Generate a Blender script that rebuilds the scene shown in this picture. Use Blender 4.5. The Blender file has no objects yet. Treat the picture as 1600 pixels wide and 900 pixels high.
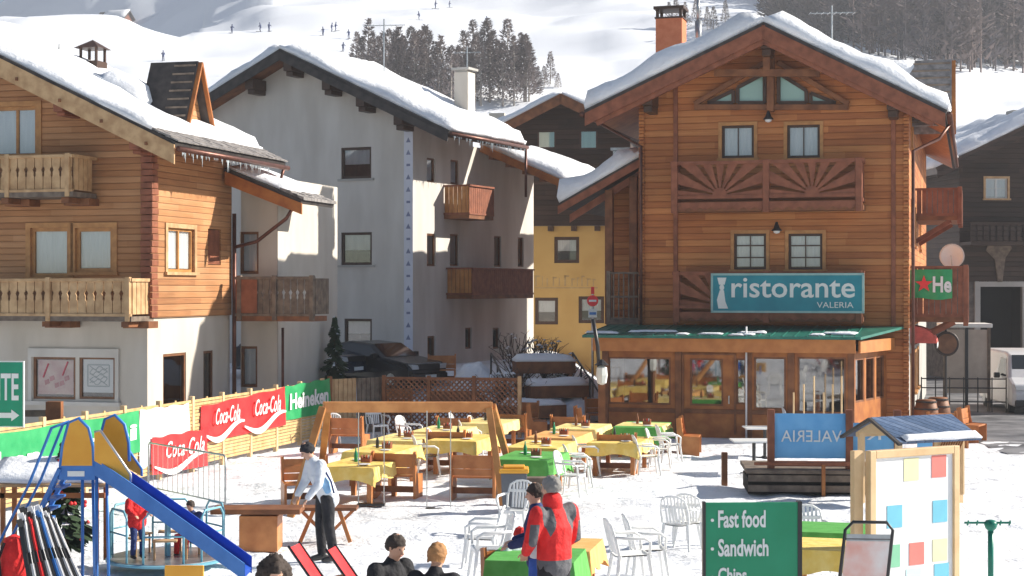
import bpy, bmesh, math, random
from mathutils import Vector, Matrix, noise
random.seed(7)
R = math.radians
scene = bpy.context.scene
COL = scene.collection
# ---------------------------------------------------------------- camera, sky, sun, exposure
FPX = 2600.0; CZ = 4.1
cd = bpy.data.cameras.new('camera'); cam = bpy.data.objects.new('camera', cd); COL.objects.link(cam)
cam.location = (0, 0, CZ); cam.rotation_euler = (R(90), 0, 0)
cd.sensor_width = 36; cd.lens = 36 * FPX / 1600; cd.clip_start = .5; cd.clip_end = 5000
scene.camera = cam
SUN_AZ = 10.0; SUN_EL = 29.0            # azimuth from +X towards +Y
w = bpy.data.worlds.new('World'); scene.world = w; w.use_nodes = True
wn = w.node_tree; bg = wn.nodes['Background']
sky = wn.nodes.new('ShaderNodeTexSky'); sky.sky_type = 'NISHITA'; sky.sun_disc = False
sky.sun_elevation = R(SUN_EL); sky.sun_rotation = R(90 - SUN_AZ); sky.altitude = 1800
wn.links.new(sky.outputs[0], bg.inputs[0]); bg.inputs[1].default_value = .055
sd = bpy.data.lights.new('sun', 'SUN'); sd.energy = 4.9; sd.angle = R(.5); sd.color = (1, .93, .82)
sun = bpy.data.objects.new('sun', sd); COL.objects.link(sun)
sv = Vector((math.cos(R(SUN_AZ)) * math.cos(R(SUN_EL)), math.sin(R(SUN_AZ)) * math.cos(R(SUN_EL)), math.sin(R(SUN_EL))))
sun.rotation_euler = sv.to_track_quat('Z', 'Y').to_euler(); sun.location = (60, 5, 50)
scene.view_settings.view_transform = 'Standard'; scene.view_settings.look = 'None'
scene.view_settings.gamma = 1; scene.view_settings.exposure = 1.0
scene.render.resolution_x = 1024; scene.render.resolution_y = 576

# ---------------------------------------------------------------- helpers
class MB:
    def __init__(s): s.v = []; s.f = []; s.m = []
    def add(s, vs, fs, m=0, M=None):
        o = len(s.v)
        s.v += [tuple(M @ Vector(p)) if M else tuple(p) for p in vs]
        s.f += [tuple(i + o for i in f) for f in fs]; s.m += [m] * len(fs); return s
    def box(s, x0, x1, y0, y1, z0, z1, m=0, M=None):
        return s.add([(x0,y0,z0),(x1,y0,z0),(x1,y1,z0),(x0,y1,z0),(x0,y0,z1),(x1,y0,z1),(x1,y1,z1),(x0,y1,z1)],
            [(3,2,1,0),(4,5,6,7),(0,1,5,4),(1,2,6,5),(2,3,7,6),(3,0,4,7)], m, M)
    def cb(s, c, d, m=0, M=None):
        return s.box(c[0]-d[0]/2, c[0]+d[0]/2, c[1]-d[1]/2, c[1]+d[1]/2, c[2]-d[2]/2, c[2]+d[2]/2, m, M)
    def bar(s, p, q, w, h, m=0, up=(0,0,1)):
        p = Vector(p); q = Vector(q); t = (q-p).normalized(); u = Vector(up)
        if abs(t.dot(u)) > .98: u = Vector((0,1,0))
        a = t.cross(u).normalized() * w/2; b = a.cross(t).normalized() * h/2
        vs = [p-a-b, p+a-b, p+a+b, p-a+b, q-a-b, q+a-b, q+a+b, q-a+b]
        return s.add(vs, [(3,2,1,0),(4,5,6,7),(0,1,5,4),(1,2,6,5),(2,3,7,6),(3,0,4,7)], m)
    def tube(s, pts, r, n=8, m=0, cap=True):
        pts = [Vector(p) for p in pts]; rr = r if isinstance(r, (list, tuple)) else [r]*len(pts); rings = []
        ref = None
        for i, p in enumerate(pts):
            t = (pts[min(i+1, len(pts)-1)] - pts[max(i-1, 0)])
            t = t.normalized() if t.length else Vector((0,0,1))
            if ref is None: ref = Vector((0,0,1)) if abs(t.z) < .9 else Vector((1,0,0))
            a = t.cross(ref).normalized(); b = a.cross(t).normalized(); ref = b
            rings.append([p + (a*math.cos(2*math.pi*k/n) + b*math.sin(2*math.pi*k/n))*rr[i] for k in range(n)])
        vs = [q for r_ in rings for q in r_]; fs = []
        for i in range(len(pts)-1):
            for k in range(n): fs.append((i*n+k, i*n+(k+1)%n, (i+1)*n+(k+1)%n, (i+1)*n+k))
        if cap: fs += [tuple(range(n))[::-1], tuple(range((len(pts)-1)*n, len(pts)*n))]
        return s.add(vs, fs, m)
    def prism(s, pts, y0, y1, m=0, f=None):           # 2D polygon (u,z) extruded in depth; f maps (u,z,d) -> xyz
        f = f or (lambda u, z, d: (u, d, z)); n = len(pts)
        vs = [f(a, b, y0) for a, b in pts] + [f(a, b, y1) for a, b in pts]
        fs = [tuple(range(n)), tuple(range(n, 2*n))[::-1]] + [(i, (i+1)%n, n+(i+1)%n, n+i) for i in range(n)]
        return s.add(vs, fs, m)
    def lathe(s, prof, n=16, m=0, c=(0,0,0)):
        vs = []; fs = []
        for r, z in prof: vs += [(c[0]+r*math.cos(2*math.pi*k/n), c[1]+r*math.sin(2*math.pi*k/n), c[2]+z) for k in range(n)]
        for i in range(len(prof)-1):
            for k in range(n): fs.append((i*n+k, i*n+(k+1)%n, (i+1)*n+(k+1)%n, (i+1)*n+k))
        fs += [tuple(range(n))[::-1], tuple(range((len(prof)-1)*n, len(prof)*n))]
        return s.add(vs, fs, m)
    def mesh(s, name, mats):
        me = bpy.data.meshes.new(name); me.from_pydata([tuple(v) for v in s.v], [], s.f)
        for m in (mats if isinstance(mats, (list, tuple)) else [mats]): me.materials.append(m)
        me.polygons.foreach_set('material_index', s.m); me.update(); return me
    def build(s, name, mats, parent=None, smooth=False, bevel=0, label=None):
        me = s.mesh(name, mats); o = bpy.data.objects.new(name, me); COL.objects.link(o)
        if parent: o.parent = parent
        if smooth: me.polygons.foreach_set('use_smooth', [True]*len(me.polygons))
        if bevel:
            b = o.modifiers.new('bevel', 'BEVEL'); b.width = bevel; b.segments = 2; b.limit_method = 'ANGLE'
        if label: o['label'] = label
        if parent and 'gz' in parent and not o.get('nogz'): o.location.z = -parent['gz_off'] if 'gz_off' in parent else 0
        return o
def tag(o, label=None, cat=None, group=None, kind=None):
    if label: o['label'] = label
    if cat: o['category'] = cat
    if group: o['group'] = group
    if kind: o['kind'] = kind
    return o
def thing(name, label, cat, loc=(0,0,0), rz=0, group=None):
    o = bpy.data.objects.new(name, None); COL.objects.link(o); o.location = loc; o.rotation_euler = (0,0,rz)
    o.empty_display_size = .2
    return tag(o, label, cat, group)
def kids(o): return [c for c in bpy.data.objects if c.parent == o]
TREE = {}
def remember(root): TREE[root.name] = [(c, kids(c)) for c in kids(root)]
def dup(root, loc, rz, label, group=None):
    if root.name not in TREE: remember(root)
    r = root.copy(); COL.objects.link(r); r.location = loc; r.rotation_euler = (0,0,rz); r['label'] = label
    if group: r['group'] = group
    for ch, gs in TREE[root.name]:
        c = ch.copy(); COL.objects.link(c); c.parent = r
        for g in gs:
            d = g.copy(); COL.objects.link(d); d.parent = c
    return r
class Frame:
    def __init__(s, px, D, deg):
        s.D = D; s.r = R(deg); s.ox = (px-800)*D/FPX; s.oy = D
        s.X = (math.cos(s.r), math.sin(s.r)); s.Y = (-math.sin(s.r), math.cos(s.r))
    def hit(s, px, py, P, d):     # ray against vertical plane through world P with direction d -> (t, z)
        u = (px-800)/FPX          # x = u*y
        # P.x + t dx = u (P.y + t dy)
        t = (u*P[1] - P[0])/(d[0] - u*d[1]); y = P[1] + t*d[1]
        return t, CZ - (py-450)*y/FPX
    def front(s, px, py, yo=0):
        return s.hit(px, py, (s.ox+s.Y[0]*yo, s.oy+s.Y[1]*yo), s.X)
    def side(s, px, py, xo=0):
        return s.hit(px, py, (s.ox+s.X[0]*xo, s.oy+s.X[1]*xo), s.Y)
    def w(s, x, y, z=0): return (s.ox+s.X[0]*x+s.Y[0]*y, s.oy+s.X[1]*x+s.Y[1]*y, z)
    def rect(s, x0, y0, x1, y1, yo=0):
        a = s.front(x0, (y0+y1)/2, yo)[0]; b = s.front(x1, (y0+y1)/2, yo)[0]; xm = (x0+x1)/2
        return (a, b, s.front(xm, y1, yo)[1], s.front(xm, y0, yo)[1])
    def srect(s, x0, y0, x1, y1, xo=0):
        a = s.side(x0, 450, xo)[0]; b = s.side(x1, 450, xo)[0]; xm = (x0+x1)/2
        return (a, b, s.side(xm, y1, xo)[1], s.side(xm, y0, xo)[1])
def smooth(a, b, x):
    t = max(0, min(1, (x-a)/(b-a))); return t*t*(3-2*t)
def g(x, y):
    z = .05*(26-max(y, 11)) if y < 26 else 0
    z += 1.4*smooth(47, 54, y)*smooth(4.5, 1.5, x)
    if y < 60: z += .05*(noise.noise((x*.35, y*.35, 3)))
    if x < 16 and y < 50:
        z += (.075*noise.noise((x*1.2, y*1.2, 8))+.045*noise.noise((x*2.7, y*2.3, 3)))*smooth(46, 40, y)
    return z
def at(px, D, z=None):
    x = (px-800)*D/FPX
    return (x, D, g(x, D) if z is None else z)
def G(px, py):
    D = (CZ)*FPX/(py-450)
    for _ in range(8):
        x = (px-800)*D/FPX; D = (CZ-g(x, D))*FPX/(py-450)
    return at(px, D)

# ---------------------------------------------------------------- materials
MATS = {}
def nt(m): return m.node_tree.nodes, m.node_tree.links
def base(name, col=(.5,.5,.5), rough=.6, metal=0, spec=.5):
    m = bpy.data.materials.new(name); m.use_nodes = True
    p = m.node_tree.nodes['Principled BSDF']; p.inputs['Base Color'].default_value = (*col, 1)
    p.inputs['Roughness'].default_value = rough; p.inputs['Metallic'].default_value = metal
    p.inputs['Specular IOR Level'].default_value = spec
    return m, p
def noisy(name, c1, c2, scale=3, rough=.7, bump=.1, bscale=40, detail=4, coord='Object', metal=0, spec=.4, stretch=(1,1,1), dist=.01):
    m, p = base(name, c1, rough, metal, spec); N, L = nt(m)
    tc = N.new('ShaderNodeTexCoord'); mp = N.new('ShaderNodeMapping'); mp.inputs['Scale'].default_value = stretch
    if coord == 'World':
        ge = N.new('ShaderNodeNewGeometry'); L.new(ge.outputs['Position'], mp.inputs[0])
    else: L.new(tc.outputs[coord], mp.inputs[0])
    n = N.new('ShaderNodeTexNoise'); n.inputs['Scale'].default_value = scale; n.inputs['Detail'].default_value = detail
    L.new(mp.outputs[0], n.inputs['Vector'])
    cr = N.new('ShaderNodeValToRGB'); cr.color_ramp.elements[0].color = (*c1,1); cr.color_ramp.elements[1].color = (*c2,1)
    cr.color_ramp.elements[0].position = .35; cr.color_ramp.elements[1].position = .65
    L.new(n.outputs[0], cr.inputs[0]); L.new(cr.outputs[0], p.inputs['Base Color'])
    if bump:
        n2 = N.new('ShaderNodeTexNoise'); n2.inputs['Scale'].default_value = bscale; n2.inputs['Detail'].default_value = 5
        L.new(mp.outputs[0], n2.inputs['Vector'])
        b = N.new('ShaderNodeBump'); b.inputs['Strength'].default_value = bump; b.inputs['Distance'].default_value = dist
        L.new(n2.outputs[0], b.inputs['Height']); L.new(b.outputs[0], p.inputs['Normal'])
    return m
def planks(name, c1, c2, c3, pitch=.18, vertical=False, rough=.65, groove=.06, coord='Object'):
    """boards: per-board colour, grain and a shadowed groove made by bump"""
    m, p = base(name, c1, rough, 0, .35); N, L = nt(m)
    tc = N.new('ShaderNodeTexCoord'); sp = N.new('ShaderNodeSeparateXYZ'); L.new(tc.outputs[coord], sp.inputs[0])
    def math_(op, a, b=None):
        n = N.new('ShaderNodeMath'); n.operation = op
        for i, q in enumerate((a, b)):
            if q is None: continue
            if isinstance(q, (int, float)): n.inputs[i].default_value = q
            else: L.new(q, n.inputs[i])
        return n.outputs[0]
    if vertical: ax = math_('ADD', sp.outputs['X'], sp.outputs['Y'])
    else: ax = sp.outputs['Z']
    k = math_('DIVIDE', ax, pitch); fl = math_('FLOOR', k); fr = math_('FRACT', k)
    wn_ = N.new('ShaderNodeTexWhiteNoise'); wn_.noise_dimensions = '1D'; L.new(fl, wn_.inputs['W'])
    mp = N.new('ShaderNodeMapping'); mp.inputs['Scale'].default_value = (9,9,.5) if vertical else (.5,.5,9)
    L.new(tc.outputs[coord], mp.inputs[0])
    off = N.new('ShaderNodeVectorMath'); off.operation = 'ADD'
    cb = N.new('ShaderNodeCombineXYZ'); L.new(math_('MULTIPLY', fl, 3.7), cb.inputs[0])
    L.new(mp.outputs[0], off.inputs[0]); L.new(cb.outputs[0], off.inputs[1])
    n = N.new('ShaderNodeTexNoise'); n.inputs['Scale'].default_value = 2; n.inputs['Detail'].default_value = 6; n.inputs['Roughness'].default_value = .6
    L.new(off.outputs[0], n.inputs['Vector'])
    al = sp.outputs['Z'] if vertical else math_('ADD', sp.outputs['X'], sp.outputs['Y'])
    seg = math_('FLOOR', math_('DIVIDE', math_('ADD', al, math_('MULTIPLY', wn_.outputs[0], 9)), 2.6))
    w3 = N.new('ShaderNodeTexWhiteNoise'); w3.noise_dimensions = '2D'; cxy = N.new('ShaderNodeCombineXYZ'); L.new(fl, cxy.inputs[0]); L.new(seg, cxy.inputs[1]); L.new(cxy.outputs[0], w3.inputs['Vector'])
    mixf = math_('ADD', math_('ADD', math_('MULTIPLY', w3.outputs['Value'], .42), .08), math_('MULTIPLY', n.outputs[0], .75))
    cr = N.new('ShaderNodeValToRGB'); e = cr.color_ramp.elements
    e[0].color = (*c1,1); e[0].position = .28; e[1].color = (*c3,1); e[1].position = .98
    x = e.new(.62); x.color = (*c2,1)
    L.new(mixf, cr.inputs[0])
    big = N.new('ShaderNodeTexNoise'); big.inputs['Scale'].default_value = .5; L.new(tc.outputs[coord], big.inputs['Vector'])
    mr = N.new('ShaderNodeMapRange'); mr.inputs[1].default_value = .3; mr.inputs[2].default_value = .7; mr.inputs[3].default_value = .75; mr.inputs[4].default_value = 1.15
    L.new(big.outputs[0], mr.inputs[0])
    # dark dirt line in the joint
    j = math_('MINIMUM', fr, math_('SUBTRACT', 1, fr)); jl = N.new('ShaderNodeMapRange'); jl.inputs[1].default_value = 0; jl.inputs[2].default_value = groove
    jl.inputs[3].default_value = .62; jl.inputs[4].default_value = 1; L.new(j, jl.inputs[0])
    f2 = math_('MULTIPLY', mr.outputs[0], jl.outputs[0])
    vm = N.new('ShaderNodeVectorMath'); vm.operation = 'SCALE'; L.new(cr.outputs[0], vm.inputs[0]); L.new(f2, vm.inputs['Scale'])
    L.new(vm.outputs[0], p.inputs['Base Color'])
    hr = N.new('ShaderNodeMapRange'); hr.inputs[2].default_value = groove*2.2; hr.interpolation_type = 'SMOOTHSTEP'; L.new(j, hr.inputs[0])
    h = math_('ADD', math_('MULTIPLY', hr.outputs[0], 1.0), math_('MULTIPLY', n.outputs[0], .15))
    b = N.new('ShaderNodeBump'); b.inputs['Strength'].default_value = .8; b.inputs['Distance'].default_value = .02
    L.new(h, b.inputs['Height']); L.new(b.outputs[0], p.inputs['Normal'])
    return m
def glass(name, tint=(.75,.85,.85), refl=.12):
    m = bpy.data.materials.new(name); m.use_nodes = True; N, L = nt(m); N.remove(N['Principled BSDF'])
    out = N['Material Output']; t = N.new('ShaderNodeBsdfTransparent'); t.inputs[0].default_value = (*tint,1)
    gl = N.new('ShaderNodeBsdfGlossy'); gl.inputs['Roughness'].default_value = .03; mx = N.new('ShaderNodeMixShader')
    fz = N.new('ShaderNodeFresnel'); fz.inputs[0].default_value = 1.6
    ad = N.new('ShaderNodeMath'); ad.inputs[1].default_value = refl; L.new(fz.outputs[0], ad.inputs[0]); ad.use_clamp = True
    L.new(ad.outputs[0], mx.inputs[0]); L.new(t.outputs[0], mx.inputs[1]); L.new(gl.outputs[0], mx.inputs[2]); L.new(mx.outputs[0], out.inputs[0])
    return m
def snowmat(name, tint=(.86,.88,.92), bump=.35, bscale=2.2, dirt=0, foot=False):
    m, p = base(name, tint, .75, 0, .3); N, L = nt(m)
    ge = N.new('ShaderNodeNewGeometry')
    n = N.new('ShaderNodeTexNoise'); n.inputs['Scale'].default_value = bscale; n.inputs['Detail'].default_value = 8; n.inputs['Roughness'].default_value = .65
    L.new(ge.outputs['Position'], n.inputs['Vector']); hgt = n.outputs[0]
    if foot:
        n4 = N.new('ShaderNodeTexNoise'); n4.inputs['Scale'].default_value = 7; n4.inputs['Detail'].default_value = 3; L.new(ge.outputs['Position'], n4.inputs['Vector'])
        a = N.new('ShaderNodeMath'); a.operation = 'MULTIPLY_ADD'; L.new(n4.outputs[0], a.inputs[0]); a.inputs[1].default_value = .35; L.new(hgt, a.inputs[2]); hgt = a.outputs[0]
    b = N.new('ShaderNodeBump'); b.inputs['Strength'].default_value = bump; b.inputs['Distance'].default_value = .12
    L.new(hgt, b.inputs['Height']); L.new(b.outputs[0], p.inputs['Normal'])
    if dirt:
        n2 = N.new('ShaderNodeTexNoise'); n2.inputs['Scale'].default_value = .45; n2.inputs['Detail'].default_value = 7; n2.inputs['Roughness'].default_value = .7
        L.new(ge.outputs['Position'], n2.inputs['Vector'])
        cr = N.new('ShaderNodeValToRGB'); cr.color_ramp.elements[0].position = .5; cr.color_ramp.elements[1].position = .5+dirt
        cr.color_ramp.elements[0].color = (*tint,1); cr.color_ramp.elements[1].color = (tint[0]*.60, tint[1]*.58, tint[2]*.55, 1)
        L.new(n2.outputs[0], cr.inputs[0]); L.new(cr.outputs[0], p.inputs['Base Color'])
    return m
SNOW = snowmat('snow', foot=True, dirt=.22, bump=.8)
ROOFSNOW = snowmat('roof_snow', bump=.6, bscale=3.2, dirt=.5)
HILLSNOW = snowmat('hill_snow', tint=(.84,.87,.93), bump=.5, bscale=.12)
TREADSNOW = snowmat('trodden_snow', tint=(.62,.63,.65), bump=.6, bscale=3, dirt=.12)
ASPH = noisy('wet_asphalt', (.045,.047,.052), (.10,.10,.11), 2.5, .45, .25, 30, coord='World')
W_OR = planks('larch_siding', (.27,.085,.028), (.45,.155,.045), (.58,.25,.085), .19)
W_OR2 = planks('larch_siding_left_house', (.31,.125,.05), (.45,.21,.085), (.55,.29,.14), .16)
W_BEAM = noisy('brown_beam_wood', (.15,.055,.022), (.27,.105,.04), 3, .6, .3, 20, stretch=(1,1,1))
W_OBEAM = noisy('orange_beam_wood', (.30,.095,.025), (.43,.16,.04), 3, .55, .3, 18)
W_DARK = planks('dark_siding', (.025,.014,.010), (.045,.026,.018), (.07,.04,.028), .22)
W_PALE = noisy('pale_balcony_wood', (.42,.25,.12), (.58,.38,.2), 4, .6, .3, 18)
W_RED = noisy('red_brown_stained_wood', (.19,.06,.028), (.30,.10,.05), 4, .6, .3, 18)
W_BENCH = noisy('varnished_bench_wood', (.40,.14,.04), (.58,.24,.08), 3, .4, .2, 14)
W_SWING = noisy('swing_timber', (.38,.15,.04), (.54,.25,.08), 3, .5, .25, 14)
W_FENCE = noisy('pale_fence_slats', (.50,.33,.14), (.66,.46,.22), 5, .7, .3, 20)
W_GREY = noisy('weathered_wood', (.12,.09,.07), (.22,.17,.13), 5, .8, .3, 20)
W_NEW = noisy('fresh_pine', (.62,.42,.22), (.74,.53,.3), 3, .55, .2, 16)
PL_W = noisy('white_plaster', (.56,.525,.475), (.68,.65,.60), .7, .85, .35, 25, stretch=(1.6,1.6,.45), detail=9)
PL_C = noisy('cream_plaster', (.54,.49,.42), (.64,.59,.52), .8, .85, .35, 25, stretch=(1.6,1.6,.45), detail=9)
PL_Y = noisy('ochre_plaster', (.50,.31,.10), (.57,.37,.13), .8, .85, .25, 60)
PL_G = noisy('grey_plaster', (.36,.35,.33), (.46,.44,.41), .9, .85, .25, 60)
TILE = noisy('grey_stone_slates', (.16,.15,.15), (.30,.28,.27), 6, .8, .8, 12)
DKROOF = noisy('dark_roof_edge', (.035,.03,.03), (.07,.06,.055), 4, .7, .3, 20)
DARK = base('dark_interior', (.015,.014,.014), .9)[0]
ROOM = noisy('dim_room', (.05,.045,.04), (.16,.12,.09), 1.6, .9, 0)
FR_DK = noisy('dark_window_frame', (.05,.025,.015), (.08,.04,.025), 5, .45, .1)
FR_BR = noisy('brown_window_frame', (.16,.07,.035), (.24,.11,.05), 5, .45, .1)
FR_WT = base('white_window_frame', (.7,.7,.68), .4)[0]
FR_OR = noisy('orange_window_frame', (.42,.19,.06), (.55,.27,.09), 5, .45, .1)
GLASS = glass('window_glass', (.93,.95,.95), .1); GLASSG = glass('greenish_window_glass', (.55,.8,.7), .22); GLASSR = glass('reflecting_veranda_glass', (.7,.72,.7), .22)
CURT = noisy('net_curtain', (.78,.79,.81), (.86,.87,.88), 8, .9, .4, 20, stretch=(1,1,.1))
GREENROOF = noisy('green_sheet_roof', (.01,.12,.09), (.03,.2,.15), 3, .35, .15, 20)
TEAL = noisy('teal_sign_board', (.01,.22,.29), (.015,.27,.34), 2, .45, .05)
WHITE = base('white_paint', (.8,.8,.8), .45)[0]
OFFW = base('off_white_lettering', (.75,.78,.76), .5)[0]
BLACK = base('black_metal', (.02,.02,.022), .4)[0]
STEEL = noisy('galvanised_steel', (.35,.36,.37), (.5,.51,.52), 6, .35, .05, metal=.8)
COPPER = noisy('brown_gutter_metal', (.10,.04,.03), (.16,.07,.05), 4, .4, .05, metal=.5)
BRICKO = noisy('orange_chimney_render', (.62,.18,.08), (.70,.23,.11), 5, .85, .3, 40)
PLAST = noisy('white_plastic', (.76,.77,.76), (.82,.82,.81), 4, .35, .02)
YEL = noisy('yellow_tablecloth', (.82,.56,.12), (.88,.66,.22), 6, .75, .6, 9, dist=.03)
YEL2 = noisy('pale_yellow_tablecloth', (.85,.66,.22), (.9,.74,.34), 6, .75, .6, 9, dist=.03)
GRN = noisy('green_tablecloth', (.08,.34,.06), (.12,.42,.09), 6, .75, .25, 25)
ORG = noisy('orange_tablecloth', (.80,.40,.12), (.86,.47,.17), 6, .75, .25, 25)
REDB = noisy('red_banner_vinyl', (.78,.03,.035), (.82,.05,.05), 3, .4, .3, 4, dist=.03)
GRNB = noisy('green_banner_vinyl', (.02,.30,.10), (.05,.38,.14), 3, .4, .3, 4, dist=.03)
WHB = noisy('white_banner_vinyl', (.76,.77,.76), (.82,.82,.82), 3, .45, .3, 4, dist=.03)
BLUB = noisy('sky_blue_banner_vinyl', (.12,.40,.74), (.17,.47,.80), 2.5, .4, .35, 5, dist=.03)
GREENS = noisy('green_sign_board', (.005,.24,.11), (.012,.28,.14), 2, .4, .04)
BLUEM = noisy('blue_painted_steel', (.03,.16,.48), (.05,.20,.55), 4, .35, .05)
BLUED = noisy('deep_blue_plastic', (.02,.08,.42), (.03,.10,.48), 4, .3, .05)
YELP = noisy('yellow_plastic_panel', (.74,.34,.025), (.80,.40,.04), 3, .35, .05)
SKIN = noisy('skin', (.55,.32,.22), (.62,.38,.27), 8, .55, .05)
def fab(n, c, s=1.25): return noisy(n, c, tuple(min(1, q*s) for q in c), 7, .8, 1.0, 11, dist=.03)
F_RED = fab('red_jacket_cloth', (.62,.02,.02)); F_GREY = fab('grey_jacket_cloth', (.10,.10,.11)); F_BLACK = fab('black_cloth', (.012,.012,.015), 1.8)
F_WHITE = fab('white_jacket_cloth', (.68,.72,.76), 1.1); F_LBLUE = fab('light_blue_cloth', (.22,.42,.66)); F_NAVY = fab('navy_cloth', (.015,.03,.11), 1.5)
F_BLUE = fab('blue_cloth', (.03,.10,.40))
H_DARK = fab('dark_hair', (.035,.025,.02), 1.8); H_GREY = fab('grey_hair', (.20,.19,.18), 1.4); H_GINGER = fab('light_brown_hair', (.30,.15,.06), 1.5)
FIR = noisy('fir_needles', (.02,.045,.022), (.045,.08,.035), 4, .8, 0)
LARCH = noisy('bare_larch_twigs', (.15,.12,.115), (.28,.23,.22), .25, .9, 0, coord='World')
LARCH2 = noisy('dark_mountain_forest', (.055,.05,.065), (.17,.125,.115), .12, .9, 0, coord='World')
BARK = noisy('bark', (.06,.045,.035), (.12,.09,.07), 8, .9, .5, 20)

# ---------------------------------------------------------------- setting: ground, road, hills
def grid(name, xs, ys, f, mat, kind='structure', label=None):
    mb = MB(); nx = len(xs)
    mb.v = [(x, y, f(x, y)) for y in ys for x in xs]
    for j in range(len(ys)-1):
        for i in range(nx-1): mb.f.append((j*nx+i, j*nx+i+1, (j+1)*nx+i+1, (j+1)*nx+i)); mb.m.append(0)
    o = mb.build(name, mat, smooth=True); tag(o, label, None, None, kind); return o
def lin(a, b, n): return [a+(b-a)*i/(n-1) for i in range(n)]
ys = lin(-30, 10, 10)+lin(11, 56, 250)+lin(57.5, 130, 30)
xs = lin(-90, -17, 20)+lin(-16, 20, 210)+lin(21, 90, 20)
grid('snow_ground', xs, ys, g, SNOW)
def fsum(x, y, s, o=4):
    v = 0; a = 1
    for k in range(o): v += a*noise.noise((x*s, y*s, k*7.3)); a *= .5; s *= 2.1
    return v
def hill(x, y):
    u = x/max(y, 1)
    k = smooth(-.20, -.145, u)
    ye = min(y, 315+900*k) if y > 315 else y
    z = .245*(ye-112) + 1.2
    if y < 118: z = .07*(y-92) - 1.0 if y < 112 else max(z, .07*(y-92)-1.0)
    z = max(z, -.6+.04*(y-95))
    z += fsum(x, y, .011)*7*smooth(110, 260, y) + fsum(x+50, y, .06, 3)*1.1*smooth(110, 200, y)
    if y > 315: z -= (1-k)*(y-315)*.06
    return z
def polar(name, us, ys_, f, mat):
    mb = MB(); nx = len(us)
    mb.v = [(u*y, y, f(u*y, y)) for y in ys_ for u in us]
    for j in range(len(ys_)-1):
        for i in range(nx-1): mb.f.append((j*nx+i, j*nx+i+1, (j+1)*nx+i+1, (j+1)*nx+i)); mb.m.append(0)
    return tag(mb.build(name, mat, smooth=True), kind='structure')
polar('hillside', lin(-.75, .75, 200), [92*(1+.0155*i) for i in range(120)] + [92*(1+.0155*119)+i*6 for i in range(1, 90)], hill, HILLSNOW)
def mount(x, y):
    return max(-1, 15+(y-400)*.42 + (x+150)*.55*smooth(200, -100, x)+ fsum(x, y, .008)*20 + fsum(x, y, .04, 3)*3 - 160*smooth(-.14, -.10, x/y))
polar('mountain', lin(-.8, -.10, 94), lin(420, 1000, 60), mount, HILLSNOW)
# ---------------------------------------------------------------- building helpers
def front_mp(yo=0, s=1): return lambda u, z, d: (u, yo+d, z)
def side_mp(xo=0): return lambda u, z, d: (xo-d, u, z)
def pbox(mb, mp, u0, u1, z0, z1, d0, d1, m=0):
    vs = [mp(u, z, d) for d in (d0, d1) for u, z in ((u0,z0),(u1,z0),(u1,z1),(u0,z1))]
    return mb.add(vs, [(0,1,2,3),(7,6,5,4),(0,4,5,1),(1,5,6,2),(2,6,7,3),(3,7,4,0)], m)
def wall_panel(mb, mp, u0, u1, z0, z1, holes, m=0, md=1, rev=.16, room=1.1):
    us = sorted({u0, u1, *[min(max(h[i], u0), u1) for h in holes for i in (0, 1)]})
    zs = sorted({z0, z1, *[min(max(h[i], z0), z1) for h in holes for i in (2, 3)]})
    for i in range(len(us)-1):
        for j in range(len(zs)-1):
            uc = (us[i]+us[i+1])/2; zc = (zs[j]+zs[j+1])/2
            if any(h[0] < uc < h[1] and h[2] < zc < h[3] for h in holes): continue
            mb.add([mp(us[i],zs[j],0), mp(us[i+1],zs[j],0), mp(us[i+1],zs[j+1],0), mp(us[i],zs[j+1],0)], [(0,1,2,3)], m)
    for a, b, c, d in holes:
        for (p, q) in (((a,c),(b,c)), ((b,c),(b,d)), ((b,d),(a,d)), ((a,d),(a,c))):
            mb.add([mp(*p,0), mp(*q,0), mp(*q,rev), mp(*p,rev)], [(0,1,2,3)], m)
            mb.add([mp(*p,rev), mp(*q,rev), mp(*q,room), mp(*p,room)], [(0,1,2,3)], md)
        mb.add([mp(a,c,room), mp(b,c,room), mp(b,d,room), mp(a,d,room)], [(0,1,2,3)], md)
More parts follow.
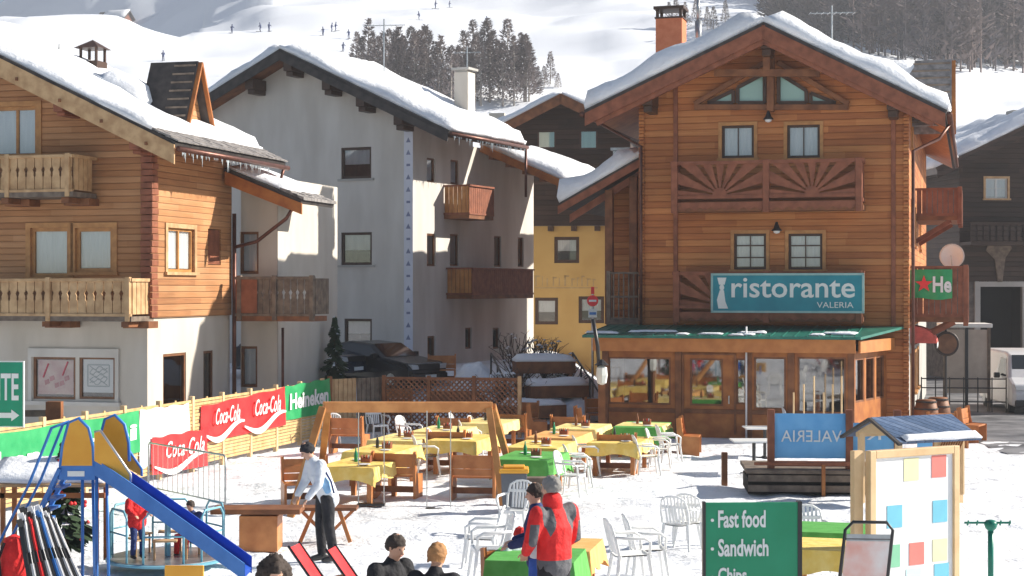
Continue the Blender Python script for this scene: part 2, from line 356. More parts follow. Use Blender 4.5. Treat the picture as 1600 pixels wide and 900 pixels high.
def window(parent, mp, h, fm, gm=None, nx=2, nz=1, fw=.07, trim=None, tw=.1, curtain=None, d=.08, name='window', sill=None, label=None, mw=.035):
    a, b, c, e = h; mb = MB()
    pbox(mb, mp, a, a+fw, c, e, d-.03, d+.05); pbox(mb, mp, b-fw, b, c, e, d-.03, d+.05)
    pbox(mb, mp, a+fw, b-fw, c, c+fw, d-.03, d+.05); pbox(mb, mp, a+fw, b-fw, e-fw, e, d-.03, d+.05)
    for i in range(1, nx):
        x = a+(b-a)*i/nx; pbox(mb, mp, x-mw, x+mw, c+fw, e-fw, d-.02, d+.04)
    for i in range(1, nz):
        z = c+(e-c)*i/nz; pbox(mb, mp, a+fw, b-fw, z-.018, z+.018, d-.015, d+.035)
    w_ = mb.build(name, fm, parent, label=label)
    p = MB(); p.add([mp(a+fw,c+fw,d+.01), mp(b-fw,c+fw,d+.01), mp(b-fw,e-fw,d+.01), mp(a+fw,e-fw,d+.01)], [(0,1,2,3)]); p.build('pane', gm or GLASS, w_)
    if curtain:
        n = 26; q = MB(); vs = []
        for lo in (0, 1):
            for i in range(n+1):
                t = i/n; x = a+fw+(b-a-2*fw)*t
                tt = abs(2*t-1)
                zb = c+fw+.02 if curtain == 'full' else (c+fw + (e-c-2*fw)*(.12+.55*(1-tt)) if curtain == 'swag' else c+fw+(e-c-2*fw)*.45)
                vs.append(mp(x, (zb, e-fw)[lo], d+.045+.012*math.sin(t*50)))
        q.add(vs, [(i, i+1, n+2+i, n+1+i) for i in range(n)]); q.build('curtain', CURT, w_, smooth=True)
    if trim:
        q = MB()
        pbox(q, mp, a-tw, a-.002, c-tw*.4, e+tw, -.035, .01); pbox(q, mp, b+.002, b+tw, c-tw*.4, e+tw, -.035, .01)
        pbox(q, mp, a-.002, b+.002, e+.002, e+tw, -.035, .01); pbox(q, mp, a-tw-.04, b+tw+.04, c-.08, c-.002, -.09, .02)
        q.build('frame_trim', trim, w_)
    return w_
def snow_sheet(A, B, C, D, t, seed=0, jit=.12, du=.3, rnd=.35, bumpy=.12):
    """snow lying on the quad A B C D (B-A along eave, D-A up the slope)"""
    A, B, C, D = map(Vector, (A, B, C, D)); n1 = max(4, int((B-A).length/du)); n2 = max(4, int((D-A).length/du))
    N_ = (B-A).cross(D-A).normalized()
    if N_.z < 0: N_ = -N_
    mb = MB(); W = n1+1
    LU = (B-A).length; LV = (D-A).length
    top = []; bot = []
    for j in range(n2+1):
        for i in range(n1+1):
            u = i/n1; v = j/n2
            p = A.lerp(B, u).lerp(D.lerp(C, u), v)
            e = min(u*LU, (1-u)*LU, v*LV, (1-v)*LV)
            q = min(1, e/rnd); h = t*(.35+.65*math.sqrt(max(0, 1-(1-q)**2)))
            h *= 1+bumpy*3.4*noise.noise((p.x*.8+seed, p.y*.8, p.z*.8))+bumpy*noise.noise((p.x*2.6+seed, p.y*2.6, 1))
            side = Vector((0,0,0))
            if i in (0, n1) or j in (0, n2):
                side = ((B-A).normalized()*((i == n1)-(i == 0)) + (D-A).normalized()*((j == n2)-(j == 0)))*jit*(noise.noise((p.x*1.5+seed, p.y*1.5, p.z*1.5+9)))
            top.append(p+N_*h+side+Vector((0,0,-.0))); bot.append(p+N_*.005+side*.6)
    mb.v = [tuple(q) for q in top+bot]; o = len(top)
    for j in range(n2):
        for i in range(n1):
            a = j*W+i; mb.f.append((a, a+1, a+W+1, a+W)); mb.m.append(0)
            mb.f.append((o+a, o+a+W, o+a+W+1, o+a+1)); mb.m.append(0)
    ring = [(0, i) for i in range(n1)]+[(j, n1) for j in range(n2)]+[(n2, i) for i in range(n1, 0, -1)]+[(j, 0) for j in range(n2, 0, -1)]
    for k in range(len(ring)):
        a = ring[k][0]*W+ring[k][1]; b = ring[(k+1) % len(ring)]; b = b[0]*W+b[1]
        mb.f.append((a, o+a, o+b, b)); mb.m.append(0)
    return mb
def roof_slab(mb, A, B, C, D, th, m=0):
    A, B, C, D = map(Vector, (A, B, C, D)); N_ = (B-A).cross(D-A).normalized()
    if N_.z > 0: N_ = -N_
    vs = [A, B, C, D, A+N_*th, B+N_*th, C+N_*th, D+N_*th]
    mb.add(vs, [(0,1,2,3),(7,6,5,4),(0,4,5,1),(1,5,6,2),(2,6,7,3),(3,7,4,0)], m)
def gable(root, xa, za, xl, zl, xr, zr, y0, y1, th=.16, edge=None, barge=None, snow=.35, bh=.32, purl=(), purl_m=None, soffit=None, sj=0, snow_in=.05, sides='lr', slates=.0):
    """gable roof, ridge along local y at (xa, za); eave edges (xl, zl), (xr, zr); verges at y0 (front) and y1"""
    rf = MB()
    for s, (xe, ze) in (('l', (xl, zl)), ('r', (xr, zr))):
        if s in sides: roof_slab(rf, (xe,y0,ze), (xe,y1,ze), (xa,y1,za), (xa,y0,za), th, 0)
    roof = rf.build('roof', edge or DKROOF, root)
    for s, (xe, ze) in (('l', (xl, zl)), ('r', (xr, zr))):
        if s not in sides: continue
        d = Vector((xa-xe, 0, za-ze)); L_ = d.length; d.normalize()
        e2 = Vector((xe,0,ze)) + d*slates
        sn = snow_sheet((e2.x,y0+snow_in,e2.z), (e2.x,y1-snow_in,e2.z), (xa,y1-snow_in,za), (xa,y0+snow_in,za), snow, seed=sj+(s == 'l')*5, du=.28)
        sn.build('snow_cover', ROOFSNOW, roof, smooth=True)
        if slates:
            sl = MB(); k = 0; yy = y0+.02; rng = random.Random(3)
            up = Vector((-d.z if s == 'r' else -d.z, 0, abs(d.x)));
            nrm = Vector((0,1,0)).cross(d); nrm = nrm if nrm.z > 0 else -nrm
            for row in range(int(slates/.22)+2):
                yy = y0+.02-rng.random()*.2
                while yy < y1:
                    w_ = .22+rng.random()*.16; p0 = Vector((xe,0,ze)) - d*.04 + d*(row*.22); t_ = .03+.012*rng.random()
                    a = p0+nrm*(.015+t_*.6+.01*row%.02); b = p0+d*.36+nrm*.012
                    ya = max(yy, y0); yb = min(yy+w_-.012, y1)
                    if yb > ya+.03:
                        vs = [Vector((q.x, Y, q.z))+nrm*h for Y in (ya, yb) for q, h in ((a, 0), (b, 0), (b, t_), (a, t_))]
                        sl.add(vs, [(0,1,2,3),(7,6,5,4),(0,4,5,1),(1,5,6,2),(2,6,7,3),(3,7,4,0)])
                    yy += w_
            sl.build('stone_slates', TILE, roof)
        if barge:
            bb = MB(); nx_ = Vector((-d.z, 0, d.x)) if d.x > 0 else Vector((d.z, 0, -d.x)); dn = -nx_ if nx_.z > 0 else nx_
            A = Vector((xe,0,ze))+dn*(th*.5); B_ = Vector((xa,0,za))+dn*(th*.5)
            for yy, w_ in ((y0-.045, .05),):
                vs = [(A.x,yy,A.z),(B_.x,yy,B_.z),(B_.x+0,yy,B_.z-bh/abs(d.x)),(A.x,yy,A.z-bh/abs(d.x))]
                vs2 = [(x, y+w_, z) for x, y, z in vs]
                bb.add(vs+vs2, [(0,1,2,3),(7,6,5,4),(0,4,5,1),(1,5,6,2),(2,6,7,3),(3,7,4,0)])
            bb.build('bargeboard', barge, roof)
        if soffit:
            sb = MB(); n_ = Vector((0,0,-th-.012))
            nr = (Vector((0,1,0)).cross(d)); nr = nr if nr.z < 0 else -nr
            o_ = nr*(th+.004); a = Vector((xe,0,ze))+o_; b = Vector((xa,0,za))+o_
            sb.add([(a.x,y0+.01,a.z),(a.x,y1,a.z),(b.x,y1,b.z),(b.x,y0+.01,b.z),(a.x,y0+.01,a.z-.03),(a.x,y1,a.z-.03),(b.x,y1,b.z-.03),(b.x,y0+.01,b.z-.03)],
                   [(0,1,2,3),(7,6,5,4),(0,4,5,1),(1,5,6,2),(2,6,7,3),(3,7,4,0)])
            sb.build('soffit', soffit, roof)
    for (x, z, w_, h_, ya, yb) in purl:
        q = MB(); q.box(x-w_/2, x+w_/2, ya, yb, z-h_, z)
        q.box(x-w_*.42, x+w_*.42, ya+.14, yb, z-h_*1.45, z-h_)
        q.build('purlin', purl_m or W_BEAM, root, bevel=.02)
    return roof
def tube_part(name, pts, r, mat, parent, n=8): m = MB(); m.tube(pts, r, n); return m.build(name, mat, parent, smooth=True)
def balustrade(root, mp, u0, u1, z0, z1, d0, mat, rail_m=None, post=(), step=.17, bw=.14, hole=True, name='railing'):
    """vertical boards with waisted cut-outs between posts and rails"""
    mb = MB(); x = u0
    while x < u1-.03:
        xe = min(x+step-.02, u1)
        hb = .022; zm = z0+(z1-z0)*.55; zt = z1-.08; zb = z0+.06
        if hole:  # board silhouette with notches forming a keyhole between neighbours
            pts = [(x,zb),(xe,zb),(xe,zm-.14),(xe-hb,zm-.1),(xe-hb*.7,zm-.02),(xe-hb*2.2,zm+.05),(xe-hb*.4,zm+.12),(xe,zm+.14),(xe,zt),(x,zt),(x,zm+.14),(x+hb*.4,zm+.12),(x+hb*2.2,zm+.05),(x+hb*.7,zm-.02),(x+hb,zm-.1),(x,zm-.14)]
        else: pts = [(x,zb),(xe,zb),(xe,zt),(x,zt)]
        mb.prism(pts, d0, d0+.03, 0, f=mp); x += step
    o = mb.build(name, mat, root)
    q = MB(); pbox(q, mp, u0-.03, u1+.03, z1-.08, z1, d0-.045, d0+.075); pbox(q, mp, u0-.03, u1+.03, z0, z0+.07, d0-.035, d0+.06)
    q.build('rail', rail_m or mat, o, bevel=.01)
    for p in post:
        q = MB(); pbox(q, mp, p-.06, p+.06, z0-.12, z1+.03, d0-.06, d0+.07); q.build('post', rail_m or mat, o, bevel=.01)
    return o
def text(body, mat, parent, mp, u0, u1, z0, z1, d=-.012, depth=.006, shear=0, bold=0, space=1.0, name='lettering', mirror=False, wave=None):
    cu = bpy.data.curves.new('txt', 'FONT'); cu.body = body; cu.extrude = 0; cu.shear = shear; cu.offset = bold; cu.space_character = space; cu.resolution_u = 3
    o = bpy.data.objects.new('txt', cu); COL.objects.link(o); bpy.context.view_layer.update()
    me = bpy.data.meshes.new_from_object(o.evaluated_get(bpy.context.evaluated_depsgraph_get()))
    bpy.data.objects.remove(o)
    xs_ = [v.co.x for v in me.vertices]; ys_ = [v.co.y for v in me.vertices]
    x0, x1, y0, y1 = min(xs_), max(xs_), min(ys_), max(ys_)
    mb = MB(); n = len(me.vertices); vs = []
    for dd in (d, d-depth):
        for v in me.vertices:
            tx = (v.co.x-x0)/(x1-x0); ty = (v.co.y-y0)/(y1-y0)
            if mirror: tx = 1-tx
            u = u0+(u1-u0)*tx; z = z0+(z1-z0)*ty
            if wave: z += wave(tx)
            vs.append(mp(u, z, dd))
    fs = [tuple(p.vertices) for p in me.polygons]; ec = {}
    for f in fs:
        for i in range(len(f)):
            e = (f[i], f[(i+1) % len(f)]); k = tuple(sorted(e)); ec.setdefault(k, []).append(e)
    side = [(e[0][0], e[0][1], e[0][1]+n, e[0][0]+n) for e in ec.values() if len(e) == 1]
    mb.add(vs, fs+[tuple(i+n for i in f)[::-1] for f in fs]+side)
    return mb.build(name, mat, parent)
def star(mb, mp, uc, zc, r, d0, d1):
    pts = [(uc+(r if k % 2 == 0 else r*.4)*math.sin(math.pi*k/5), zc+(r if k % 2 == 0 else r*.4)*math.cos(math.pi*k/5)) for k in range(10)]
    mb.prism(pts, d0, d1, 0, f=mp)

# ================================================================ RESTAURANT CHALET
RES = Frame(1420, 47.1, -15.5)
res = thing('restaurant_chalet', 'large orange timber chalet restaurant with snowy gable roof, sunburst balcony, orange chimney', 'building', (RES.ox, RES.oy, 0), RES.r)
F0 = front_mp(0); LW = RES.front(1000, 400)[0]; DEP = 18.0  # unseen rear lengthened so the building's shadow falls on the white house
xm = RES.front(1193, 100)[0]
ZV = -1.25                                  # verge plane in front of the facade
xa, za = RES.front(1193, 34, ZV); xr_, zr_ = RES.front(1480, 172, ZV); xl_, zl_ = RES.front(912, 172, ZV)
def roof_z(x): return za+(zr_-za)*(x-xa)/(xr_-xa) if x > xa else za+(zl_-za)*(x-xa)/(xl_-xa)
wins = [RES.rect(1128,196,1178,247), RES.rect(1230,195,1281,247), RES.rect(1147,365,1197,421), RES.rect(1232,365,1285,421)]
TRI = [[(1106,161),(1146,161),(1146,142)], [(1153,161),(1195,161),(1195,115),(1153,137)], [(1217,161),(1217,115),(1260,142),(1260,161)], [(1267,161),(1267,146),(1306,161)]]
mb = MB(); zw = roof_z(LW)-.2
wall_panel(mb, F0, LW, 0, 0, min(roof_z(LW), roof_z(0))-.15, wins, 0, 1)
zc = min(roof_z(LW), roof_z(0))-.15
mb.add([(LW,0,zc),(0,0,zc),(0,0,roof_z(0)-.1),(xa,0,za-.15),(LW,0,roof_z(LW)-.1)], [(0,1,2,3,4)], 0)
mb.build('front_wall', [W_OR, ROOM], res)
S0 = side_mp(0)
sw = [(1.6,2.5,5.4,6.6),(4.2,5.1,5.4,6.6),(9.6,10.6,5.4,6.6),(1.6,2.5,8.2,9.2),(1.2,2.6,.0,2.1),(4.4,5.6,.9,2.1),(7,8.2,.9,2.1)]
mb = MB(); wall_panel(mb, S0, 0, DEP, 2.95, roof_z(0)-.12, [h for h in sw if h[2] > 2.9], 0, 1)
mb.build('side_wall', [W_OR, ROOM], res)
mb = MB(); wall_panel(mb, S0, 0, DEP, 0, 2.95, [h for h in sw if h[2] < 2.9], 0, 1)
mb.build('ground_floor_side', [PL_G, ROOM], res)
mb = MB(); mb.add([(LW,0,0),(LW,DEP,0),(LW,DEP,roof_z(LW)),(LW,0,roof_z(LW))], [(0,1,2,3)]); mb.add([(LW,DEP,0),(0,DEP,0),(0,DEP,roof_z(0)),(xa,DEP,za-.2),(LW,DEP,roof_z(LW))], [(0,1,2,3,4)])
mb.build('rear_walls', W_OR, res)
for i, h in enumerate(wins): window(res, F0, h, FR_DK, nx=2, nz=1 if i < 2 else 3, trim=FR_OR, tw=.1, curtain='full', mw=.014)
for h in sw: window(res, S0, h, FR_BR, nx=2, trim=FR_OR, curtain='full' if h[2] > 2.9 else None)
# log corner strips and framing of the middle bay
for px in (1003, 1416):
    x = RES.front(px, 300)[0]; q = MB(); rng = random.Random(px)
    z = .1
    while z < roof_z(x)-.45:
        q.box(x-.08, x+.08, -.09-rng.random()*.02, .02, z+.012, z+.18); z += .19
    q.build('log_ends', W_OR, res, bevel=.02)
q = MB(); a, b, z0, z1 = RES.rect(1097,360,1290,432); 
for (h0, h1) in ((a, wins[2][0]-.11), (wins[2][1]+.11, wins[3][0]-.11), (wins[3][1]+.11, b)): q = MB(); q.box(h0, h1, -.03, .005, z0, z1); q.build('vertical_cladding', W_OR, res)
for px in (1056, 1396):
    x = RES.front(px, 300)[0]; q = MB(); q.box(x-.06, x+.06, -.07, .01, 2.9, roof_z(x)-.3); q.build('corner_board', W_RED, res, bevel=.01)
# triangular gable windows
gw = MB(); gwr = MB()
for poly in TRI:
    P = [RES.front(x, y) for x, y in poly]
    gwr.prism(P, -.012, -.004, 0, f=F0)
    for i in range(len(P)):
        p = P[i]; q_ = P[(i+1) % len(P)]; gw.bar((p[0],-.05,p[1]), (q_[0],-.05,q_[1]), .10, .075, up=(0,1,0))
gwin = gw.build('gable_window', FR_DK, res)
gwr.build('pane', base('pale_green_gable_glass', (.30,.46,.40), .08, 0, .8)[0], gwin)
q = MB()
def rbar(mb, p, q_, w_, h_, yo=-.06, m=0):
    a = RES.front(*p); b = RES.front(*q_); mb.bar((a[0],yo,a[1]), (b[0],yo,b[1]), h_, w_, m, up=(0,1,0))
rbar(q, (1086,163), (1196,98), .16, .14, -.08); rbar(q, (1216,98), (1326,163), .16, .14, -.08); rbar(q, (1086,168), (1326,168), .15, .16, -.085)
rbar(q, (1205,90), (1205,175), .30, .20, -.11)
q.build('gable_frame', W_BEAM, res, bevel=.012)
# the truss and verge
purl = []
for px, py in ((1196, 50), (1010, 150), (1394, 150)):
    x, z = RES.front(px, py, -1.1); purl.append((x, roof_z(x)-.28, .30, .42, -1.05, .1))
gable(res, xa, za, xl_, zl_, xr_, zr_, ZV, DEP+.9, th=.2, edge=DKROOF, barge=W_RED, snow=.5, bh=.34, purl=purl, purl_m=FR_DK, soffit=W_OBEAM, slates=0)
q = MB(); q.bar((xa-1.5, -.5, roof_z(xa-1.5)-.62), (xa+1.5, -.5, roof_z(xa+1.5)-.62), .14, .2)
q.bar((xa, -.5, za-1.3), (xa, -.5, za-.35), .2, .2); q.build('truss_beam', W_BEAM, res)
q = MB()
for sx, xe, ze in ((-1, xl_, zl_), (1, xr_, zr_)):
    q.bar((xe-sx*.35, ZV+.1, roof_z(xe-sx*.35)-.52), (xa, ZV+.1, za-.52), .14, .2)
q.build('rafter', W_RED, res)
# gutter + downpipe + right eave
tube_part('gutter', [(xr_+.06, ZV, zr_-.12), (xr_+.06, DEP+.8, zr_-.12)], .085, COPPER, res)
tube_part('downpipe', [(xr_+.06, 1.0, zr_-.15), (xr_-.25, .8, zr_-.6), (.12, -.02, zr_-1.0), (.12, -.08, 5), (.12, -.08, .1)], .05, COPPER, res)
tube_part('downpipe', [(xl_-.02, .2, zl_-.15), (LW+.05, -.12, zl_-1.0), (LW+.05, -.12, .1)], .05, COPPER, res)
tube_part('gutter', [(xl_-.05, ZV, zl_-.12), (xl_-.05, DEP+.8, zl_-.12)], .085, COPPER, res)
# chimney
def chimney(parent, x, y, z0, w_, d_, h_, mat, capm, cap='box'):
    m = MB(); m.box(x-w_/2, x+w_/2, y-d_/2, y+d_/2, z0, z0+h_); c = m.build('chimney', mat, parent, bevel=.015)
    q = MB()
    for sx in (-1, 1):
        for sy in (-1, 1): q.cb((x+sx*(w_/2-.05), y+sy*(d_/2-.05), z0+h_+.12), (.09,.09,.24))
    q.box(x-w_/2-.06, x+w_/2+.06, y-d_/2-.06, y+d_/2+.06, z0+h_+.24, z0+h_+.33); q.box(x-w_/2-.03, x+w_/2+.03, y-d_/2-.03, y+d_/2+.03, z0+h_-.05, z0+h_+.002)
    q.build('chimney_cap', capm, c, bevel=.01); return c
cx, cz = RES.front(1045, 95, 2.2); chimney(res, cx, 2.6, cz-.5, .82, .82, RES.front(1045, 26, 2.2)[1]-cz+.5, BRICKO, FR_DK)
vx, vz = RES.front(1091, 60, 3.6); q = MB(); q.tube([(vx,3.6,vz-.3),(vx,3.6,vz+.55)], .11); q.tube([(vx,3.6,vz+.55),(vx,3.6,vz+1.3)], .05); q.build('vent_pipe', STEEL, res, smooth=True)
# snow-topped rear ridge lump + dormer at the right slope
def dormer(root, xe, ze, yc, wy, hz, xin, zin, wallm, roofm, sgn=1, snow=True):
    """small gabled dormer whose gable looks along +x*sgn"""
    h = MB(); h.add([(xe,yc-wy,ze),(xe,yc+wy,ze),(xe,yc,ze+hz),(xin,yc-wy,ze),(xin,yc+wy,ze),(xin,yc,ze+hz)], [(0,1,2),(0,3,4,1),(3,5,4)])
    d_ = h.build('dormer', wallm, root)
    q = MB(); o = .22*sgn
    for s in (-1, 1):
        a = Vector((xe+o, yc+s*(wy+.18), ze-.22)); b = Vector((xe+o, yc, ze+hz+.1)); c = Vector((xin, yc, ze+hz+.1)); e = Vector((xin, yc+s*(wy+.18), ze-.22))
        n_ = (b-a).cross(e-a).normalized()*.05
        q.add([a,b,c,e,a+n_,b+n_,c+n_,e+n_], [(0,1,2,3),(7,6,5,4),(0,4,5,1),(1,5,6,2),(2,6,7,3),(3,7,4,0)])
    rr = q.build('dormer_roof', roofm, d_)
    q = MB()
    for s in (-1, 1):
        n = 9
        for k in range(n):
            t = (k+.5)/n; p = Vector((xe+o, yc+s*(wy+.18), ze-.22)).lerp(Vector((xe+o, yc, ze+hz+.1)), t)
            if s == -1: q.bar((p.x-.05*sgn, p.y-.06, p.z+.02), (xin+(xe-xin)*.62, p.y-.06, p.z+.02), .02, .05)
    q.build('dormer_battens', W_GREY, d_)
    q = MB()
    for s in (-1, 1): q.bar((xe+o+.03*sgn, yc+s*(wy+.2), ze-.25), (xe+o+.03*sgn, yc, ze+hz+.08), .06, .16, up=(1,0,0))
    q.build('dormer_bargeboard', W_OBEAM, d_)
    if snow:
        snow_sheet((xin+.1*sgn,yc-wy*.55,ze+hz*.35),(xe-.35*(xe-xin),yc-wy*.55,ze+hz*.35),(xe-.35*(xe-xin),yc-.02,ze+hz+.14),(xin+.1*sgn,yc-.02,ze+hz+.14), .16, seed=4).build('dormer_snow', ROOFSNOW, d_, smooth=True)
    return d_
dormer(res, xr_-.15, zr_+.1, 3.2, 1.0, 1.75, xr_-2.6, 0, W_BEAM, TILE, 1)
# ridge snow hump seen over the right slope
q = snow_sheet((xr_-3.4,7,za-1.7),(xr_-.9,7,za-2.35),(xr_-.9,10.5,za-2.2),(xr_-3.4,10.5,za-1.6), .9, 3, rnd=1.0); q.build('snow_drift', ROOFSNOW, res, smooth=True)
# balconies with sunburst panels
def sunburst(root, u0, u1, z0, z1, y, posts, mat=W_RED, name='balcony', slab=1.0):
    b = MB(); b.box(u0-.05, u1+.05, y, -.02, z0-.24, z0-.10); bal = b.build(name, W_BEAM, root)
    for i in range(len(posts)-1):
        a, c = posts[i]+.08, posts[i+1]-.08; mid = (a+c)/2; zb = z0+.22; zt = z1-.1; q = MB(); n = 8; rad0 = .17
        # fan of tapered boards from the bottom centre
        def edge(t):   # point on the frame at angle t
            dx, dz = math.cos(t), math.sin(t)
            k = min([(c-mid)/abs(dx) if abs(dx) > 1e-6 else 1e9, (zt-zb)/dz if dz > 1e-6 else 1e9]); return (mid+dx*k, zb+dz*k)
        for k in range(n+1):
            t0 = math.pi*(k-.32)/n; t1 = math.pi*(k+.32)/n; t0 = max(t0, .012); t1 = min(t1, math.pi-.012)
            if k in (0,): t0 = .012
            p0 = edge(t0); p1 = edge(t1); pts = [(mid+rad0*math.cos(t0), zb+rad0*math.sin(t0)), p0]
            for cc in ((c, zt), (a, zt)):
                tc_ = math.atan2(cc[1]-zb, cc[0]-mid)
                if t0 < tc_ < t1: pts.append(cc)
            pts += [p1, (mid+rad0*math.cos(t1), zb+rad0*math.sin(t1))]
            q.prism(pts, y-.015, y+.02, 0, f=front_mp())
        q.prism([(mid+rad0*1.25*math.cos(math.pi*k/10), zb+rad0*1.25*math.sin(math.pi*k/10)) for k in range(11)], y-.03, y+.01, 0, f=front_mp())
        q.build('sunburst_panel', mat, bal)
    q = MB(); q.box(u0-.08, u1+.08, y-.06, y+.07, z1-.1, z1); q.build('top_rail', mat, bal); q = MB(); q.box(u0, u1, y-.05, y+.05, z0+.12, z0+.22); q.build('bottom_rail', mat, bal); q = MB()
    x = u0; 
    n = int((u1-u0)/.30); w_ = (u1-u0)/n
    for k in range(n):
        x0 = u0+k*w_; q.prism([(x0,z0+.02),(x0+w_,z0+.02),(x0+w_,z0-.22),(x0+w_*.75,z0-.17),(x0+w_*.5,z0-.13),(x0+w_*.25,z0-.17),(x0,z0-.22)], y-.05, y-.02, 0, f=front_mp())
    for s, xx in ((-1, u0), (1, u1)):
        q.box(xx-.05, xx+.05, y, 0, z1-.1, z1); q.box(xx-.04, xx+.04, y, 0, z0, z0+.1)
        for k in range(5): q.box(xx-.015, xx+.015, y+.08+k*.19, y+.22+k*.19, z0+.1, z1-.1)
    q.build('rail', mat, bal)
    for p in posts:
        q = MB(); q.box(p-.09, p+.09, y-.09, y+.09, z0-.28, z1+.02); q.build('post', mat, bal, bevel=.015)
    return bal
def bal_px(x0, x1, y0, y1, posts, yo):
    a, z1 = RES.front(x0, y0, yo); b, _ = RES.front(x1, y0, yo); _, z0 = RES.front((x0+x1)/2, y1, yo)
    _, z1 = RES.front((x0+x1)/2, y0, yo)
    sunburst(res, a, b, z0+.2, z1, yo, [RES.front(p, 300, yo)[0] for p in posts])
bal_px(1052, 1346, 250, 327, (1054, 1197, 1342), -1.0)
bal_px(1055, 1346, 424, 500, (1057, 1197, 1342), -1.0)
# side balconies
def side_balcony(y0, y1, xo, z0, z1, mat):
    b = MB(); b.box(.02, xo, y0, y1, z0-.14, z0); bal = b.build('balcony', W_BEAM, res)
    q = MB()
    for k in range(int((xo-.1)/.16)+1): q.box(.05+k*.16, .19+k*.16, y0-.02, y0+.02, z0+.05, z1-.05)
    for k in range(int((y1-y0)/.16)): q.box(xo-.02, xo+.02, y0+.02+k*.16, y0+.16+k*.16, z0+.05, z1-.05)
    q.build('boards', mat, bal)
    q = MB(); q.box(0, xo+.05, y0-.05, y0+.05, z1-.07, z1); q.box(xo-.05, xo+.05, y0, y1, z1-.07, z1); q.box(0, xo+.03, y0-.04, y0+.04, z0, z0+.08); q.box(xo-.04, xo+.04, y0, y1, z0, z0+.08)
    q.build('rail', mat, bal)
    for yy in (y0, (y0+y1)/2, y1):
        q = MB(); q.box(xo-.07, xo+.07, yy-.07, yy+.07, z0-.25, z1+.03); q.build('post', mat, bal, bevel=.01)
    for yy in (y0+.2, y1-.2):
        q = MB(); q.bar((0,yy,z0-.8), (xo*.8,yy,z0-.15), .12, .14); q.build('brace', mat, bal)
side_balcony(5.4, 9.2, 1.35, RES.side(1490, 330, 1.3)[1]+.4, RES.side(1490, 264, 1.3)[1]+.25, W_RED)
zb0 = CZ-(500-450)*50/FPX; zb1 = CZ+(450-417)*50/FPX
side_balcony(1.2, 8.5, 1.55, zb0+.12, zb1, W_RED)
# wall lamps
for px, py in ((1202,186), (1215,359)):
    x, z = RES.front(px, py); q = MB(); q.lathe([(.03,.22),(.05,.16),(.09,.05),(.15,-.02),(.15,-.04)], 12, c=(x,-.24,z)); q.bar((x,0,z+.2), (x,-.24,z+.2), .03, .03)
    l = q.build('wall_lamp', BLACK, res, smooth=True); q = MB(); q.lathe([(.02,-.12),(.08,-.1),(.1,-.05),(.08,-.02)], 12, c=(x,-.24,z)); q.build('bulb', WHITE, l, smooth=True)
# lean-to wing at the left, its posts, railing and snowy roof
wz = [RES.front(1000, 245, .6), RES.front(872, 318, .6)]
lw = thing('side_wing', 'narrow brown timber lean-to wing with thick snow on its sloping roof, left of the restaurant', 'building', (RES.ox, RES.oy, 0), RES.r)
def lz(x): return wz[0][1]+(wz[1][1]-wz[0][1])*(x-wz[0][0])/(wz[1][0]-wz[0][0])
x948 = RES.front(948, 400, 2)[0]
q = MB(); q.box(x948, LW-.02, 2.0, 9, 0, 4.2); q.add([(x948,2,4.2),(LW-.02,2,4.2),(LW-.02,2,lz(LW)-.2),(x948,2,lz(x948)-.2)], [(0,1,2,3)]); q.build('wall', W_OR, lw)
q = MB(); roof_slab(q, (wz[1][0],.6,wz[1][1]), (wz[1][0],9.5,wz[1][1]), (LW-.01,9.5,lz(LW)), (LW-.01,.6,lz(LW)), .16)
wr = q.build('roof', DKROOF, lw)
snow_sheet((wz[1][0],.62,wz[1][1]), (wz[1][0],9.4,wz[1][1]), (LW-.03,9.4,lz(LW)), (LW-.03,.62,lz(LW)), .5, 11, bumpy=.2).build('snow_cover', ROOFSNOW, wr, smooth=True)
q = MB()
for k, h_ in ((0, .0), (1, .24)): q.add([(wz[1][0]+k*.25,.55+k*.5,wz[1][1]-.08-h_),(LW-.02,.55+k*.5,lz(LW)-.08-h_),(LW-.02,.55+k*.5,lz(LW)-.32-h_),(wz[1][0]+k*.25,.55+k*.5,wz[1][1]-.32-h_),
    (wz[1][0]+k*.25,.62+k*.5,wz[1][1]-.08-h_),(LW-.02,.62+k*.5,lz(LW)-.08-h_),(LW-.02,.62+k*.5,lz(LW)-.32-h_),(wz[1][0]+k*.25,.62+k*.5,wz[1][1]-.32-h_)], [(0,1,2,3),(7,6,5,4),(0,4,5,1),(1,5,6,2),(2,6,7,3),(3,7,4,0)])
q.build('bargeboard', W_RED, wr)
for px in (952, 990):
    x = RES.front(px, 400, 1.0)[0]; q = MB(); q.box(x-.12, x+.12, .9, 1.14, 3.0, lz(x)-.4); q.build('post', W_BEAM, lw, bevel=.02)
xq = RES.front(970, 235, 3.0); chimney(lw, xq[0], 3.2, lz(xq[0]), .5, .5, .75, BRICKO, STEEL)
q = MB(); 
a = RES.front(951, 460, .3)[0]; b = RES.front(998, 460, .3)[0]; zt = RES.front(975, 426, .3)[1]; zb_ = RES.front(975, 500, .3)[1]
for z in (zt, (zt+zb_)/2, zb_+.05): q.box(a, b, .28, .33, z-.04, z+.02)
for k in range(7): q.box(a+(b-a)*k/6-.02, a+(b-a)*k/6+.02, .285, .325, zb_, zt)
q.box(a-.06, a+.06, .25, .36, zb_-.2, zt+.05); q.box(a, LW, .2, 2, zb_-.2, zb_); q.build('railing', W_GREY, lw)

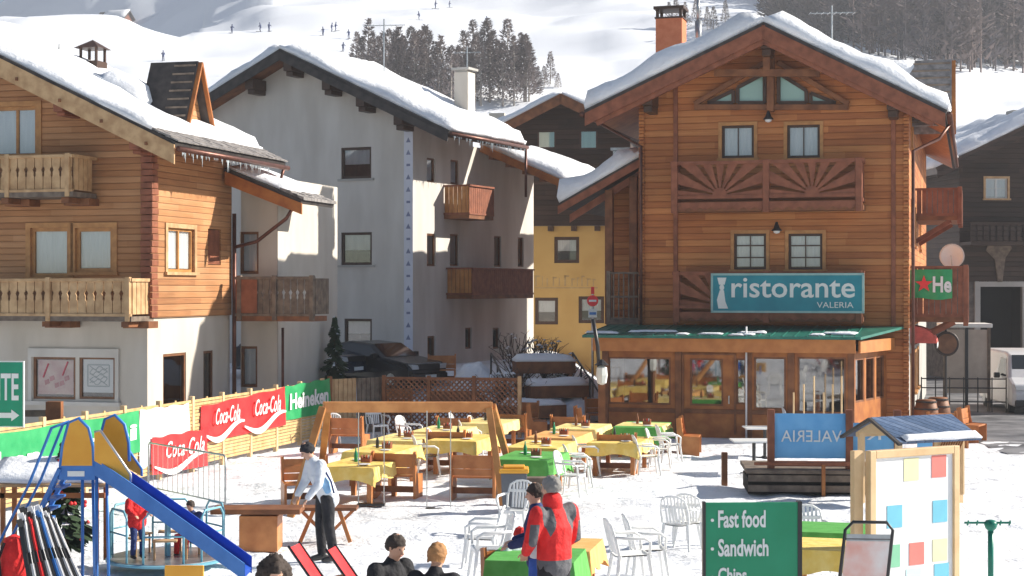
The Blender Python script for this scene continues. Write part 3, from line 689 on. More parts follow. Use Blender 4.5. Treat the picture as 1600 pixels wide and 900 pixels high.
# signs on the chalet
sg = thing('restaurant_sign', 'large teal restaurant sign with white lettering and a small white chef figure, on the balcony', 'sign', (RES.ox, RES.oy, 0), RES.r)
yo = -1.16; a, b, z0, z1 = RES.rect(1113, 428, 1348, 488, yo); mp = front_mp(yo)
q = MB(); q.box(a, b, yo, yo+.05, z0, z1); q.build('board', TEAL, sg)
q = MB()
for (u0, u1, w0, w1) in ((a-.04, b+.04, z1-.04, z1+.02), (a-.04, b+.04, z0-.02, z0+.04), (a-.04, a+.02, z0, z1), (b-.02, b+.04, z0, z1)): q.box(u0, u1, yo-.02, yo+.06, w0, w1)
q.build('frame', noisy('pale_teal_frame', (.25,.45,.45), (.35,.52,.5), 4, .4, .05), sg)
W_ = b-a; H_ = z1-z0
text('ristorante', OFFW, sg, mp, a+W_*.13, b-W_*.05, z0+H_*.38, z0+H_*.9, bold=.012)
text('VALERIA', OFFW, sg, mp, a+W_*.70, b-W_*.06, z0+H_*.12, z0+H_*.27)
q = MB(); cxh = a+W_*.065
q.prism([(cxh-.10,z0+.10),(cxh+.18,z0+.10),(cxh+.10,z0+.3),(cxh+.06,z0+.62),(cxh-.06,z0+.62),(cxh-.14,z0+.35)], -.012, -.004, 0, f=mp)
q.prism([(cxh+.07*math.cos(t), z0+.70+.09*math.sin(t)) for t in lin(0, 6, 10)], -.012, -.004, 0, f=mp)
q.prism([(cxh-.08,z0+.78),(cxh+.08,z0+.78),(cxh+.13,z0+.98),(cxh-.13,z0+.98)], -.014, -.005, 0, f=mp)
q.build('chef_figure', OFFW, sg)
bn = thing('beer_banner', 'green beer banner with a red star and white letters hung on the side balcony railing', 'banner', (RES.ox, RES.oy, 0), RES.r)
yo = 1.1; a, b, z0, z1 = RES.rect(1419, 421, 1488, 467, yo); mp = front_mp(yo)
q = MB(); n = 14
for k in range(n):
    for j in range(6):
        pass
vs = [(a+(b-a)*i/n, yo+.03*math.sin(i*1.1+j), z0+(z1-z0)*j/6+(.03*math.sin(i*.5) if j in (0,) else 0)) for j in range(7) for i in range(n+1)]
q.add(vs, [(j*(n+1)+i, j*(n+1)+i+1, (j+1)*(n+1)+i+1, (j+1)*(n+1)+i) for j in range(6) for i in range(n)]); q.build('cloth', GRNB, bn, smooth=True)
q = MB(); star(q, mp, a+(b-a)*.36, (z0+z1)/2, .26, -.06, -.045); q.build('star', REDB, bn)
text('He', WHITE, bn, mp, a+(b-a)*.56, b-.02, z0+.18, z1-.2, d=-.045, bold=.03)

# ================================================================ VERANDA
ver = thing('glazed_veranda', 'orange timber glazed veranda with green roof in front of the restaurant', 'veranda', (RES.ox, RES.oy, 0), RES.r)
VY = -3.0; vx0 = RES.front(946, 600, VY)[0]; vx1 = RES.front(1332, 600, VY)[0]; fx1 = .02+RES.front(1384, 600, 0)[0]
ztop = RES.front(1140, 548, VY)[1]
mpv = front_mp(VY)
def vr(x0, y0, x1, y1): return RES.rect(x0, y0, x1, y1, VY)
holes = [vr(950,558,1048,632), vr(1078,560,1130,634), vr(1150,560,1166,632), vr(1178,558,1228,640), vr(1246,558,1322,646)]
q = MB(); wall_panel(q, mpv, vx0, vx1, 0, ztop, holes, 0, 0, rev=.1, room=.1)
q.v = q.v; 
# remove the back planes by building again without them
q = MB()
us = None
def open_wall(mb, mp, u0, u1, z0, z1, holes, m=0, rev=.12):
    us = sorted({u0, u1, *[h[i] for h in holes for i in (0, 1)]}); zs = sorted({z0, z1, *[h[i] for h in holes for i in (2, 3)]})
    for dd in (0, rev):
        for i in range(len(us)-1):
            for j in range(len(zs)-1):
                uc = (us[i]+us[i+1])/2; zc = (zs[j]+zs[j+1])/2
                if any(h[0] < uc < h[1] and h[2] < zc < h[3] for h in holes): continue
                mb.add([mp(us[i],zs[j],dd), mp(us[i+1],zs[j],dd), mp(us[i+1],zs[j+1],dd), mp(us[i],zs[j+1],dd)], [(0,1,2,3)], m)
    for a, b, c, d in holes:
        for (p, q_) in (((a,c),(b,c)), ((b,c),(b,d)), ((b,d),(a,d)), ((a,d),(a,c))): mb.add([mp(*p,0), mp(*q_,0), mp(*q_,rev), mp(*p,rev)], [(0,1,2,3)], m)
open_wall(q, mpv, vx0, vx1, 0, ztop, holes); q.build('front_wall', W_OBEAM, ver)
for h in holes: window(ver, mpv, h, W_BEAM, GLASSR, nx=1, fw=.05, d=.04)
q = MB()
for px in (946, 1060, 1170, 1236, 1330):
    x = RES.front(px, 600, VY)[0]; q.box(x-.09, x+.09, VY-.05, VY+.02, 0, ztop)
q.box(vx0, vx1, VY-.03, VY, RES.front(1140, 640, VY)[1]-.12, RES.front(1140, 640, VY)[1]+.0); q.build('frame_posts', W_BEAM, ver, bevel=.01)
d0 = vr(1066,552,1150,682); q = MB(); q.box(d0[0], d0[0]+.05, VY-.045, VY-.002, .1, d0[3]); q.box(d0[1]-.05, d0[1], VY-.045, VY-.002, .1, d0[3]); q.box(d0[0], d0[1], VY-.045, VY-.002, d0[3]-.05, d0[3])
dd = q.build('door', W_BEAM, ver); q = MB(); q.cb((d0[1]-.18, VY-.08, 1.05), (.03,.05,.22)); q.build('handle', STEEL, dd)
# splayed right side
D2 = Vector((fx1-vx1, 0-VY)); Ls = D2.length; D2.normalize()
def mps(u, z, d): return (vx1+D2.x*u-D2.y*d, VY+D2.y*u+D2.x*d, z)
sh = [(.25+i*(Ls-.3)/3, .25+(i+1)*(Ls-.3)/3-.15, 1.0, 2.2) for i in range(3)]
q = MB(); open_wall(q, mps, 0, Ls, 0, ztop, sh); q.build('side_wall', W_OBEAM, ver)
for h in sh: window(ver, mps, h, W_BEAM, GLASSR, nx=1, fw=.05, d=.04)
q = MB(); pbox(q, front_mp(VY), vx0-.3, vx1+.1, ztop-.03, ztop+.33, -.30, -.24)
q.box(vx0-.02, vx0+.02, VY, 0, 0, ztop); pbox(q, mps, -.05, Ls, ztop-.03, ztop+.3, -.24, -.18); q.build('fascia', noisy('orange_fascia', (.46,.165,.045), (.56,.22,.065), 3, .5, .2, 16), ver)
# roof polygon: slopes gently up to facade, beads of snow on top
zr0 = ztop+.36; q = MB(); P = [(vx0-.55,VY-.5,zr0-.02),(vx1+.25,VY-.5,zr0-.02),(fx1+.5,-.03,zr0+.2),(vx0-.55,-.03,zr0+.2)]
P2 = [(x, y, z+.07) for x, y, z in P]; q.add(P+P2, [(3,2,1,0),(4,5,6,7),(0,1,5,4),(1,2,6,5),(2,3,7,6),(3,0,4,7)]); vr_ = q.build('roof', GREENROOF, ver)
q = MB(); rng = random.Random(5)
for k in range(16):
    t = rng.random(); x = vx0-.4+t*(vx1-vx0+.4); y = VY-.4+rng.random()*.9; z = zr0+.06+(y-VY+.5)/3.47*.22
    w_ = .15+.3*rng.random(); s = snow_sheet((x-w_,y-.07,z),(x+w_,y-.07,z),(x+w_,y+.2,z+.015),(x-w_,y+.2,z+.015), .05, k, du=.08, rnd=.08); s.build('snow_patch', ROOFSNOW, vr_, smooth=True)
q = MB()
for k in range(24):
    x = vx0-.5+(vx1-vx0+.6)*k/23; q.bar((x,VY-.5,zr0+.06), (x,-.05,zr0+.28), .025, .02)
q.build('seams', GREENROOF, vr_)
q = MB(); q.box(vx0-.02, vx1, VY+.15, -.05, .02, .06); q.box(vx0, vx1+.5, -.6, -.05, .06, 2.5); q.build('interior', ROOM, ver)
# lamp and pole beside the veranda
x, y, z = at(1166, 45.2); po = MB(); po.tube([(x,y,0),(x,y,3.05)], .028); tag(po.build('flag_pole', WHITE, smooth=True), 'thin white pole standing in front of the veranda door', 'pole')
x, y, z = at(1158, 44.6)
x, y, z = at(940, 43.0)
lp = thing('lantern_post', 'slanting black lamp post with a small white lantern at the left corner of the veranda', 'lamp post', (x, y, 0))
q = MB(); q.tube([(.05,0,0),(-.1,0,2.6),(-.22,0,3.3)], .05); q.build('pole', BLACK, lp, smooth=True)
q = MB(); q.lathe([(.03,1.5),(.12,1.55),(.15,1.75),(.13,1.95),(.05,2.0)], 8, c=(0,-.1,.1)); q.build('lantern', OFFW, lp)
q = MB(); q.lathe([(.19,2.05),(.03,2.2)], 8, c=(0,-.1,.06)); q.build('lantern_cap', BLACK, lp)
q = MB(); q.box(-.09,.09,-.12,.02,.0,1.6); q.build('post', W_BEAM, lp)
# ================================================================ WHITE HOUSE
WH = Frame(645, 56.6, -25)
wh = thing('white_house', 'tall white plastered house with dark window frames and two wooden side balconies, in the middle', 'building', (WH.ox, WH.oy, 0), WH.r)
YV = -1.0
xa, za = WH.front(437, 76, YV); xr, zr = WH.front(702, 204, YV); sl = (za-zr)/(xr-xa); xl = xa-(xr-xa)*1.05; zl = za-(xa-xl)*sl
def rz(x): return za-abs(x-xa)*sl
L1 = xl+1.3; DW = 10
wn_ = [WH.rect(533,230,580,279), WH.rect(533,363,581,414), WH.rect(538,498,581,541)]
q = MB(); wall_panel(q, F0, L1, 0, .8, rz(L1)-.15, wn_, 0, 1)
zc = rz(L1)-.15; q.add([(L1,0,zc),(0,0,zc),(0,0,rz(0)-.1),(xa,0,za-.15)], [(0,1,2,3)]); q.build('front_wall', [PL_W, ROOM], wh)
swn = [WH.srect(667,247,680,285), WH.srect(704,250,717,288), WH.srect(732,256,744,290), WH.srect(667,365,681,416), WH.srect(703,366,717,416), WH.srect(731,367,741,415), WH.srect(772,369,783,417), WH.srect(809,371,818,417),
       WH.srect(668,525,680,566), WH.srect(727,512,737,545), WH.srect(770,512,780,545)]
Y1 = WH.side(822, 450, xr)[0]
wa = (WH.front(752, 226, Y1)); wb_ = WH.front(885, 284, Y1)
def wrz(x): return wa[1]+(wb_[1]-wa[1])*(x-wa[0])/(wb_[0]-wa[0])
sA = [h for h in swn if h[1] < Y1-.5]; sB = [h for h in swn if h[0] > Y1-.5]
q = MB(); wall_panel(q, S0, 0, Y1-.5, .8, rz(0)-.1, sA, 0, 1); wall_panel(q, S0, Y1-.5, DW, .8, wrz(0)-.15, sB, 0, 1)
q.add([(L1,Y1-.5,rz(L1)),(0,Y1-.5,rz(0)-.1),(xa,Y1-.5,za-.15)], [(0,1,2)]); q.add([(0,Y1-.5,wrz(0)-.3),(0,Y1-.5,rz(0)-.1),(L1,Y1-.5,rz(0)-.1),(L1,Y1-.5,wrz(0)-.3)], [(0,1,2,3)])
q.add([(L1,DW,.8),(0,DW,.8),(0,DW,wrz(0)-.15),(L1,DW,wrz(0)-.15)], [(0,1,2,3)]); q.add([(L1,0,.8),(L1,Y1-.5,.8),(L1,Y1-.5,rz(L1)),(L1,0,rz(L1))], [(0,1,2,3)])
q.build('side_wall', [PL_W, ROOM], wh)
GREYSH = noisy('grey_shutter', (.30,.28,.27), (.38,.36,.34), 4, .6, .2)
for h in wn_: window(wh, F0, h, FR_DK, nx=1, fw=.09, curtain='half', sill=1)
for h in wn_:
    q = MB(); q.box(h[0]-.12, h[1]+.12, -.05, 0, h[2]-.08, h[2]-.003); q.build('sill', PL_G, wh)
for h in swn: window(wh, S0, h, FR_BR, nx=1, fw=.06, curtain='full' if h[3] > 4 else None)
# quoin stripe painted at the corner: stylised diamonds
q = MB(); q.box(-.34, .004, -.006, 0, 1.4, rz(0)-.25); q.build('corner_stripe', noisy('pale_corner_paint', (.66,.68,.76), (.72,.73,.8), 2, .8, .1), wh)
z = 2.0; k = 0; ORN = noisy('dark_blue_paint', (.2,.22,.34), (.26,.28,.4), 3, .7, .05)
while z < rz(0)-.7:
    q = MB()
    if k % 3: q.prism([(-.17,z+.09),(-.26,z-.08),(-.08,z-.08)], -.012, -.006)
    else: q.prism([(-.24,z-.05),(-.10,z-.05),(-.10,z+.03),(-.24,z+.03)], -.012, -.006)
    z += .42; k += 1; q.build('corner_ornament', ORN, wh)
purl = [(WH.front(px, py, -.6)[0], rz(WH.front(px, py, -.6)[0])-.30, .34, .36, -.85, .05) for px, py in ((395,135), (455,100), (515,130), (568,160), (627,186))]
gable(wh, xa, za, xl, zl, xr, zr, YV, Y1, th=.2, edge=DKROOF, barge=DKROOF, snow=.36, bh=.26, purl=purl, purl_m=FR_DK, soffit=W_BEAM)
tube_part('gutter', [(xr+.06, YV, zr-.1), (xr+.06, Y1, zr-.1)], .07, COPPER, wh)
tube_part('downpipe', [(xr+.06, Y1-.15, zr-.12), (xr+.06, Y1-.15, zr-1.9)], .05, COPPER, wh)
c = WH.front(726, 170, 4.5); q = MB(); q.box(c[0]-.28, c[0]+.28, 4.2, 4.8, rz(c[0])-.2, WH.front(726, 114, 4.5)[1]); cc = q.build('chimney', PL_C, wh, bevel=.01)
zt = WH.front(726, 114, 4.5)[1]; q = MB(); q.box(c[0]-.36, c[0]+.36, 4.1, 4.9, zt+.08, zt+.16); q.box(c[0]-.2, c[0]+.2, 4.25, 4.75, zt, zt+.08); q.build('chimney_cap', PL_G, cc)
def sbal(root, y0, y1, z0, z1, xo, front, side, step=.17):
    b = MB(); b.box(.01, xo, y0, y1, z0-.16, z0-.02); bal = b.build('balcony', W_BEAM, root)
    def fm(u, z, d): return (u, y0+d, z)
    def sm(u, z, d): return (xo-d, u, z)
    q = MB(); u = .04
    while u < xo-.02: q.prism([(u,z0+.04),(min(u+step-.02,xo),z0+.04),(min(u+step-.02,xo),z1-.05),(u,z1-.05)], 0, .03, 0, f=fm); u += step
    q.build('front_boards', front, bal); q = MB(); u = y0
    while u < y1-.05: q.prism([(u,z0+.04),(u+step-.02,z0+.04),(u+step-.02,z1-.05),(u,z1-.05)], 0, .03, 0, f=sm); u += step
    q.build('side_boards', side, bal)
    q = MB(); q.box(0, xo+.06, y0-.04, y0+.07, z1-.06, z1); q.box(xo-.05, xo+.06, y0, y1, z1-.06, z1); q.box(0, xo+.03, y0-.02, y0+.05, z0-.02, z0+.05); q.box(xo-.04, xo+.03, y0, y1, z0-.02, z0+.05)
    q.build('rail', side, bal); return bal
def sbpx(px0, pxm, px1, y0, y1, xo, front, side):
    # pxm: the outer front corner; depth from that corner
    a = WH.side(pxm, 450, xo)[0]; b = WH.side(px1, 450, xo)[0]
    _, z1 = WH.side(pxm, y0, xo); _, z0 = WH.side(pxm, y1, xo)
    return sbal(wh, a, b, z0, z1, xo, front, side)
sbpx(690, 733, 771, 288, 334, 1.0, W_SWING, W_RED)
sbpx(692, 737, 833, 418, 460, 1.0, W_SWING, W_RED)
# rear lower wing with its own snowy roof
wg = thing('rear_wing', 'lower rear wing of the white house with a steep snowy lean-to roof and brown soffit', 'building', (WH.ox, WH.oy, 0), WH.r)
a = wa; bx = wb_
q = MB(); roof_slab(q, (bx[0],Y1,bx[1]), (bx[0],DW+.6,bx[1]), (a[0],DW+.6,a[1]), (a[0],Y1,a[1]), .18)
r_ = q.build('roof', W_BEAM, wg)
snow_sheet((bx[0],Y1+.03,bx[1]), (bx[0],DW+.5,bx[1]), (a[0],DW+.5,a[1]), (a[0],Y1+.03,a[1]), .35, 21).build('snow_cover', ROOFSNOW, r_, smooth=True)
q = MB()
for k in range(5): x_ = a[0]+(bx[0]-a[0])*(k+.5)/5; q = MB(); q.box(x_-.09, x_+.09, Y1+.1, DW+.3, wrz(x_)-.40, wrz(x_)-.2); q.build('rafter', W_BEAM, wg)
q = MB(); q.bar((a[0],Y1-.03,wrz(a[0])-.14), (bx[0],Y1-.03,bx[1]-.14), .05, .26, up=(0,0,1)); q.build('bargeboard', W_OBEAM, wg)
# ================================================================ DARK AND OCHRE HOUSE
YH = Frame(945, 72, -8)
yh = thing('ochre_house', 'ochre house with dark timber upper storey and snowy gable roof behind the others', 'building', (YH.ox, YH.oy, 0), YH.r)
xa, za = YH.front(876, 146, -1); xr, zr = YH.front(1000, 205, -1); xl, zl = YH.front(748, 212, -1)
x0, x1 = YH.front(775, 300)[0], YH.front(985, 300)[0]; zd = YH.front(880, 352)[1]
h1 = [YH.rect(840,203,869,233), YH.rect(906,203,934,234)]; h2 = [YH.rect(866,370,905,411), YH.rect(836,465,872,507), YH.rect(904,463,944,505)]
ze = min(zl, zr)+.2
q = MB(); wall_panel(q, front_mp(-.12), x0, x1, zd, ze, [], 0, 0); q = MB(); wall_panel(q, front_mp(-.12), x0, x1, zd, ze, h1, 0, 1)
def yrz(x): return za+(zr-za)*(x-xa)/(xr-xa) if x > xa else za+(zl-za)*(x-xa)/(xl-xa)
q.add([(x0,-.12,ze),(x1,-.12,ze),(x1,-.12,yrz(x1)),(xa,-.12,za-.1),(x0,-.12,yrz(x0))], [(0,1,2,3,4)]); q.box(x0, x1, -.12, 8, zd-.02, zd); q.box(x0-.01, x0, -.12, 8, zd, yrz(x0)); q.box(x1, x1+.01, -.12, 8, zd, yrz(x1)); q.build('upper_wall', [W_DARK, ROOM], yh)
q = MB(); wall_panel(q, F0, x0, x1, 0, zd-.03, h2, 0, 1); q.box(x0, x0+.05, 0, 8, 0, zd-.03); q.box(x1-.05, x1, 0, 8, 0, zd-.03); q.build('lower_wall', [PL_Y, ROOM], yh)
for h in h1: window(yh, front_mp(-.12), h, FR_DK, GLASSG, nx=1, curtain='full', d=.04)
for h in h2: window(yh, F0, h, FR_DK, nx=1, fw=.14, curtain='half')
gable(yh, xa, za, xl, zl, xr, zr, -1, 9, th=.22, edge=W_BEAM, barge=W_BEAM, snow=.3, bh=.3, purl=[])
q = MB()
for k in range(6): x = x0+.4+k*(x1-x0-.8)/5; q = MB(); q.box(x-.11, x+.11, -.4, 0, zd-.26, zd-.05); q.build('beam_end', FR_DK, yh)
q = MB(); a, b, z0, z1 = YH.rect(836, 430, 934, 447); rng = random.Random(2); u = a
while u < b-.2:
    w_ = .1+rng.random()*.12; hh = z0+(z1-z0)*(.6+.4*rng.random()); q.box(u, u+w_*.35, -.008, 0, z0, hh)
    if rng.random() < .6: q.box(u, u+w_, -.008, 0, hh-.06, hh)
    u += w_+.09
q.box(a, b, -.008, 0, z0-.1, z0-.05); q.build('mural_band', noisy('faded_mural', (.40,.27,.12), (.48,.34,.17), 4, .9, .1), yh)
c = YH.front(778, 200, 3); q = MB(); q.box(c[0]-.35, c[0]+.35, 2.6, 3.3, zl-1, YH.front(778, 178, 3)[1]); q.build('chimney', PL_C, yh)
# ================================================================ LEFT CHALET
CH = Frame(232, 41.3, -15)
ch = thing('left_chalet', 'honey coloured timber chalet on a cream ground floor with carved balconies, at the left edge', 'building', (CH.ox, CH.oy, 0), CH.r)
YV = -1.0
xr, zr = CH.front(275, 222, YV); x2, z2 = CH.front(0, 86, YV); sl = (z2-zr)/(xr-x2); xa = xr-8.2; za = zr+8.2*sl; xl = xa-6; zl = za-6*sl
def crz(x): return za-abs(x-xa)*sl
zf = CH.front(232, 497)[1]; L0 = xa-5; DC = CH.side(362, 400)[0]
hf = [CH.rect(-40,167,58,246), CH.rect(48,356,108,433), CH.rect(118,356,176,425)]
q = MB(); wall_panel(q, F0, L0, 0, zf, crz(0)-.25, hf, 0, 1); zc = crz(0)-.25
q2 = CH.rect(-40,167,58,246)
q = MB(); wall_panel(q, F0, L0, 0, zf, q2[2], hf[1:], 0, 1)
wall_panel(q, F0, q2[0]-.5, q2[1]+.25, q2[2], q2[3]+.15, [q2], 0, 1)
q.add([(q2[1]+.25,0,q2[2]),(0,0,q2[2]),(0,0,crz(0)-.1),(q2[1]+.25,0,crz(q2[1]+.25)-.1)], [(0,1,2,3)])
q.add([(L0,0,q2[3]+.15),(q2[1]+.25,0,q2[3]+.15),(q2[1]+.25,0,crz(q2[1]+.25)-.1),(xa,0,za-.1),(L0,0,crz(L0)-.1)], [(0,1,2,3,4)])
q.add([(L0,0,q2[2]),(q2[0]-.5,0,q2[2]),(q2[0]-.5,0,q2[3]+.15),(L0,0,q2[3]+.15)], [(0,1,2,3)])
q.build('front_wall', [W_OR2, ROOM], ch)
hs = [CH.srect(261,357,303,425), CH.srect(325,358,345,414)]
q = MB(); wall_panel(q, S0, 0, DC, zf, crz(0)-.12, hs, 0, 1); q.build('side_wall', [W_OR2, ROOM], ch)
hg = [CH.rect(50,558,116,624), CH.rect(122,558,178,624)]; hgs = [CH.srect(258,552,294,640), CH.srect(321,548,336,640)]
q = MB(); wall_panel(q, F0, L0, -.05, 0, zf-.002, hg, 0, 1); 
q = MB(); wall_panel(q, front_mp(.06), L0, -.06, -.2, zf-.002, hg, 0, 1); wall_panel(q, side_mp(-.06), .06, DC, -.2, zf-.002, hgs, 0, 1); q.build('ground_floor_wall', [PL_C, ROOM], ch)
for h in hf: window(ch, F0, h, FR_OR, nx=1 if h is not hf[0] else 3, trim=FR_OR, tw=.13, curtain='full', fw=.09)
window(ch, S0, hs[0], FR_OR, nx=2, trim=W_PALE, tw=.12, curtain='full')
q = MB(); h = hs[1]; pbox(q, S0, h[0]+.02, h[1]-.02, h[2]+.02, h[3]-.02, .03, .07)
for k in range(12): z = h[2]+.06+k*(h[3]-h[2]-.1)/12; pbox(q, S0, h[0]+.05, h[1]-.05, z, z+.05, .015, .03)
q.build('shutter', W_RED, ch)
for h in hgs: window(ch, side_mp(-.06), h, FR_BR, nx=1, d=.05)
fgm = front_mp(.06)
for h in hg: window(ch, fgm, h, FR_BR, nx=1, d=.05, name='shop_window', fw=.06)
q = MB(); a, b, c0, e = hg[0][0]-.12, hg[1][1]+.12, hg[0][2]-.05, hg[0][3]
pbox(q, fgm, a, b, e+.0, e+.22, -.06, 0); pbox(q, fgm, a-.05, b+.05, c0-.1, c0, -.1, 0); pbox(q, fgm, a, a+.1, c0, e, -.06, 0); pbox(q, fgm, b-.1, b, c0, e, -.06, 0); q.build('shopfront_surround', PL_W, ch)
# posters in the shop windows (flat prints)
h = hg[0]; po_ = thing('window_poster', 'pink abstract poster in the left shop window of the left chalet', 'poster', (CH.ox, CH.oy, 0), CH.r)
q = MB(); pbox(q, fgm, h[0]+.1, h[1]-.1, h[2]+.12, h[3]-.08, .075, .085); q.build('sheet', noisy('pink_print', (.62,.30,.32), (.80,.62,.55), 2.2, .6, 0), po_)
q = MB(); 
for (p, r_) in (((.25,.7),.07), ((.8,.75),.06)):
    u = h[0]+.1+(h[1]-h[0]-.2)*p[0]; z = h[2]+(h[3]-h[2])*p[1]; q.bar(fgm(u-.1,z-.2,.07), fgm(u+.05,z+.15,.07), .03, .06, up=(0,1,0))
for k in range(5):
    u = h[0]+.3+k*.14; z = h[2]+.35+.1*math.sin(k*2); q.prism([(u,z),(u+.13,z+.05),(u+.10,z+.16),(u-.02,z+.12)], .066, .072, 0, f=fgm)
q.build('print_shapes', noisy('dark_pink_ink', (.50,.08,.12), (.62,.15,.18), 3, .6, 0), po_)
h = hg[1]; po_ = thing('window_chart', 'white map-like chart in the right shop window of the left chalet', 'poster', (CH.ox, CH.oy, 0), CH.r)
q = MB(); pbox(q, fgm, h[0]+.05, h[1]-.05, h[2]+.16, h[3]-.05, .075, .085); q.build('sheet', WHITE, po_)
q = MB(); a, b, c0, e = h[0]+.2, h[1]-.2, h[2]+.32, h[3]-.2; rng = random.Random(8)
for (p0, p1) in (((a,c0),(b,c0)), ((b,c0),(b,e)), ((b,e),(a,e)), ((a,e),(a,c0))): q.bar(fgm(*p0,.07), fgm(*p1,.07), .03, .006, up=(0,1,0))
for k in range(7):
    pts = [(a+.05+(b-a-.1)*i/6, c0+.08+(e-c0-.16)*k/6+.06*math.sin(i*1.9+k*2.3)) for i in range(7)]
    for i in range(6): q.bar(fgm(*pts[i],.07), fgm(*pts[i+1],.07), .02, .006, up=(0,1,0))
q.build('chart_lines', noisy('grey_ink', (.3,.36,.38), (.4,.45,.46), 3, .6, 0), po_)
# corner logs
q = MB(); z = zf; rng = random.Random(4)
while z < crz(0)-.3: q.box(-.1, .2+rng.random()*.04, -.22-rng.random()*.04, .1, z+.01, z+.155); z += .16
q.build('log_ends', W_RED, ch, bevel=.015)
q = MB(); q.box(-.12, .07, -.05, .08, 0, zf-.01)
purl = []
for px, py in ((100,150), (218,214)):
    x, z = CH.front(px, py, -.6); purl.append((x, crz(x)-.5, .26, .2, -.9, .1))
YC = CH.side(447, 450, xr)[0]
gable(ch, xa, za, xl, zl, xr, zr, YV, YC, th=.14, edge=DKROOF, barge=W_PALE, snow=.26, bh=.42, purl=purl, purl_m=W_RED, soffit=W_RED, slates=.75, snow_in=.02)
q = MB()
for px, py in ((28,118),(95,152),(160,182),(230,208)):
    x = CH.front(px, py, YV)[0]; q.cb((x, YV-.06, crz(x)-.38), (.06,.05,.08))
q.build('bolt_heads', W_BEAM, ch)
tube_part('gutter', [(xr+.06, YV, zr-.16), (xr+.06, YC, zr-.16)], .07, COPPER, ch)
x362 = .1
tube_part('downpipe', [(x362, DC-.05, zf+2.9-.1), (x362, DC-.05, .1)], .06, COPPER, ch)
tube_part('downpipe', [(xr+.05, YC-.3, zr-.2), (xr-.05, YC-.3, zr-.55), (xr-.4, YC-.4, zr-.8)], .045, COPPER, ch)
dormer(ch, -.1, crz(-.1)-.05, 2.6, .72, 1.75, -1.25, 0, W_OR2, DKROOF, 1, snow=False)
# cupola cap on the ridge snow
snow_sheet((-1.1,1.6,crz(-1.1)+.1),(-1.1,3.7,crz(-1.1)+.1),(-2.5,3.7,crz(-2.5)+.1),(-2.5,1.6,crz(-2.5)+.1), .62, 15, rnd=.7).build('snow_drift', ROOFSNOW, ch, smooth=True)
c = CH.front(145, 90, 4.6); cx_, cz_ = c
cu = MB(); 
for sx in (-1,1):
    for sy in (-1,1): cu.cb((cx_+sx*.24, 4.6+sy*.24, cz_+.06), (.06,.06,.40))
cu.box(cx_-.29, cx_+.29, 4.31, 4.89, cz_-.6, cz_-.12)
cpo = cu.build('chimney_hood', FR_DK, ch); q = MB(); q.add([(cx_-.38,4.22,cz_+.24),(cx_+.38,4.22,cz_+.24),(cx_+.38,4.98,cz_+.24),(cx_-.38,4.98,cz_+.24),(cx_,4.6,cz_+.50)], [(0,1,2,3),(0,1,4),(1,2,4),(2,3,4),(3,0,4)]); q.build('hood_roof', FR_DK, cpo)
q = MB(); q.tube([(cx_-1.0,4.5,cz_-.8),(cx_-1.0,4.5,cz_+.4)], .025); q.build('snow_stake', STEEL, ch)
c = CH.front(268, 158, 3.0); q = MB(); q.tube([(c[0],2.4,c[1]-.9),(c[0],2.4,c[1]+.05)], .1); q.tube([(c[0],2.4,c[1]+.05),(c[0],2.4,c[1]+.12)], .15); q.build('vent_pipe', STEEL, ch)
# balconies
def cbal(x0, x1, y0, y1, yo, posts):
    a = CH.front(x0, y0, yo)[0]; b = CH.front(x1, y0, yo)[0]; z1 = CH.front((x0+x1)/2, y0, yo)[1]; z0 = CH.front((x0+x1)/2, y1, yo)[1]
    m = MB(); m.box(a, b+.05, yo-.03, -.02, z0-.12, z0); bal = m.build('balcony', W_GREY, ch)
    balustrade(bal, front_mp(yo), a, b, z0, z1, 0, W_PALE, W_PALE, post=[CH.front(p, 300, yo)[0] for p in posts], step=.235)
    q = MB()
    for k in range(4): q.box(b-.02, b+.02, yo+.1+k*.22, yo+.29+k*.22, z0+.05, z1-.05)
    q.box(b-.06, b+.06, yo, 0, z1-.08, z1); q.build('end_panel', W_PALE, bal)
    for p in posts:
        x = CH.front(p-8, 300, yo)[0]; q = MB(); q.box(x-.35, x+.35, -.5, 0, z0-.30, z0-.13); q.box(x-.1, x+.1, yo+.1, -.3, z0-.26, z0-.13); q.build('joist', W_BEAM, bal)
cbal(-90, 112, 243, 301, -1.15, (-60, 12, 106)); cbal(-90, 203, 435, 494, -1.15, (-60, 76, 200))
# recessed cream annex to the right with a small snowy roof and balcony
an = thing('chalet_annex', 'cream annex with a small snowy roof and dark wooden balcony behind the left chalet', 'building', (CH.ox, CH.oy, 0), CH.r)
XA = CH.front(434, 400, DC+.5)[0]
zan = CH.front(434, 300, DC+.5)[1]
def fan(px, py): return CH.front(px, py, DC+.5)
def ran(x0, y0, x1, y1): return CH.rect(x0, y0, x1, y1, DC+.5)
ha = [ran(375,362,404,428), ran(376,541,402,605)]
q = MB(); mpa = front_mp(DC+.5); wall_panel(q, mpa, .05, XA, 0, zan+.4, ha, 0, 1); q.box(XA-.02, XA, DC+.5, 10, 0, zan+.4); q.build('wall', [PL_C, ROOM], an)
for h in ha: window(an, mpa, h, FR_BR, nx=1, curtain='full')
p1 = CH.front(472, 312, DC-.6); p0 = CH.front(352, 262, DC-.6); YA = CH.side(522, 450, p1[0])[0]
q = MB(); roof_slab(q, (p1[0],DC-.6,p1[1]), (p1[0],YA,p1[1]), (p0[0],YA,p0[1]), (p0[0],DC-.6,p0[1]), .12); ar = q.build('roof', DKROOF, an)
snow_sheet((p1[0]-.5,DC-.55,p1[1]+.22), (p1[0]-.5,YA-.08,p1[1]+.22), (p0[0],YA-.08,p0[1]), (p0[0],DC-.55,p0[1]), .22, 31).build('snow_cover', ROOFSNOW, ar, smooth=True)
q = MB()
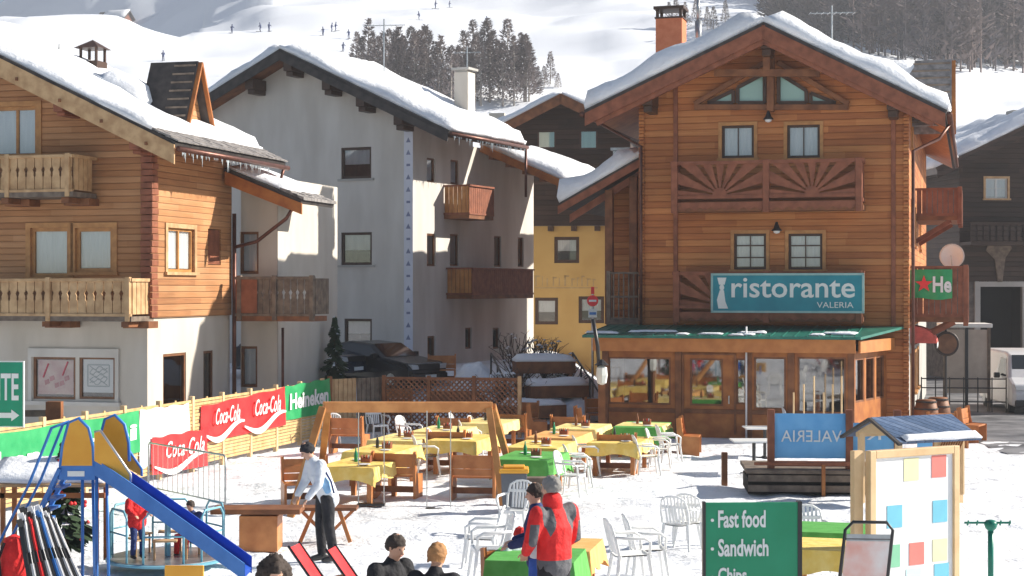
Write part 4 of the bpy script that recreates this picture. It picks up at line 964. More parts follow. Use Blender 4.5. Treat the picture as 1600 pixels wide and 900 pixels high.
d = Vector((p0[0]-p1[0],0,p0[1]-p1[1])).normalized(); rng = random.Random(12)
for row in range(3):
    y = DC-.6
    while y < YA:
        w_ = .2+rng.random()*.15; p = Vector((p1[0],0,p1[1]))+d*(row*.2-.05); e = p+d*.34; hh = .05+row*.008+rng.random()*.02
        q.add([(p.x,y,p.z+.01),(p.x,y+w_-.01,p.z+.01),(e.x,y+w_-.01,e.z+.02),(e.x,y,e.z+.02),(p.x,y,p.z+hh+.03),(p.x,y+w_-.01,p.z+hh+.03),(e.x,y+w_-.01,e.z+hh),(e.x,y,e.z+hh)], [(0,1,2,3),(7,6,5,4),(0,4,5,1),(1,5,6,2),(2,6,7,3),(3,7,4,0)]); y += w_
q.build('stone_slates', TILE, ar)
q = MB(); q.add([(p1[0],DC-.64,p1[1]-.1),(p0[0],DC-.64,p0[1]-.1),(p0[0],DC-.64,p0[1]-.45),(p1[0],DC-.64,p1[1]-.4),(p1[0],DC-.58,p1[1]-.1),(p0[0],DC-.58,p0[1]-.1),(p0[0],DC-.58,p0[1]-.45),(p1[0],DC-.58,p1[1]-.4)], [(0,1,2,3),(7,6,5,4),(0,4,5,1),(1,5,6,2),(2,6,7,3),(3,7,4,0)]); q.build('bargeboard', W_OBEAM, ar)
tube_part('downpipe', [(p1[0]-.3,DC-.5,p1[1]-.2), (p1[0]-.5,DC-.5,p1[1]-.5), (.7,DC+.1,p1[1]-1.1), (.15,DC-.1,p1[1]-1.25)], .05, COPPER, an)
yo = DC-.5; a, b, z0, z1 = CH.rect(369, 432, 490, 494, yo)
m = MB(); m.box(a, b, yo, DC+.48, z0-.14, z0); bal = m.build('balcony', W_BEAM, an)
balustrade(bal, front_mp(yo), a, b, z0, z1, 0, W_GREY, W_GREY, post=[a+.1, (a+b)/2, b-.05], step=.2)
q = MB(); q.box(a, a+(b-a)*.28, yo-.04, yo-.02, z0+.08, z1-.08); q.build('warm_boards', W_RED, bal)
q = MB()
for k in range(5): q.box(b-.02, b+.02, yo+.1+k*.2, yo+.28+k*.2, z0+.05, z1-.05)
q.build('end_panel', W_GREY, bal)
tube_part('downpipe', [fan(444, 500)[0:1]+(DC+.4,)+(3.0,), (fan(444, 500)[0], DC+.4, .2)], .04, COPPER, an)
# ================================================================ DARK CHALET AT THE RIGHT
DH = Frame(1500, 74, 6)
dh = thing('dark_chalet', 'dark timber chalet with stone base and snowy roof behind the van', 'building', (DH.ox, DH.oy, 0), DH.r)
x0 = 0; x1 = DH.front(1760, 300)[0]; zs = DH.front(1550, 440)[1]
hw = [DH.rect(1540,279,1574,310), DH.rect(1680,279,1714,310)]; hd = [DH.rect(1532,448,1598,600)]; hd[0] = (hd[0][0], hd[0][1], 0, hd[0][3])
xe, ze = DH.front(1462, 262, -1.2); xt, zt = DH.front(1660, 168, -1.2)
def dz(x): return ze+(zt-ze)*(x-xe)/(xt-xe)
q = MB(); wall_panel(q, F0, x0, x1, zs, dz(0)-.3, hw, 0, 1); q.add([(0,0,dz(0)-.3),(x1,0,dz(0)-.3),(xt,0,zt-.2)], [(0,1,2)]); q.box(-.02,0,0,10,zs,dz(0)-.3); q.build('upper_wall', [W_DARK, ROOM], dh)
q = MB(); wall_panel(q, front_mp(.1), x0, x1, 0, zs, hd, 0, 1); q.box(-.02,0,.1,10,0,zs); q.build('stone_wall', [noisy('dark_rubble', (.10,.09,.08), (.2,.17,.15), 4, .9, .8, 9), DARK], dh)
for h in hw: window(dh, F0, h, FR_WT, nx=2, nz=2, fw=.05, trim=W_PALE, curtain='full')
q = MB(); h = hd[0]; pbox(q, F0, h[0]-.25, h[0], 0, h[3]+.25, 0, .1); pbox(q, F0, h[1], h[1]+.25, 0, h[3]+.25, 0, .1); pbox(q, F0, h[0], h[1], h[3], h[3]+.25, 0, .1); q.build('doorway_surround', PL_G, dh)
gable(dh, xt, zt, xe, ze, xt+(xt-xe), ze, -1.2, 10, th=.3, edge=FR_DK, barge=W_DARK, snow=.42, bh=.3, purl=[])
q = MB(); q.box(0, x1, -1.3, -.0, zs+1.6, zs+1.75); q.box(0, x1, -1.3, -1.22, zs+2.5, zs+2.6)
for k in range(int((x1-.2)/.3)): q.box(k*.3, k*.3+.2, -1.28, -1.25, zs+1.75, zs+2.5)
q.build('balcony', W_DARK, dh)
q = MB(); cx_, cz_ = DH.front(1590, 200, 3); q.box(cx_-.4, cx_+.4, 2.6, 3.4, cz_-1, cz_+.8); q.build('chimney', PL_G, dh)
# cow-hide like pale emblem above the doorway
q = MB(); u, z = DH.front(1560, 395)
q.prism([(u-.45,z+.5),(u+.45,z+.5),(u+.6,z+.2),(u+.3,z-.2),(u+.15,z-1.3),(u-.05,z-1.3),(u-.2,z-.3),(u-.6,z+.1)], -.09, -.03); tag(q.build('wall_decoration', W_GREY), 'pale horned wooden decoration on the dark chalet wall above the doorway', 'decoration')
_w = bpy.data.objects["wall_decoration"]; _w.location = (DH.ox, DH.oy, 0); _w.rotation_euler = (0,0,DH.r)
# ================================================================ SLAT FENCE WITH BANNERS
fx0, fy0, fx1_, fy1 = -9.2-2.1, 29.9-7.5, -4.95, 45.2
class Line(Frame):
    def __init__(s, x0, y0, x1, y1): s.ox, s.oy = x0, y0; s.r = math.atan2(y1-y0, x1-x0); s.X = (math.cos(s.r), math.sin(s.r)); s.Y = (-math.sin(s.r), math.cos(s.r)); s.len = math.hypot(x1-x0, y1-y0)
FL = Line(fx0, fy0, fx1_, fy1)
fence = thing('slat_fence', 'long pale slatted bamboo-like fence hung with drink banners along the left of the terrace', 'fence', (FL.ox, FL.oy, 0), FL.r)
HF = 1.62; pw = 1.55; n = int(FL.len/pw)
for k in range(n+1):
    q = MB(); q.box(k*pw-.05, k*pw+.05, .0, .1, -.1, HF+.05); q.build('post', W_NEW, fence)
    if k == n: break
    q = MB(); z = .12; rng = random.Random(k)
    while z < HF-.03:
        q.box(k*pw+.05, (k+1)*pw-.05, .01+rng.random()*.02, .04+rng.random()*.01, z, z+.062); z += .078
    q.box(k*pw+pw*.5-.03, k*pw+pw*.5+.03, .045, .07, .1, HF)
    q.build('slat_panel', W_FENCE, fence)
def banner(px0, px1, ytop0, ytop1, ybot0, ybot1, mat, name, label, d=-.03):
    u0 = FL.front(px0, 450)[0]; u1 = FL.front(px1, 450)[0]
    zt0 = FL.front(px0, ytop0)[1]; zt1 = FL.front(px1, ytop1)[1]; zb0 = FL.front(px0, ybot0)[1]; zb1 = FL.front(px1, ybot1)[1]
    t = thing(name, label, 'banner', (FL.ox, FL.oy, 0), FL.r, 'banners on the slat fence')
    q = MB(); nn = 18; mm = 6; vs = []
    for j in range(mm+1):
        for i in range(nn+1):
            a = i/nn; b = j/mm; z = (zb0+(zb1-zb0)*a)*(1-b)+(zt0+(zt1-zt0)*a)*b - .035*math.sin(math.pi*a*3)**2*(1 if j == mm else .3)
            vs.append((u0+(u1-u0)*a, d+.018*math.sin(a*17+b*3), z))
    q.add(vs, [(j*(nn+1)+i, j*(nn+1)+i+1, (j+1)*(nn+1)+i+1, (j+1)*(nn+1)+i) for j in range(mm) for i in range(nn)])
    q.build('cloth', mat, t, smooth=True)
    return t, u0, u1, (lambda u: zb0+(zb1-zb0)*(u-u0)/(u1-u0)), (lambda u: zt0+(zt1-zt0)*(u-u0)/(u1-u0))
def slanted(u0, u1, zb, zt):  # mapping that follows a banner whose edges are not parallel
    def f(u, z, d):
        a = zb(u); b = zt(u); return (u, d, a+(b-a)*z)
    return f
def swoosh(t, mp, u0, u1, mat=None):
    q = MB(); n = 24
    pts = []
    up = [(u0+(u1-u0)*i/n, .16+.13*math.sin(i/n*2*math.pi+2.6)+.16*(i/n)) for i in range(n+1)]
    lo = [(u, z-.05-.13*math.sin(math.pi*(i/n))) for i, (u, z) in enumerate(up)]
    for i in range(n): q.add([mp(*lo[i],-.055), mp(*lo[i+1],-.055), mp(*up[i+1],-.055), mp(*up[i],-.055)], [(0,1,2,3)])
    q.build('wave_stripe', WHITE, t)
b1 = banner(-190, 216, 706, 641, 812, 706, GRNB, 'green_banner', 'long green beer banner with white letters behind the slide')
mp = slanted(b1[1], b1[2], b1[3], b1[4]); ua = FL.front(-150, 700)[0]; ub = FL.front(60, 700)[0]
text('Heineken', WHITE, b1[0], mp, ua, ub, .22, .66, d=-.055, bold=.03)
ua = FL.front(118, 700)[0]; ub = FL.front(210, 700)[0]; text('Hei', WHITE, b1[0], mp, ua, ub, .32, .72, d=-.055, bold=.03)
b2 = banner(217, 294, 640, 629, 737, 676, WHB, 'white_banner', 'plain white banner between the green and the red banners on the fence')
b3 = banner(232, 318, 683, 668, 742, 727, REDB, 'red_banner', 'lower red drink banner with white script, partly behind the barrier', d=-.09)
mp = slanted(b3[1], b3[2], b3[3], b3[4]); U = lambda px: FL.front(px, 700)[0]
def cc(bn_, mp, ua, ub, za, zb): text('Coca-Cola', WHITE, bn_[0], lambda u, z, d: mp(u, z, d-.06), ua, ub, za, zb, d=-.055, shear=.35, bold=.01, space=1.1)
cc(b3, mp, U(252), U(312), .38, .82); swoosh(b3[0], lambda u, z, d: mp(u, z, d-.06), U(234), U(316))
b4 = banner(313, 444, 634, 604, 692, 664, REDB, 'red_banner', 'upper red drink banner with white script twice along the fence top')
mp = slanted(b4[1], b4[2], b4[3], b4[4])
cc(b4, mp, U(330), U(368), .42, .85); cc(b4, mp, U(392), U(432), .42, .85)
swoosh(b4[0], lambda u, z, d: mp(u, z, d-.02), U(315), U(378)); swoosh(b4[0], lambda u, z, d: mp(u, z, d-.02), U(378), U(443))
b5 = banner(444, 515, 603, 590, 657, 643, GRNB, 'green_banner', 'small green beer banner with white letters at the far end of the fence')
mp = slanted(b5[1], b5[2], b5[3], b5[4]); text('Heineken', WHITE, b5[0], mp, U(450), U(510), .28, .75, d=-.055, bold=.03)
# continuation fence and lattice
FM = Line(-4.95, 45.2, -3.55, 46.4)
f2 = thing('plank_fence', 'short dark brown plank fence joining the slat fence to the lattice', 'fence', (FM.ox, FM.oy, 0), FM.r)
for k in range(2):
    q = MB()
    for i in range(6): q.box(k*.92+i*.15, k*.92+i*.15+.13, 0, .03, .1, 1.62)
    q.build('plank_panel', W_GREY if k else W_PALE, f2)
q = MB(); q.box(-.05,.05,-.05,.05,0,1.7); q.build('post', W_BEAM, f2)
xa_, ya_, _ = at(600, 46.2); xb_, yb_, _ = at(812, 45.6)
FLt = Line(xa_, ya_, xb_, yb_)
lt = thing('lattice_fence', 'dark brown diagonal lattice fence at the back of the terrace', 'fence', (FLt.ox, FLt.oy, 0), FLt.r)
npn = 3; pl = FLt.len/npn
for k in range(npn):
    q = MB(); u0, u1, z0, z1 = k*pl+.05, (k+1)*pl-.05, .12, 1.6; s = -(z1-z0)
    while s < (u1-u0):
        for sg_ in (1, -1):
            pa = [u0+s, z0]; pb = [u0+s+(z1-z0), z1]
            if pa[0] < u0: pa = [u0, z0+(u0-pa[0])]
            if pb[0] > u1: pb = [u1, z1-(pb[0]-u1)]
            if pb[0] > pa[0]:
                if sg_ < 0: pa = [u0+u1-pa[0], pa[1]]; pb = [u0+u1-pb[0], pb[1]]
                q.bar((pa[0],.02*sg_,pa[1]), (pb[0],.02*sg_,pb[1]), .012, .045, up=(0,0,1))
        s += .15
    for (p, e) in (((u0,z0),(u1,z0)), ((u0,z1),(u1,z1))): q.bar((p[0],0,p[1]), (e[0],0,e[1]), .07, .07)
    q.build('lattice_panel', W_BEAM, lt)
for k in range(npn+1):
    q = MB(); q.box(k*pl-.05, k*pl+.05, -.05, .05, 0, 1.68); q.build('post', W_BEAM if k < npn else W_PALE, lt)

# ================================================================ TERRACE FURNITURE
def make_table():
    t = thing('table', '', 'table'); q = MB(); q.box(-.52, .52, -.86, .86, .70, .74); q.build('tabletop', W_BENCH, t, bevel=.008)
    for sx in (-1, 1):
        for sy in (-1, 1): q = MB(); q.box(sx*.42-.045, sx*.42+.045, sy*.7-.045, sy*.7+.045, 0, .70); q.build('leg', W_BENCH, t)
    q = MB(); q.box(-.44, .44, -.72, -.69, .6, .7); q.box(-.44, .44, .69, .72, .6, .7); q.build('apron', W_BENCH, t); return t
def cloth_mesh(hx, hy, drop, z=.745, seed=0):
    q = MB(); n = 12; m = 16; ring = []
    def pt(a):  # parameter round the rectangle
        return a
    top = [(-hx+2*hx*i/n, -hy+2*hy*j/m, z+.003) for j in range(m+1) for i in range(n+1)]
    q.add(top, [(j*(n+1)+i, j*(n+1)+i+1, (j+1)*(n+1)+i+1, (j+1)*(n+1)+i) for j in range(m) for i in range(n)])
    per = [(-hx+2*hx*i/n, -hy) for i in range(n)]+[(hx, -hy+2*hy*j/m) for j in range(m)]+[(hx-2*hx*i/n, hy) for i in range(n)]+[(-hx, hy-2*hy*j/m) for j in range(m)]
    vs = []; P = len(per)
    for lv in range(5):
        t = lv/4
        for k, (x, y) in enumerate(per):
            nx_ = (1 if x > hx-.001 else -1 if x < -hx+.001 else 0); ny_ = (1 if y > hy-.001 else -1 if y < -hy+.001 else 0)
            o = t*(.03+.022*math.sin(k*1.9+seed)); c = .04*t if nx_ and ny_ else 0
            vs.append((x+nx_*(o+c), y+ny_*(o+c), z+.003-drop*t*(1+.12*math.sin(k*.7+seed)+(.25 if nx_ and ny_ else 0))))
    q.add(vs, [(l*P+k, l*P+(k+1) % P, (l+1)*P+(k+1) % P, (l+1)*P+k) for l in range(4) for k in range(P)])
    return q
CLM = {}
for nm, mt, dr in (('yellow', YEL, .26), ('pale', YEL2, .24), ('green', GRN, .36), ('orange', ORG, .26)):
    CLM[nm] = cloth_mesh(.56, .90, dr, seed=len(nm)).mesh('tablecloth', mt); CLM[nm].polygons.foreach_set('use_smooth', [True]*len(CLM[nm].polygons))
CLM['top'] = cloth_mesh(.575, .55, .12, z=.755, seed=4).mesh('tablecloth', YEL2)
tab0 = make_table(); used_t = [0]
def caddy(x, y, z, rz, label):
    t = thing('menu_caddy', label, 'caddy', (x, y, z), rz, 'wooden caddies on the tables')
    q = MB(); q.box(-.09,.09,-.06,.06,0,.012); q.box(-.09,.09,-.065,-.055,0,.08); q.box(-.09,.09,.055,.065,0,.08); q.box(-.095,-.085,-.06,.06,0,.13); q.box(.085,.095,-.06,.06,0,.13); q.build('tray', W_RED, t)
    for k, c in ((-.045, W_BEAM), (.0, REDB), (.045, OFFW)):
        q = MB(); q.lathe([(.018,.012),(.02,.09),(.01,.12),(.012,.14)], 8, c=(k,0,0)); q.build('bottle', c, t)
def table(px, D, colr, label, clabel, top=False, rz=-15, sc=1, cad=True):
    x, y, z = at(px, D); r = R(rz)
    if not used_t[0]: t = tab0; t.location = (x,y,z); t.rotation_euler = (0,0,r); t['label'] = label; t['group'] = 'terrace tables'; used_t[0] = 1; remember(t)
    else: t = dup(tab0, (x,y,z), r, label, 'terrace tables')
    c = bpy.data.objects.new('tablecloth', CLM[colr]); COL.objects.link(c); c.location = (x,y,z); c.rotation_euler = (0,0,r)
    tag(c, clabel, 'tablecloth', 'cloths on the terrace tables')
    if top:
        c2 = bpy.data.objects.new('tablecloth', CLM['top']); COL.objects.link(c2); c2.location = (x,y,z); c2.rotation_euler = (0,0,r)
        tag(c2, 'small pale yellow overcloth on '+clabel.split(' ',1)[1] if False else 'pale yellow overcloth '+clabel[clabel.index('on'):], 'tablecloth', 'cloths on the terrace tables')
    if cad: caddy(x+.1, y-.1, z+.765, r, 'little red brown caddy of bottles '+clabel[clabel.index('on'):])
    return (x, y, z)
TBL = [(565,32.0,'yellow','near left table inside the swing frame','yellow cloth on the near left table inside the swing',0),
 (598,35.0,'yellow','second table of the left row beyond the swing seats','yellow cloth on the second table of the left row',0),
 (632,37.4,'pale','third table of the left row, behind the swing','pale yellow cloth on the third table of the left row',0),
 (693,39.6,'pale','fourth table of the left row near the lattice fence','pale yellow cloth on the fourth table of the left row',0),
 (766,41.8,'pale','last table of the left row, right against the lattice fence','pale yellow cloth on the last table by the lattice',0),
 (846,35.7,'yellow','middle table above the grey waste bin','yellow cloth on the middle table above the bin',0),
 (830,33.4,'green','low middle table right behind the grey waste bin','green cloth on the table right behind the bin',0),
 (724,37.0,'yellow','table between the left row and the middle, behind the right bench','yellow cloth on the table behind the right bench',0),
 (908,40.6,'pale','far middle table towards the veranda corner','pale yellow cloth on the far middle table',0),
 (874,38.2,'orange','middle table behind the one above the bin','orange cloth on the middle row second table',0),
 (969,37.2,'yellow','large bare-legged table in front of the veranda','bright yellow cloth on the table in front of the veranda',0),
 (1004,41.0,'green','table nearest the veranda window','green cloth on the table nearest the veranda window',1)]
def tableware(p, r, where, k):
    x, y, z = p
    for j, (dx, dy) in enumerate(((-.2,.35),(.22,-.45))):
        px_ = x+dx*math.cos(r)-dy*math.sin(r); py_ = y+dx*math.sin(r)+dy*math.cos(r)
        q = MB(); q.lathe([(.05,0),(.07,.004),(.12,.018),(.115,.02),(.06,.008)], 18); o = q.build('plate', WHITE, smooth=True); o.location = (px_, py_, z+.752); tag(o, 'white plate at the %s end %s' % (('far','near')[j], where), 'plate', 'plates on the tables')
    q = MB(); q.lathe([(.034,0),(.036,.15),(.014,.22),(.014,.27)], 10); o = q.build('bottle', [GREENS, BLACK, W_BEAM][k % 3], smooth=True); o.location = (x-.12, y+.1, z+.752); tag(o, 'single drinks bottle standing '+where, 'bottle', 'bottles on the tables')
for k, t in enumerate(TBL): tableware(at(t[0], t[1]), R(-15), t[4][t[4].index('on the'):], k)
for t in TBL: table(t[0], t[1], t[2], t[3], t[4], bool(t[5]))
_n0 = len(COL.objects)
table(868, 19.4, 'orange', 'foreground table behind the man in the red jacket', 'orange cloth on the foreground table behind the red jacket', rz=-12)
table(838, 18.3, 'green', 'nearest foreground table beside the man in red', 'green cloth on the nearest foreground table', rz=-10, cad=False)
table(1296, 21.5, 'green', 'green clothed table between the menu signs', 'green cloth on the farther table between the signs', rz=-15, cad=False)
table(1290, 19.6, 'yellow', 'yellow clothed table behind the easel sign', 'yellow cloth on the nearer table between the signs', rz=-15, cad=False)
for _o in list(COL.objects)[_n0:]:
    if _o.parent is None and _o.get('category') in ('table', 'tablecloth'): _o.scale = (.86, .55, 1)
# white pedestal tables by the blue windbreak
def ped(px, D, label):
    x, y, z = at(px, D); t = thing('pedestal_table', label, 'table', (x,y,z), 0, 'white pedestal tables')
    q = MB(); q.box(-.5,.5,-.4,.4,.72,.75); q.build('tabletop', PLAST, t, bevel=.01); q = MB(); q.tube([(0,0,.02),(0,0,.72)], .04); q.build('pedestal', BLACK, t); q = MB(); q.box(-.3,.3,-.03,.03,0,.03); q.box(-.03,.03,-.3,.3,0,.03); q.build('foot', BLACK, t)
ped(1178, 36.8, 'white pedestal table close to the blue windbreak'); ped(1195, 40.2, 'white pedestal table under the veranda windows')
def make_chair():
    t = thing('plastic_chair', '', 'chair')
    q = MB(); n = 8; vs = [(-.21+.42*i/n, -.21+.42*j/n, .43-.02*math.sin(math.pi*i/n)-.012*j/n) for j in range(n+1) for i in range(n+1)]
    vs += [(x,y,z-.015) for x,y,z in vs]; N2 = (n+1)**2
    for j in range(n):
        for i in range(n):
            a = j*(n+1)+i
            q.f += [(a,a+1,a+n+2,a+n+1),(N2+a,N2+a+n+1,N2+a+n+2,N2+a+1)]; q.m += [0,0]
    q.v = vs; q.box(-.22,.22,-.225,-.205,.38,.43); q.build('seat', PLAST, t)
    q = MB(); pts = [(-.23,.20,.43),(-.235,.25,.62),(-.20,.30,.80),(-.10,.33,.86),(0,.335,.87),(.10,.33,.86),(.20,.30,.80),(.235,.25,.62),(.23,.20,.43)]; q.tube(pts, .018, 6)
    for x in (-.15,-.09,-.03,.03,.09,.15): q.bar((x*.9,.21,.43), (x,.325,.85), .032, .012)
    q.bar((-.2,.275,.7), (.2,.275,.7), .012, .05)
    q.build('backrest', PLAST, t, smooth=False)
    for s in (-1,1): q = MB(); q.tube([(s*.22,-.2,.44),(s*.27,-.2,.60),(s*.275,-.12,.65),(s*.27,.1,.65),(s*.235,.25,.66)], [.02,.02,.024,.024,.018], 6); q.build('armrest', PLAST, t, smooth=True)
    for sx in (-1,1):
        for sy in (-1,1): q = MB(); q.tube([(sx*.2,sy*.19,.43),(sx*.25,sy*.25,0)], [.028,.018], 6); q.build('leg', PLAST, t)
    return t
ch0 = make_chair(); remember(ch0); first = [1]
CH_ = [(515,697,200,'white plastic chair by the left post of the swing'),(590,688,30,'white plastic chair among the left row tables, nearest the fence'),(668,742,100,'white plastic chair inside the swing frame, left one'),(690,730,80,'white plastic chair inside the swing frame, beside the wooden bench'),
 (738,712,95,'white plastic chair right of the fourth left table'),(722,698,80,'white plastic chair behind the wooden bench in the swing'),(752,704,70,'white plastic chair at the left leg pair of the swing frame right side'),
 (905,760,95,'white plastic chair nearest right of the green middle table'),(893,775,70,'white plastic chair standing in the open right of the waste bin'),(918,742,95,'white plastic chair facing the yellow middle table'),
 (1012,742,95,'white plastic chair left of the pair at the big yellow table'),(1032,735,80,'white plastic chair right of the pair at the big yellow table'),(1047,722,95,'white plastic chair close to the veranda door'),
 (1064,855,150,'white plastic chair alone on the snow left of the green menu sign'),(1085,850,150,'white plastic chair half behind the green menu sign'),(1012,905,95,'white plastic chair right of the orange foreground table'),(985,915,100,'white plastic chair nearest the camera beside the orange table'),
 (752,885,-95,'white plastic chair left of the orange foreground table'),(765,905,-80,'white plastic chair at the near left of the green foreground table'),(806,835,-20,'white plastic chair with its rounded back behind the red jacket'),
 (1265,890,0,'white plastic chair tucked at the yellow table behind the signs'),(640,705,60,'white plastic chair between second and third left tables'),(1242,688,90,'white plastic chair near the white pedestal tables')]
for px, py, rz, lab in CH_:
    p = G(px, py)
    if first[0]: ch0.location = p; ch0.rotation_euler = (0,0,R(rz)); ch0['label'] = lab; ch0['group'] = 'white plastic chairs'; first[0] = 0
    else: dup(ch0, p, R(rz), lab, 'white plastic chairs')
def make_bench(w_=.92):
    t = thing('wooden_bench', '', 'bench')
    for s in (-1,1):
        q = MB(); q.prism([(-.28,0),(.22,0),(.27,.90),(.18,.93),(.14,.62),(.10,.47),(-.28,.45)], s*(w_/2-.04)-.025, s*(w_/2-.04)+.025, 0, f=lambda u,z,d: (d,u,z)); q.build('side_panel', W_BENCH, t, bevel=.01)
    q = MB(); q.box(-w_/2+.02,w_/2-.02,-.27,.14,.42,.46); q.build('seat', W_BENCH, t, bevel=.008)
    q = MB()
    for z in (.54,.68,.81): q.bar((-w_/2+.04,.17+(z-.5)*.12,z), (w_/2-.04,.17+(z-.5)*.12,z), .025, .13)
    q.build('backrest', W_BENCH, t); q = MB(); q.box(-w_/2+.04,w_/2-.04,.08,.11,.12,.24); q.build('stretcher', W_BEAM, t); return t
bn0 = make_bench(); remember(bn0); fb = [1]
BN = [(478,790,15,'dark wooden bench at the left post of the swing'),(620,778,168,'wooden bench with its back to the swing seats, left'),(741,780,172,'wooden bench with its back to the swing seats, right'),
 (700,735,170,'wooden bench behind the right swing seat bench'),(712,707,165,'wooden bench at the fourth left table'),(800,700,165,'wooden bench left of the middle orange table'),(838,684,90,'high backed wooden bench before the snowy steps'),
 (915,690,95,'high backed wooden bench left of the big yellow table'),(1076,710,80,'high backed wooden bench by the veranda door'),(890,705,165,'wooden bench on the near side of the orange middle table'),
 (545,708,165,'wooden bench on the near side of the second left table'),(620,668,0,'wooden bench beyond the left row against the plank fence'),(965,737,172,'wooden bench under the big yellow table front'),
 (940,672,10,'wooden bench in front of the veranda window'),(1480,700,20,'wooden bench under the trees right of the little log hut'),(1518,690,60,'wooden bench at the right side passage'),(690,655,0,'wooden bench against the lattice fence'),(815,678,-15,'wooden bench at the lattice fence corner')]
for px, py, rz, lab in BN:
    p = G(px, py)
    if fb[0]: bn0.location = p; bn0.rotation_euler = (0,0,R(rz)); bn0['label'] = lab; bn0['group'] = 'wooden benches on the terrace'; fb[0] = 0
    else: dup(bn0, p, R(rz), lab, 'wooden benches on the terrace')
# ================================================================ SWING
a = G(455, 806); b = G(495, 800); c = G(785, 790); bl = at(505, 31.2, 0); br = at(768, 32.2, 0)
swt = thing('swing_set', 'orange timber swing frame with two hanging black seats in front of the tables', 'swing', (0,0,0))
xl_s, xr_s = bl[0], br[0]; yl, yr = 30.6, 31.6; zt = 2.05
def wpx(px, py, D): return ((px-800)*D/FPX, D, CZ-(py-450)*D/FPX)
TL = wpx(505, 636, 30.8); TR = wpx(768, 636, 31.8)
q = MB(); q.bar(TL[:2]+(TL[2],), TR, .14, .20); q.build('beam', W_SWING, swt, bevel=.012)
def leg(p, qpt): m = MB(); m.bar(p, qpt, .13, .13, up=(1,0,0)); m.build('leg', W_SWING, swt, bevel=.01)
p = G(454, 806); leg((TL[0],TL[1]-.08,TL[2]), (p[0],p[1],p[2]-.02)); p = G(498, 812-40); leg((TL[0]+.08,TL[1]+.08,TL[2]), (p[0],p[1],p[2]))
p = G(786, 790); leg((TR[0]-.05,TR[1]-.08,TR[2]), (p[0],p[1],p[2])); p = G(800, 742); leg((TR[0]+.02,TR[1]+.08,TR[2]), (p[0],p[1],p[2]))
for (pa, pb, ys_) in ((560,600,788),(667,704,795)):
    D = 31.2; A = wpx(pa, ys_, D); B = wpx(pb, ys_, D); zt_ = TL[2]
    q = MB(); q.box(A[0]-.02, B[0]+.02, D-.12, D+.12, A[2]-.02, A[2]+.02); s_ = q.build('swing_seat', BLACK, swt, bevel=.008)
    for P in (A, B): q = MB(); q.tube([(P[0],D,P[2]), (P[0],D+.02,zt_-.1)], .011, 6); q.build('rope', STEEL, s_)
# waste bin
x, y, z = G(803, 800)
wb = thing('waste_bin', 'grey waste bin with a yellow lid beside the right leg of the swing', 'bin', (x, y, z))
q = MB(); q.add([(-.2,-.2,0),(.2,-.2,0),(.2,.2,0),(-.2,.2,0),(-.24,-.24,.72),(.24,-.24,.72),(.24,.24,.72),(-.24,.24,.72)], [(3,2,1,0),(4,5,6,7),(0,1,5,4),(1,2,6,5),(2,3,7,6),(3,0,4,7)]); q.build('body', noisy('grey_bin_plastic', (.09,.10,.12), (.12,.13,.15), 4, .5, .05), wb, bevel=.015)
q = MB(); q.box(-.27,.27,-.27,.27,.72,.80); q.box(-.2,.2,-.2,.2,.80,.84); q.build('lid', YELP, wb, bevel=.02)
x, y, z = G(838, 792); w2 = thing('cleaning_cart', 'low grey box with a yellow panel beside the waste bin', 'box', (x, y, z)); q = MB(); q.box(-.18,.22,-.15,.15,0,.55); q.build('body', W_GREY, w2, bevel=.01); q = MB(); q.box(-.2,.1,-.17,-.15,.30,.44); q.build('panel', YELP, w2)
# ================================================================ SLIDE
sl_ = thing('playground_slide', 'blue metal playground slide with yellow side panels and a ladder', 'slide', (0,0,0))
DS = 22.4
PT = wpx(108, 728, DS+.15); PR = wpx(152, 728, DS-.1); BE = wpx(388, 893, 21.6); LB = wpx(28, 893, DS+.5)
zp = PT[2]; wS = .27
def off(p, dy): return (p[0], p[1]+dy, p[2])
# platform
q = MB(); q.box(PT[0], PR[0], DS-wS, DS+wS+.0, zp-.06, zp); q.box(PT[0]-.02, PR[0]+.02, DS-wS-.03, DS-wS, zp-.14, zp+.06); q.build('platform', BLUEM, sl_, bevel=.006)
q = MB(); q.box(PT[0]+.1, PR[0]-.12, DS-wS-.04, DS-wS-.031, zp-.09, zp-.02); q.build('maker_plate', OFFW, sl_)
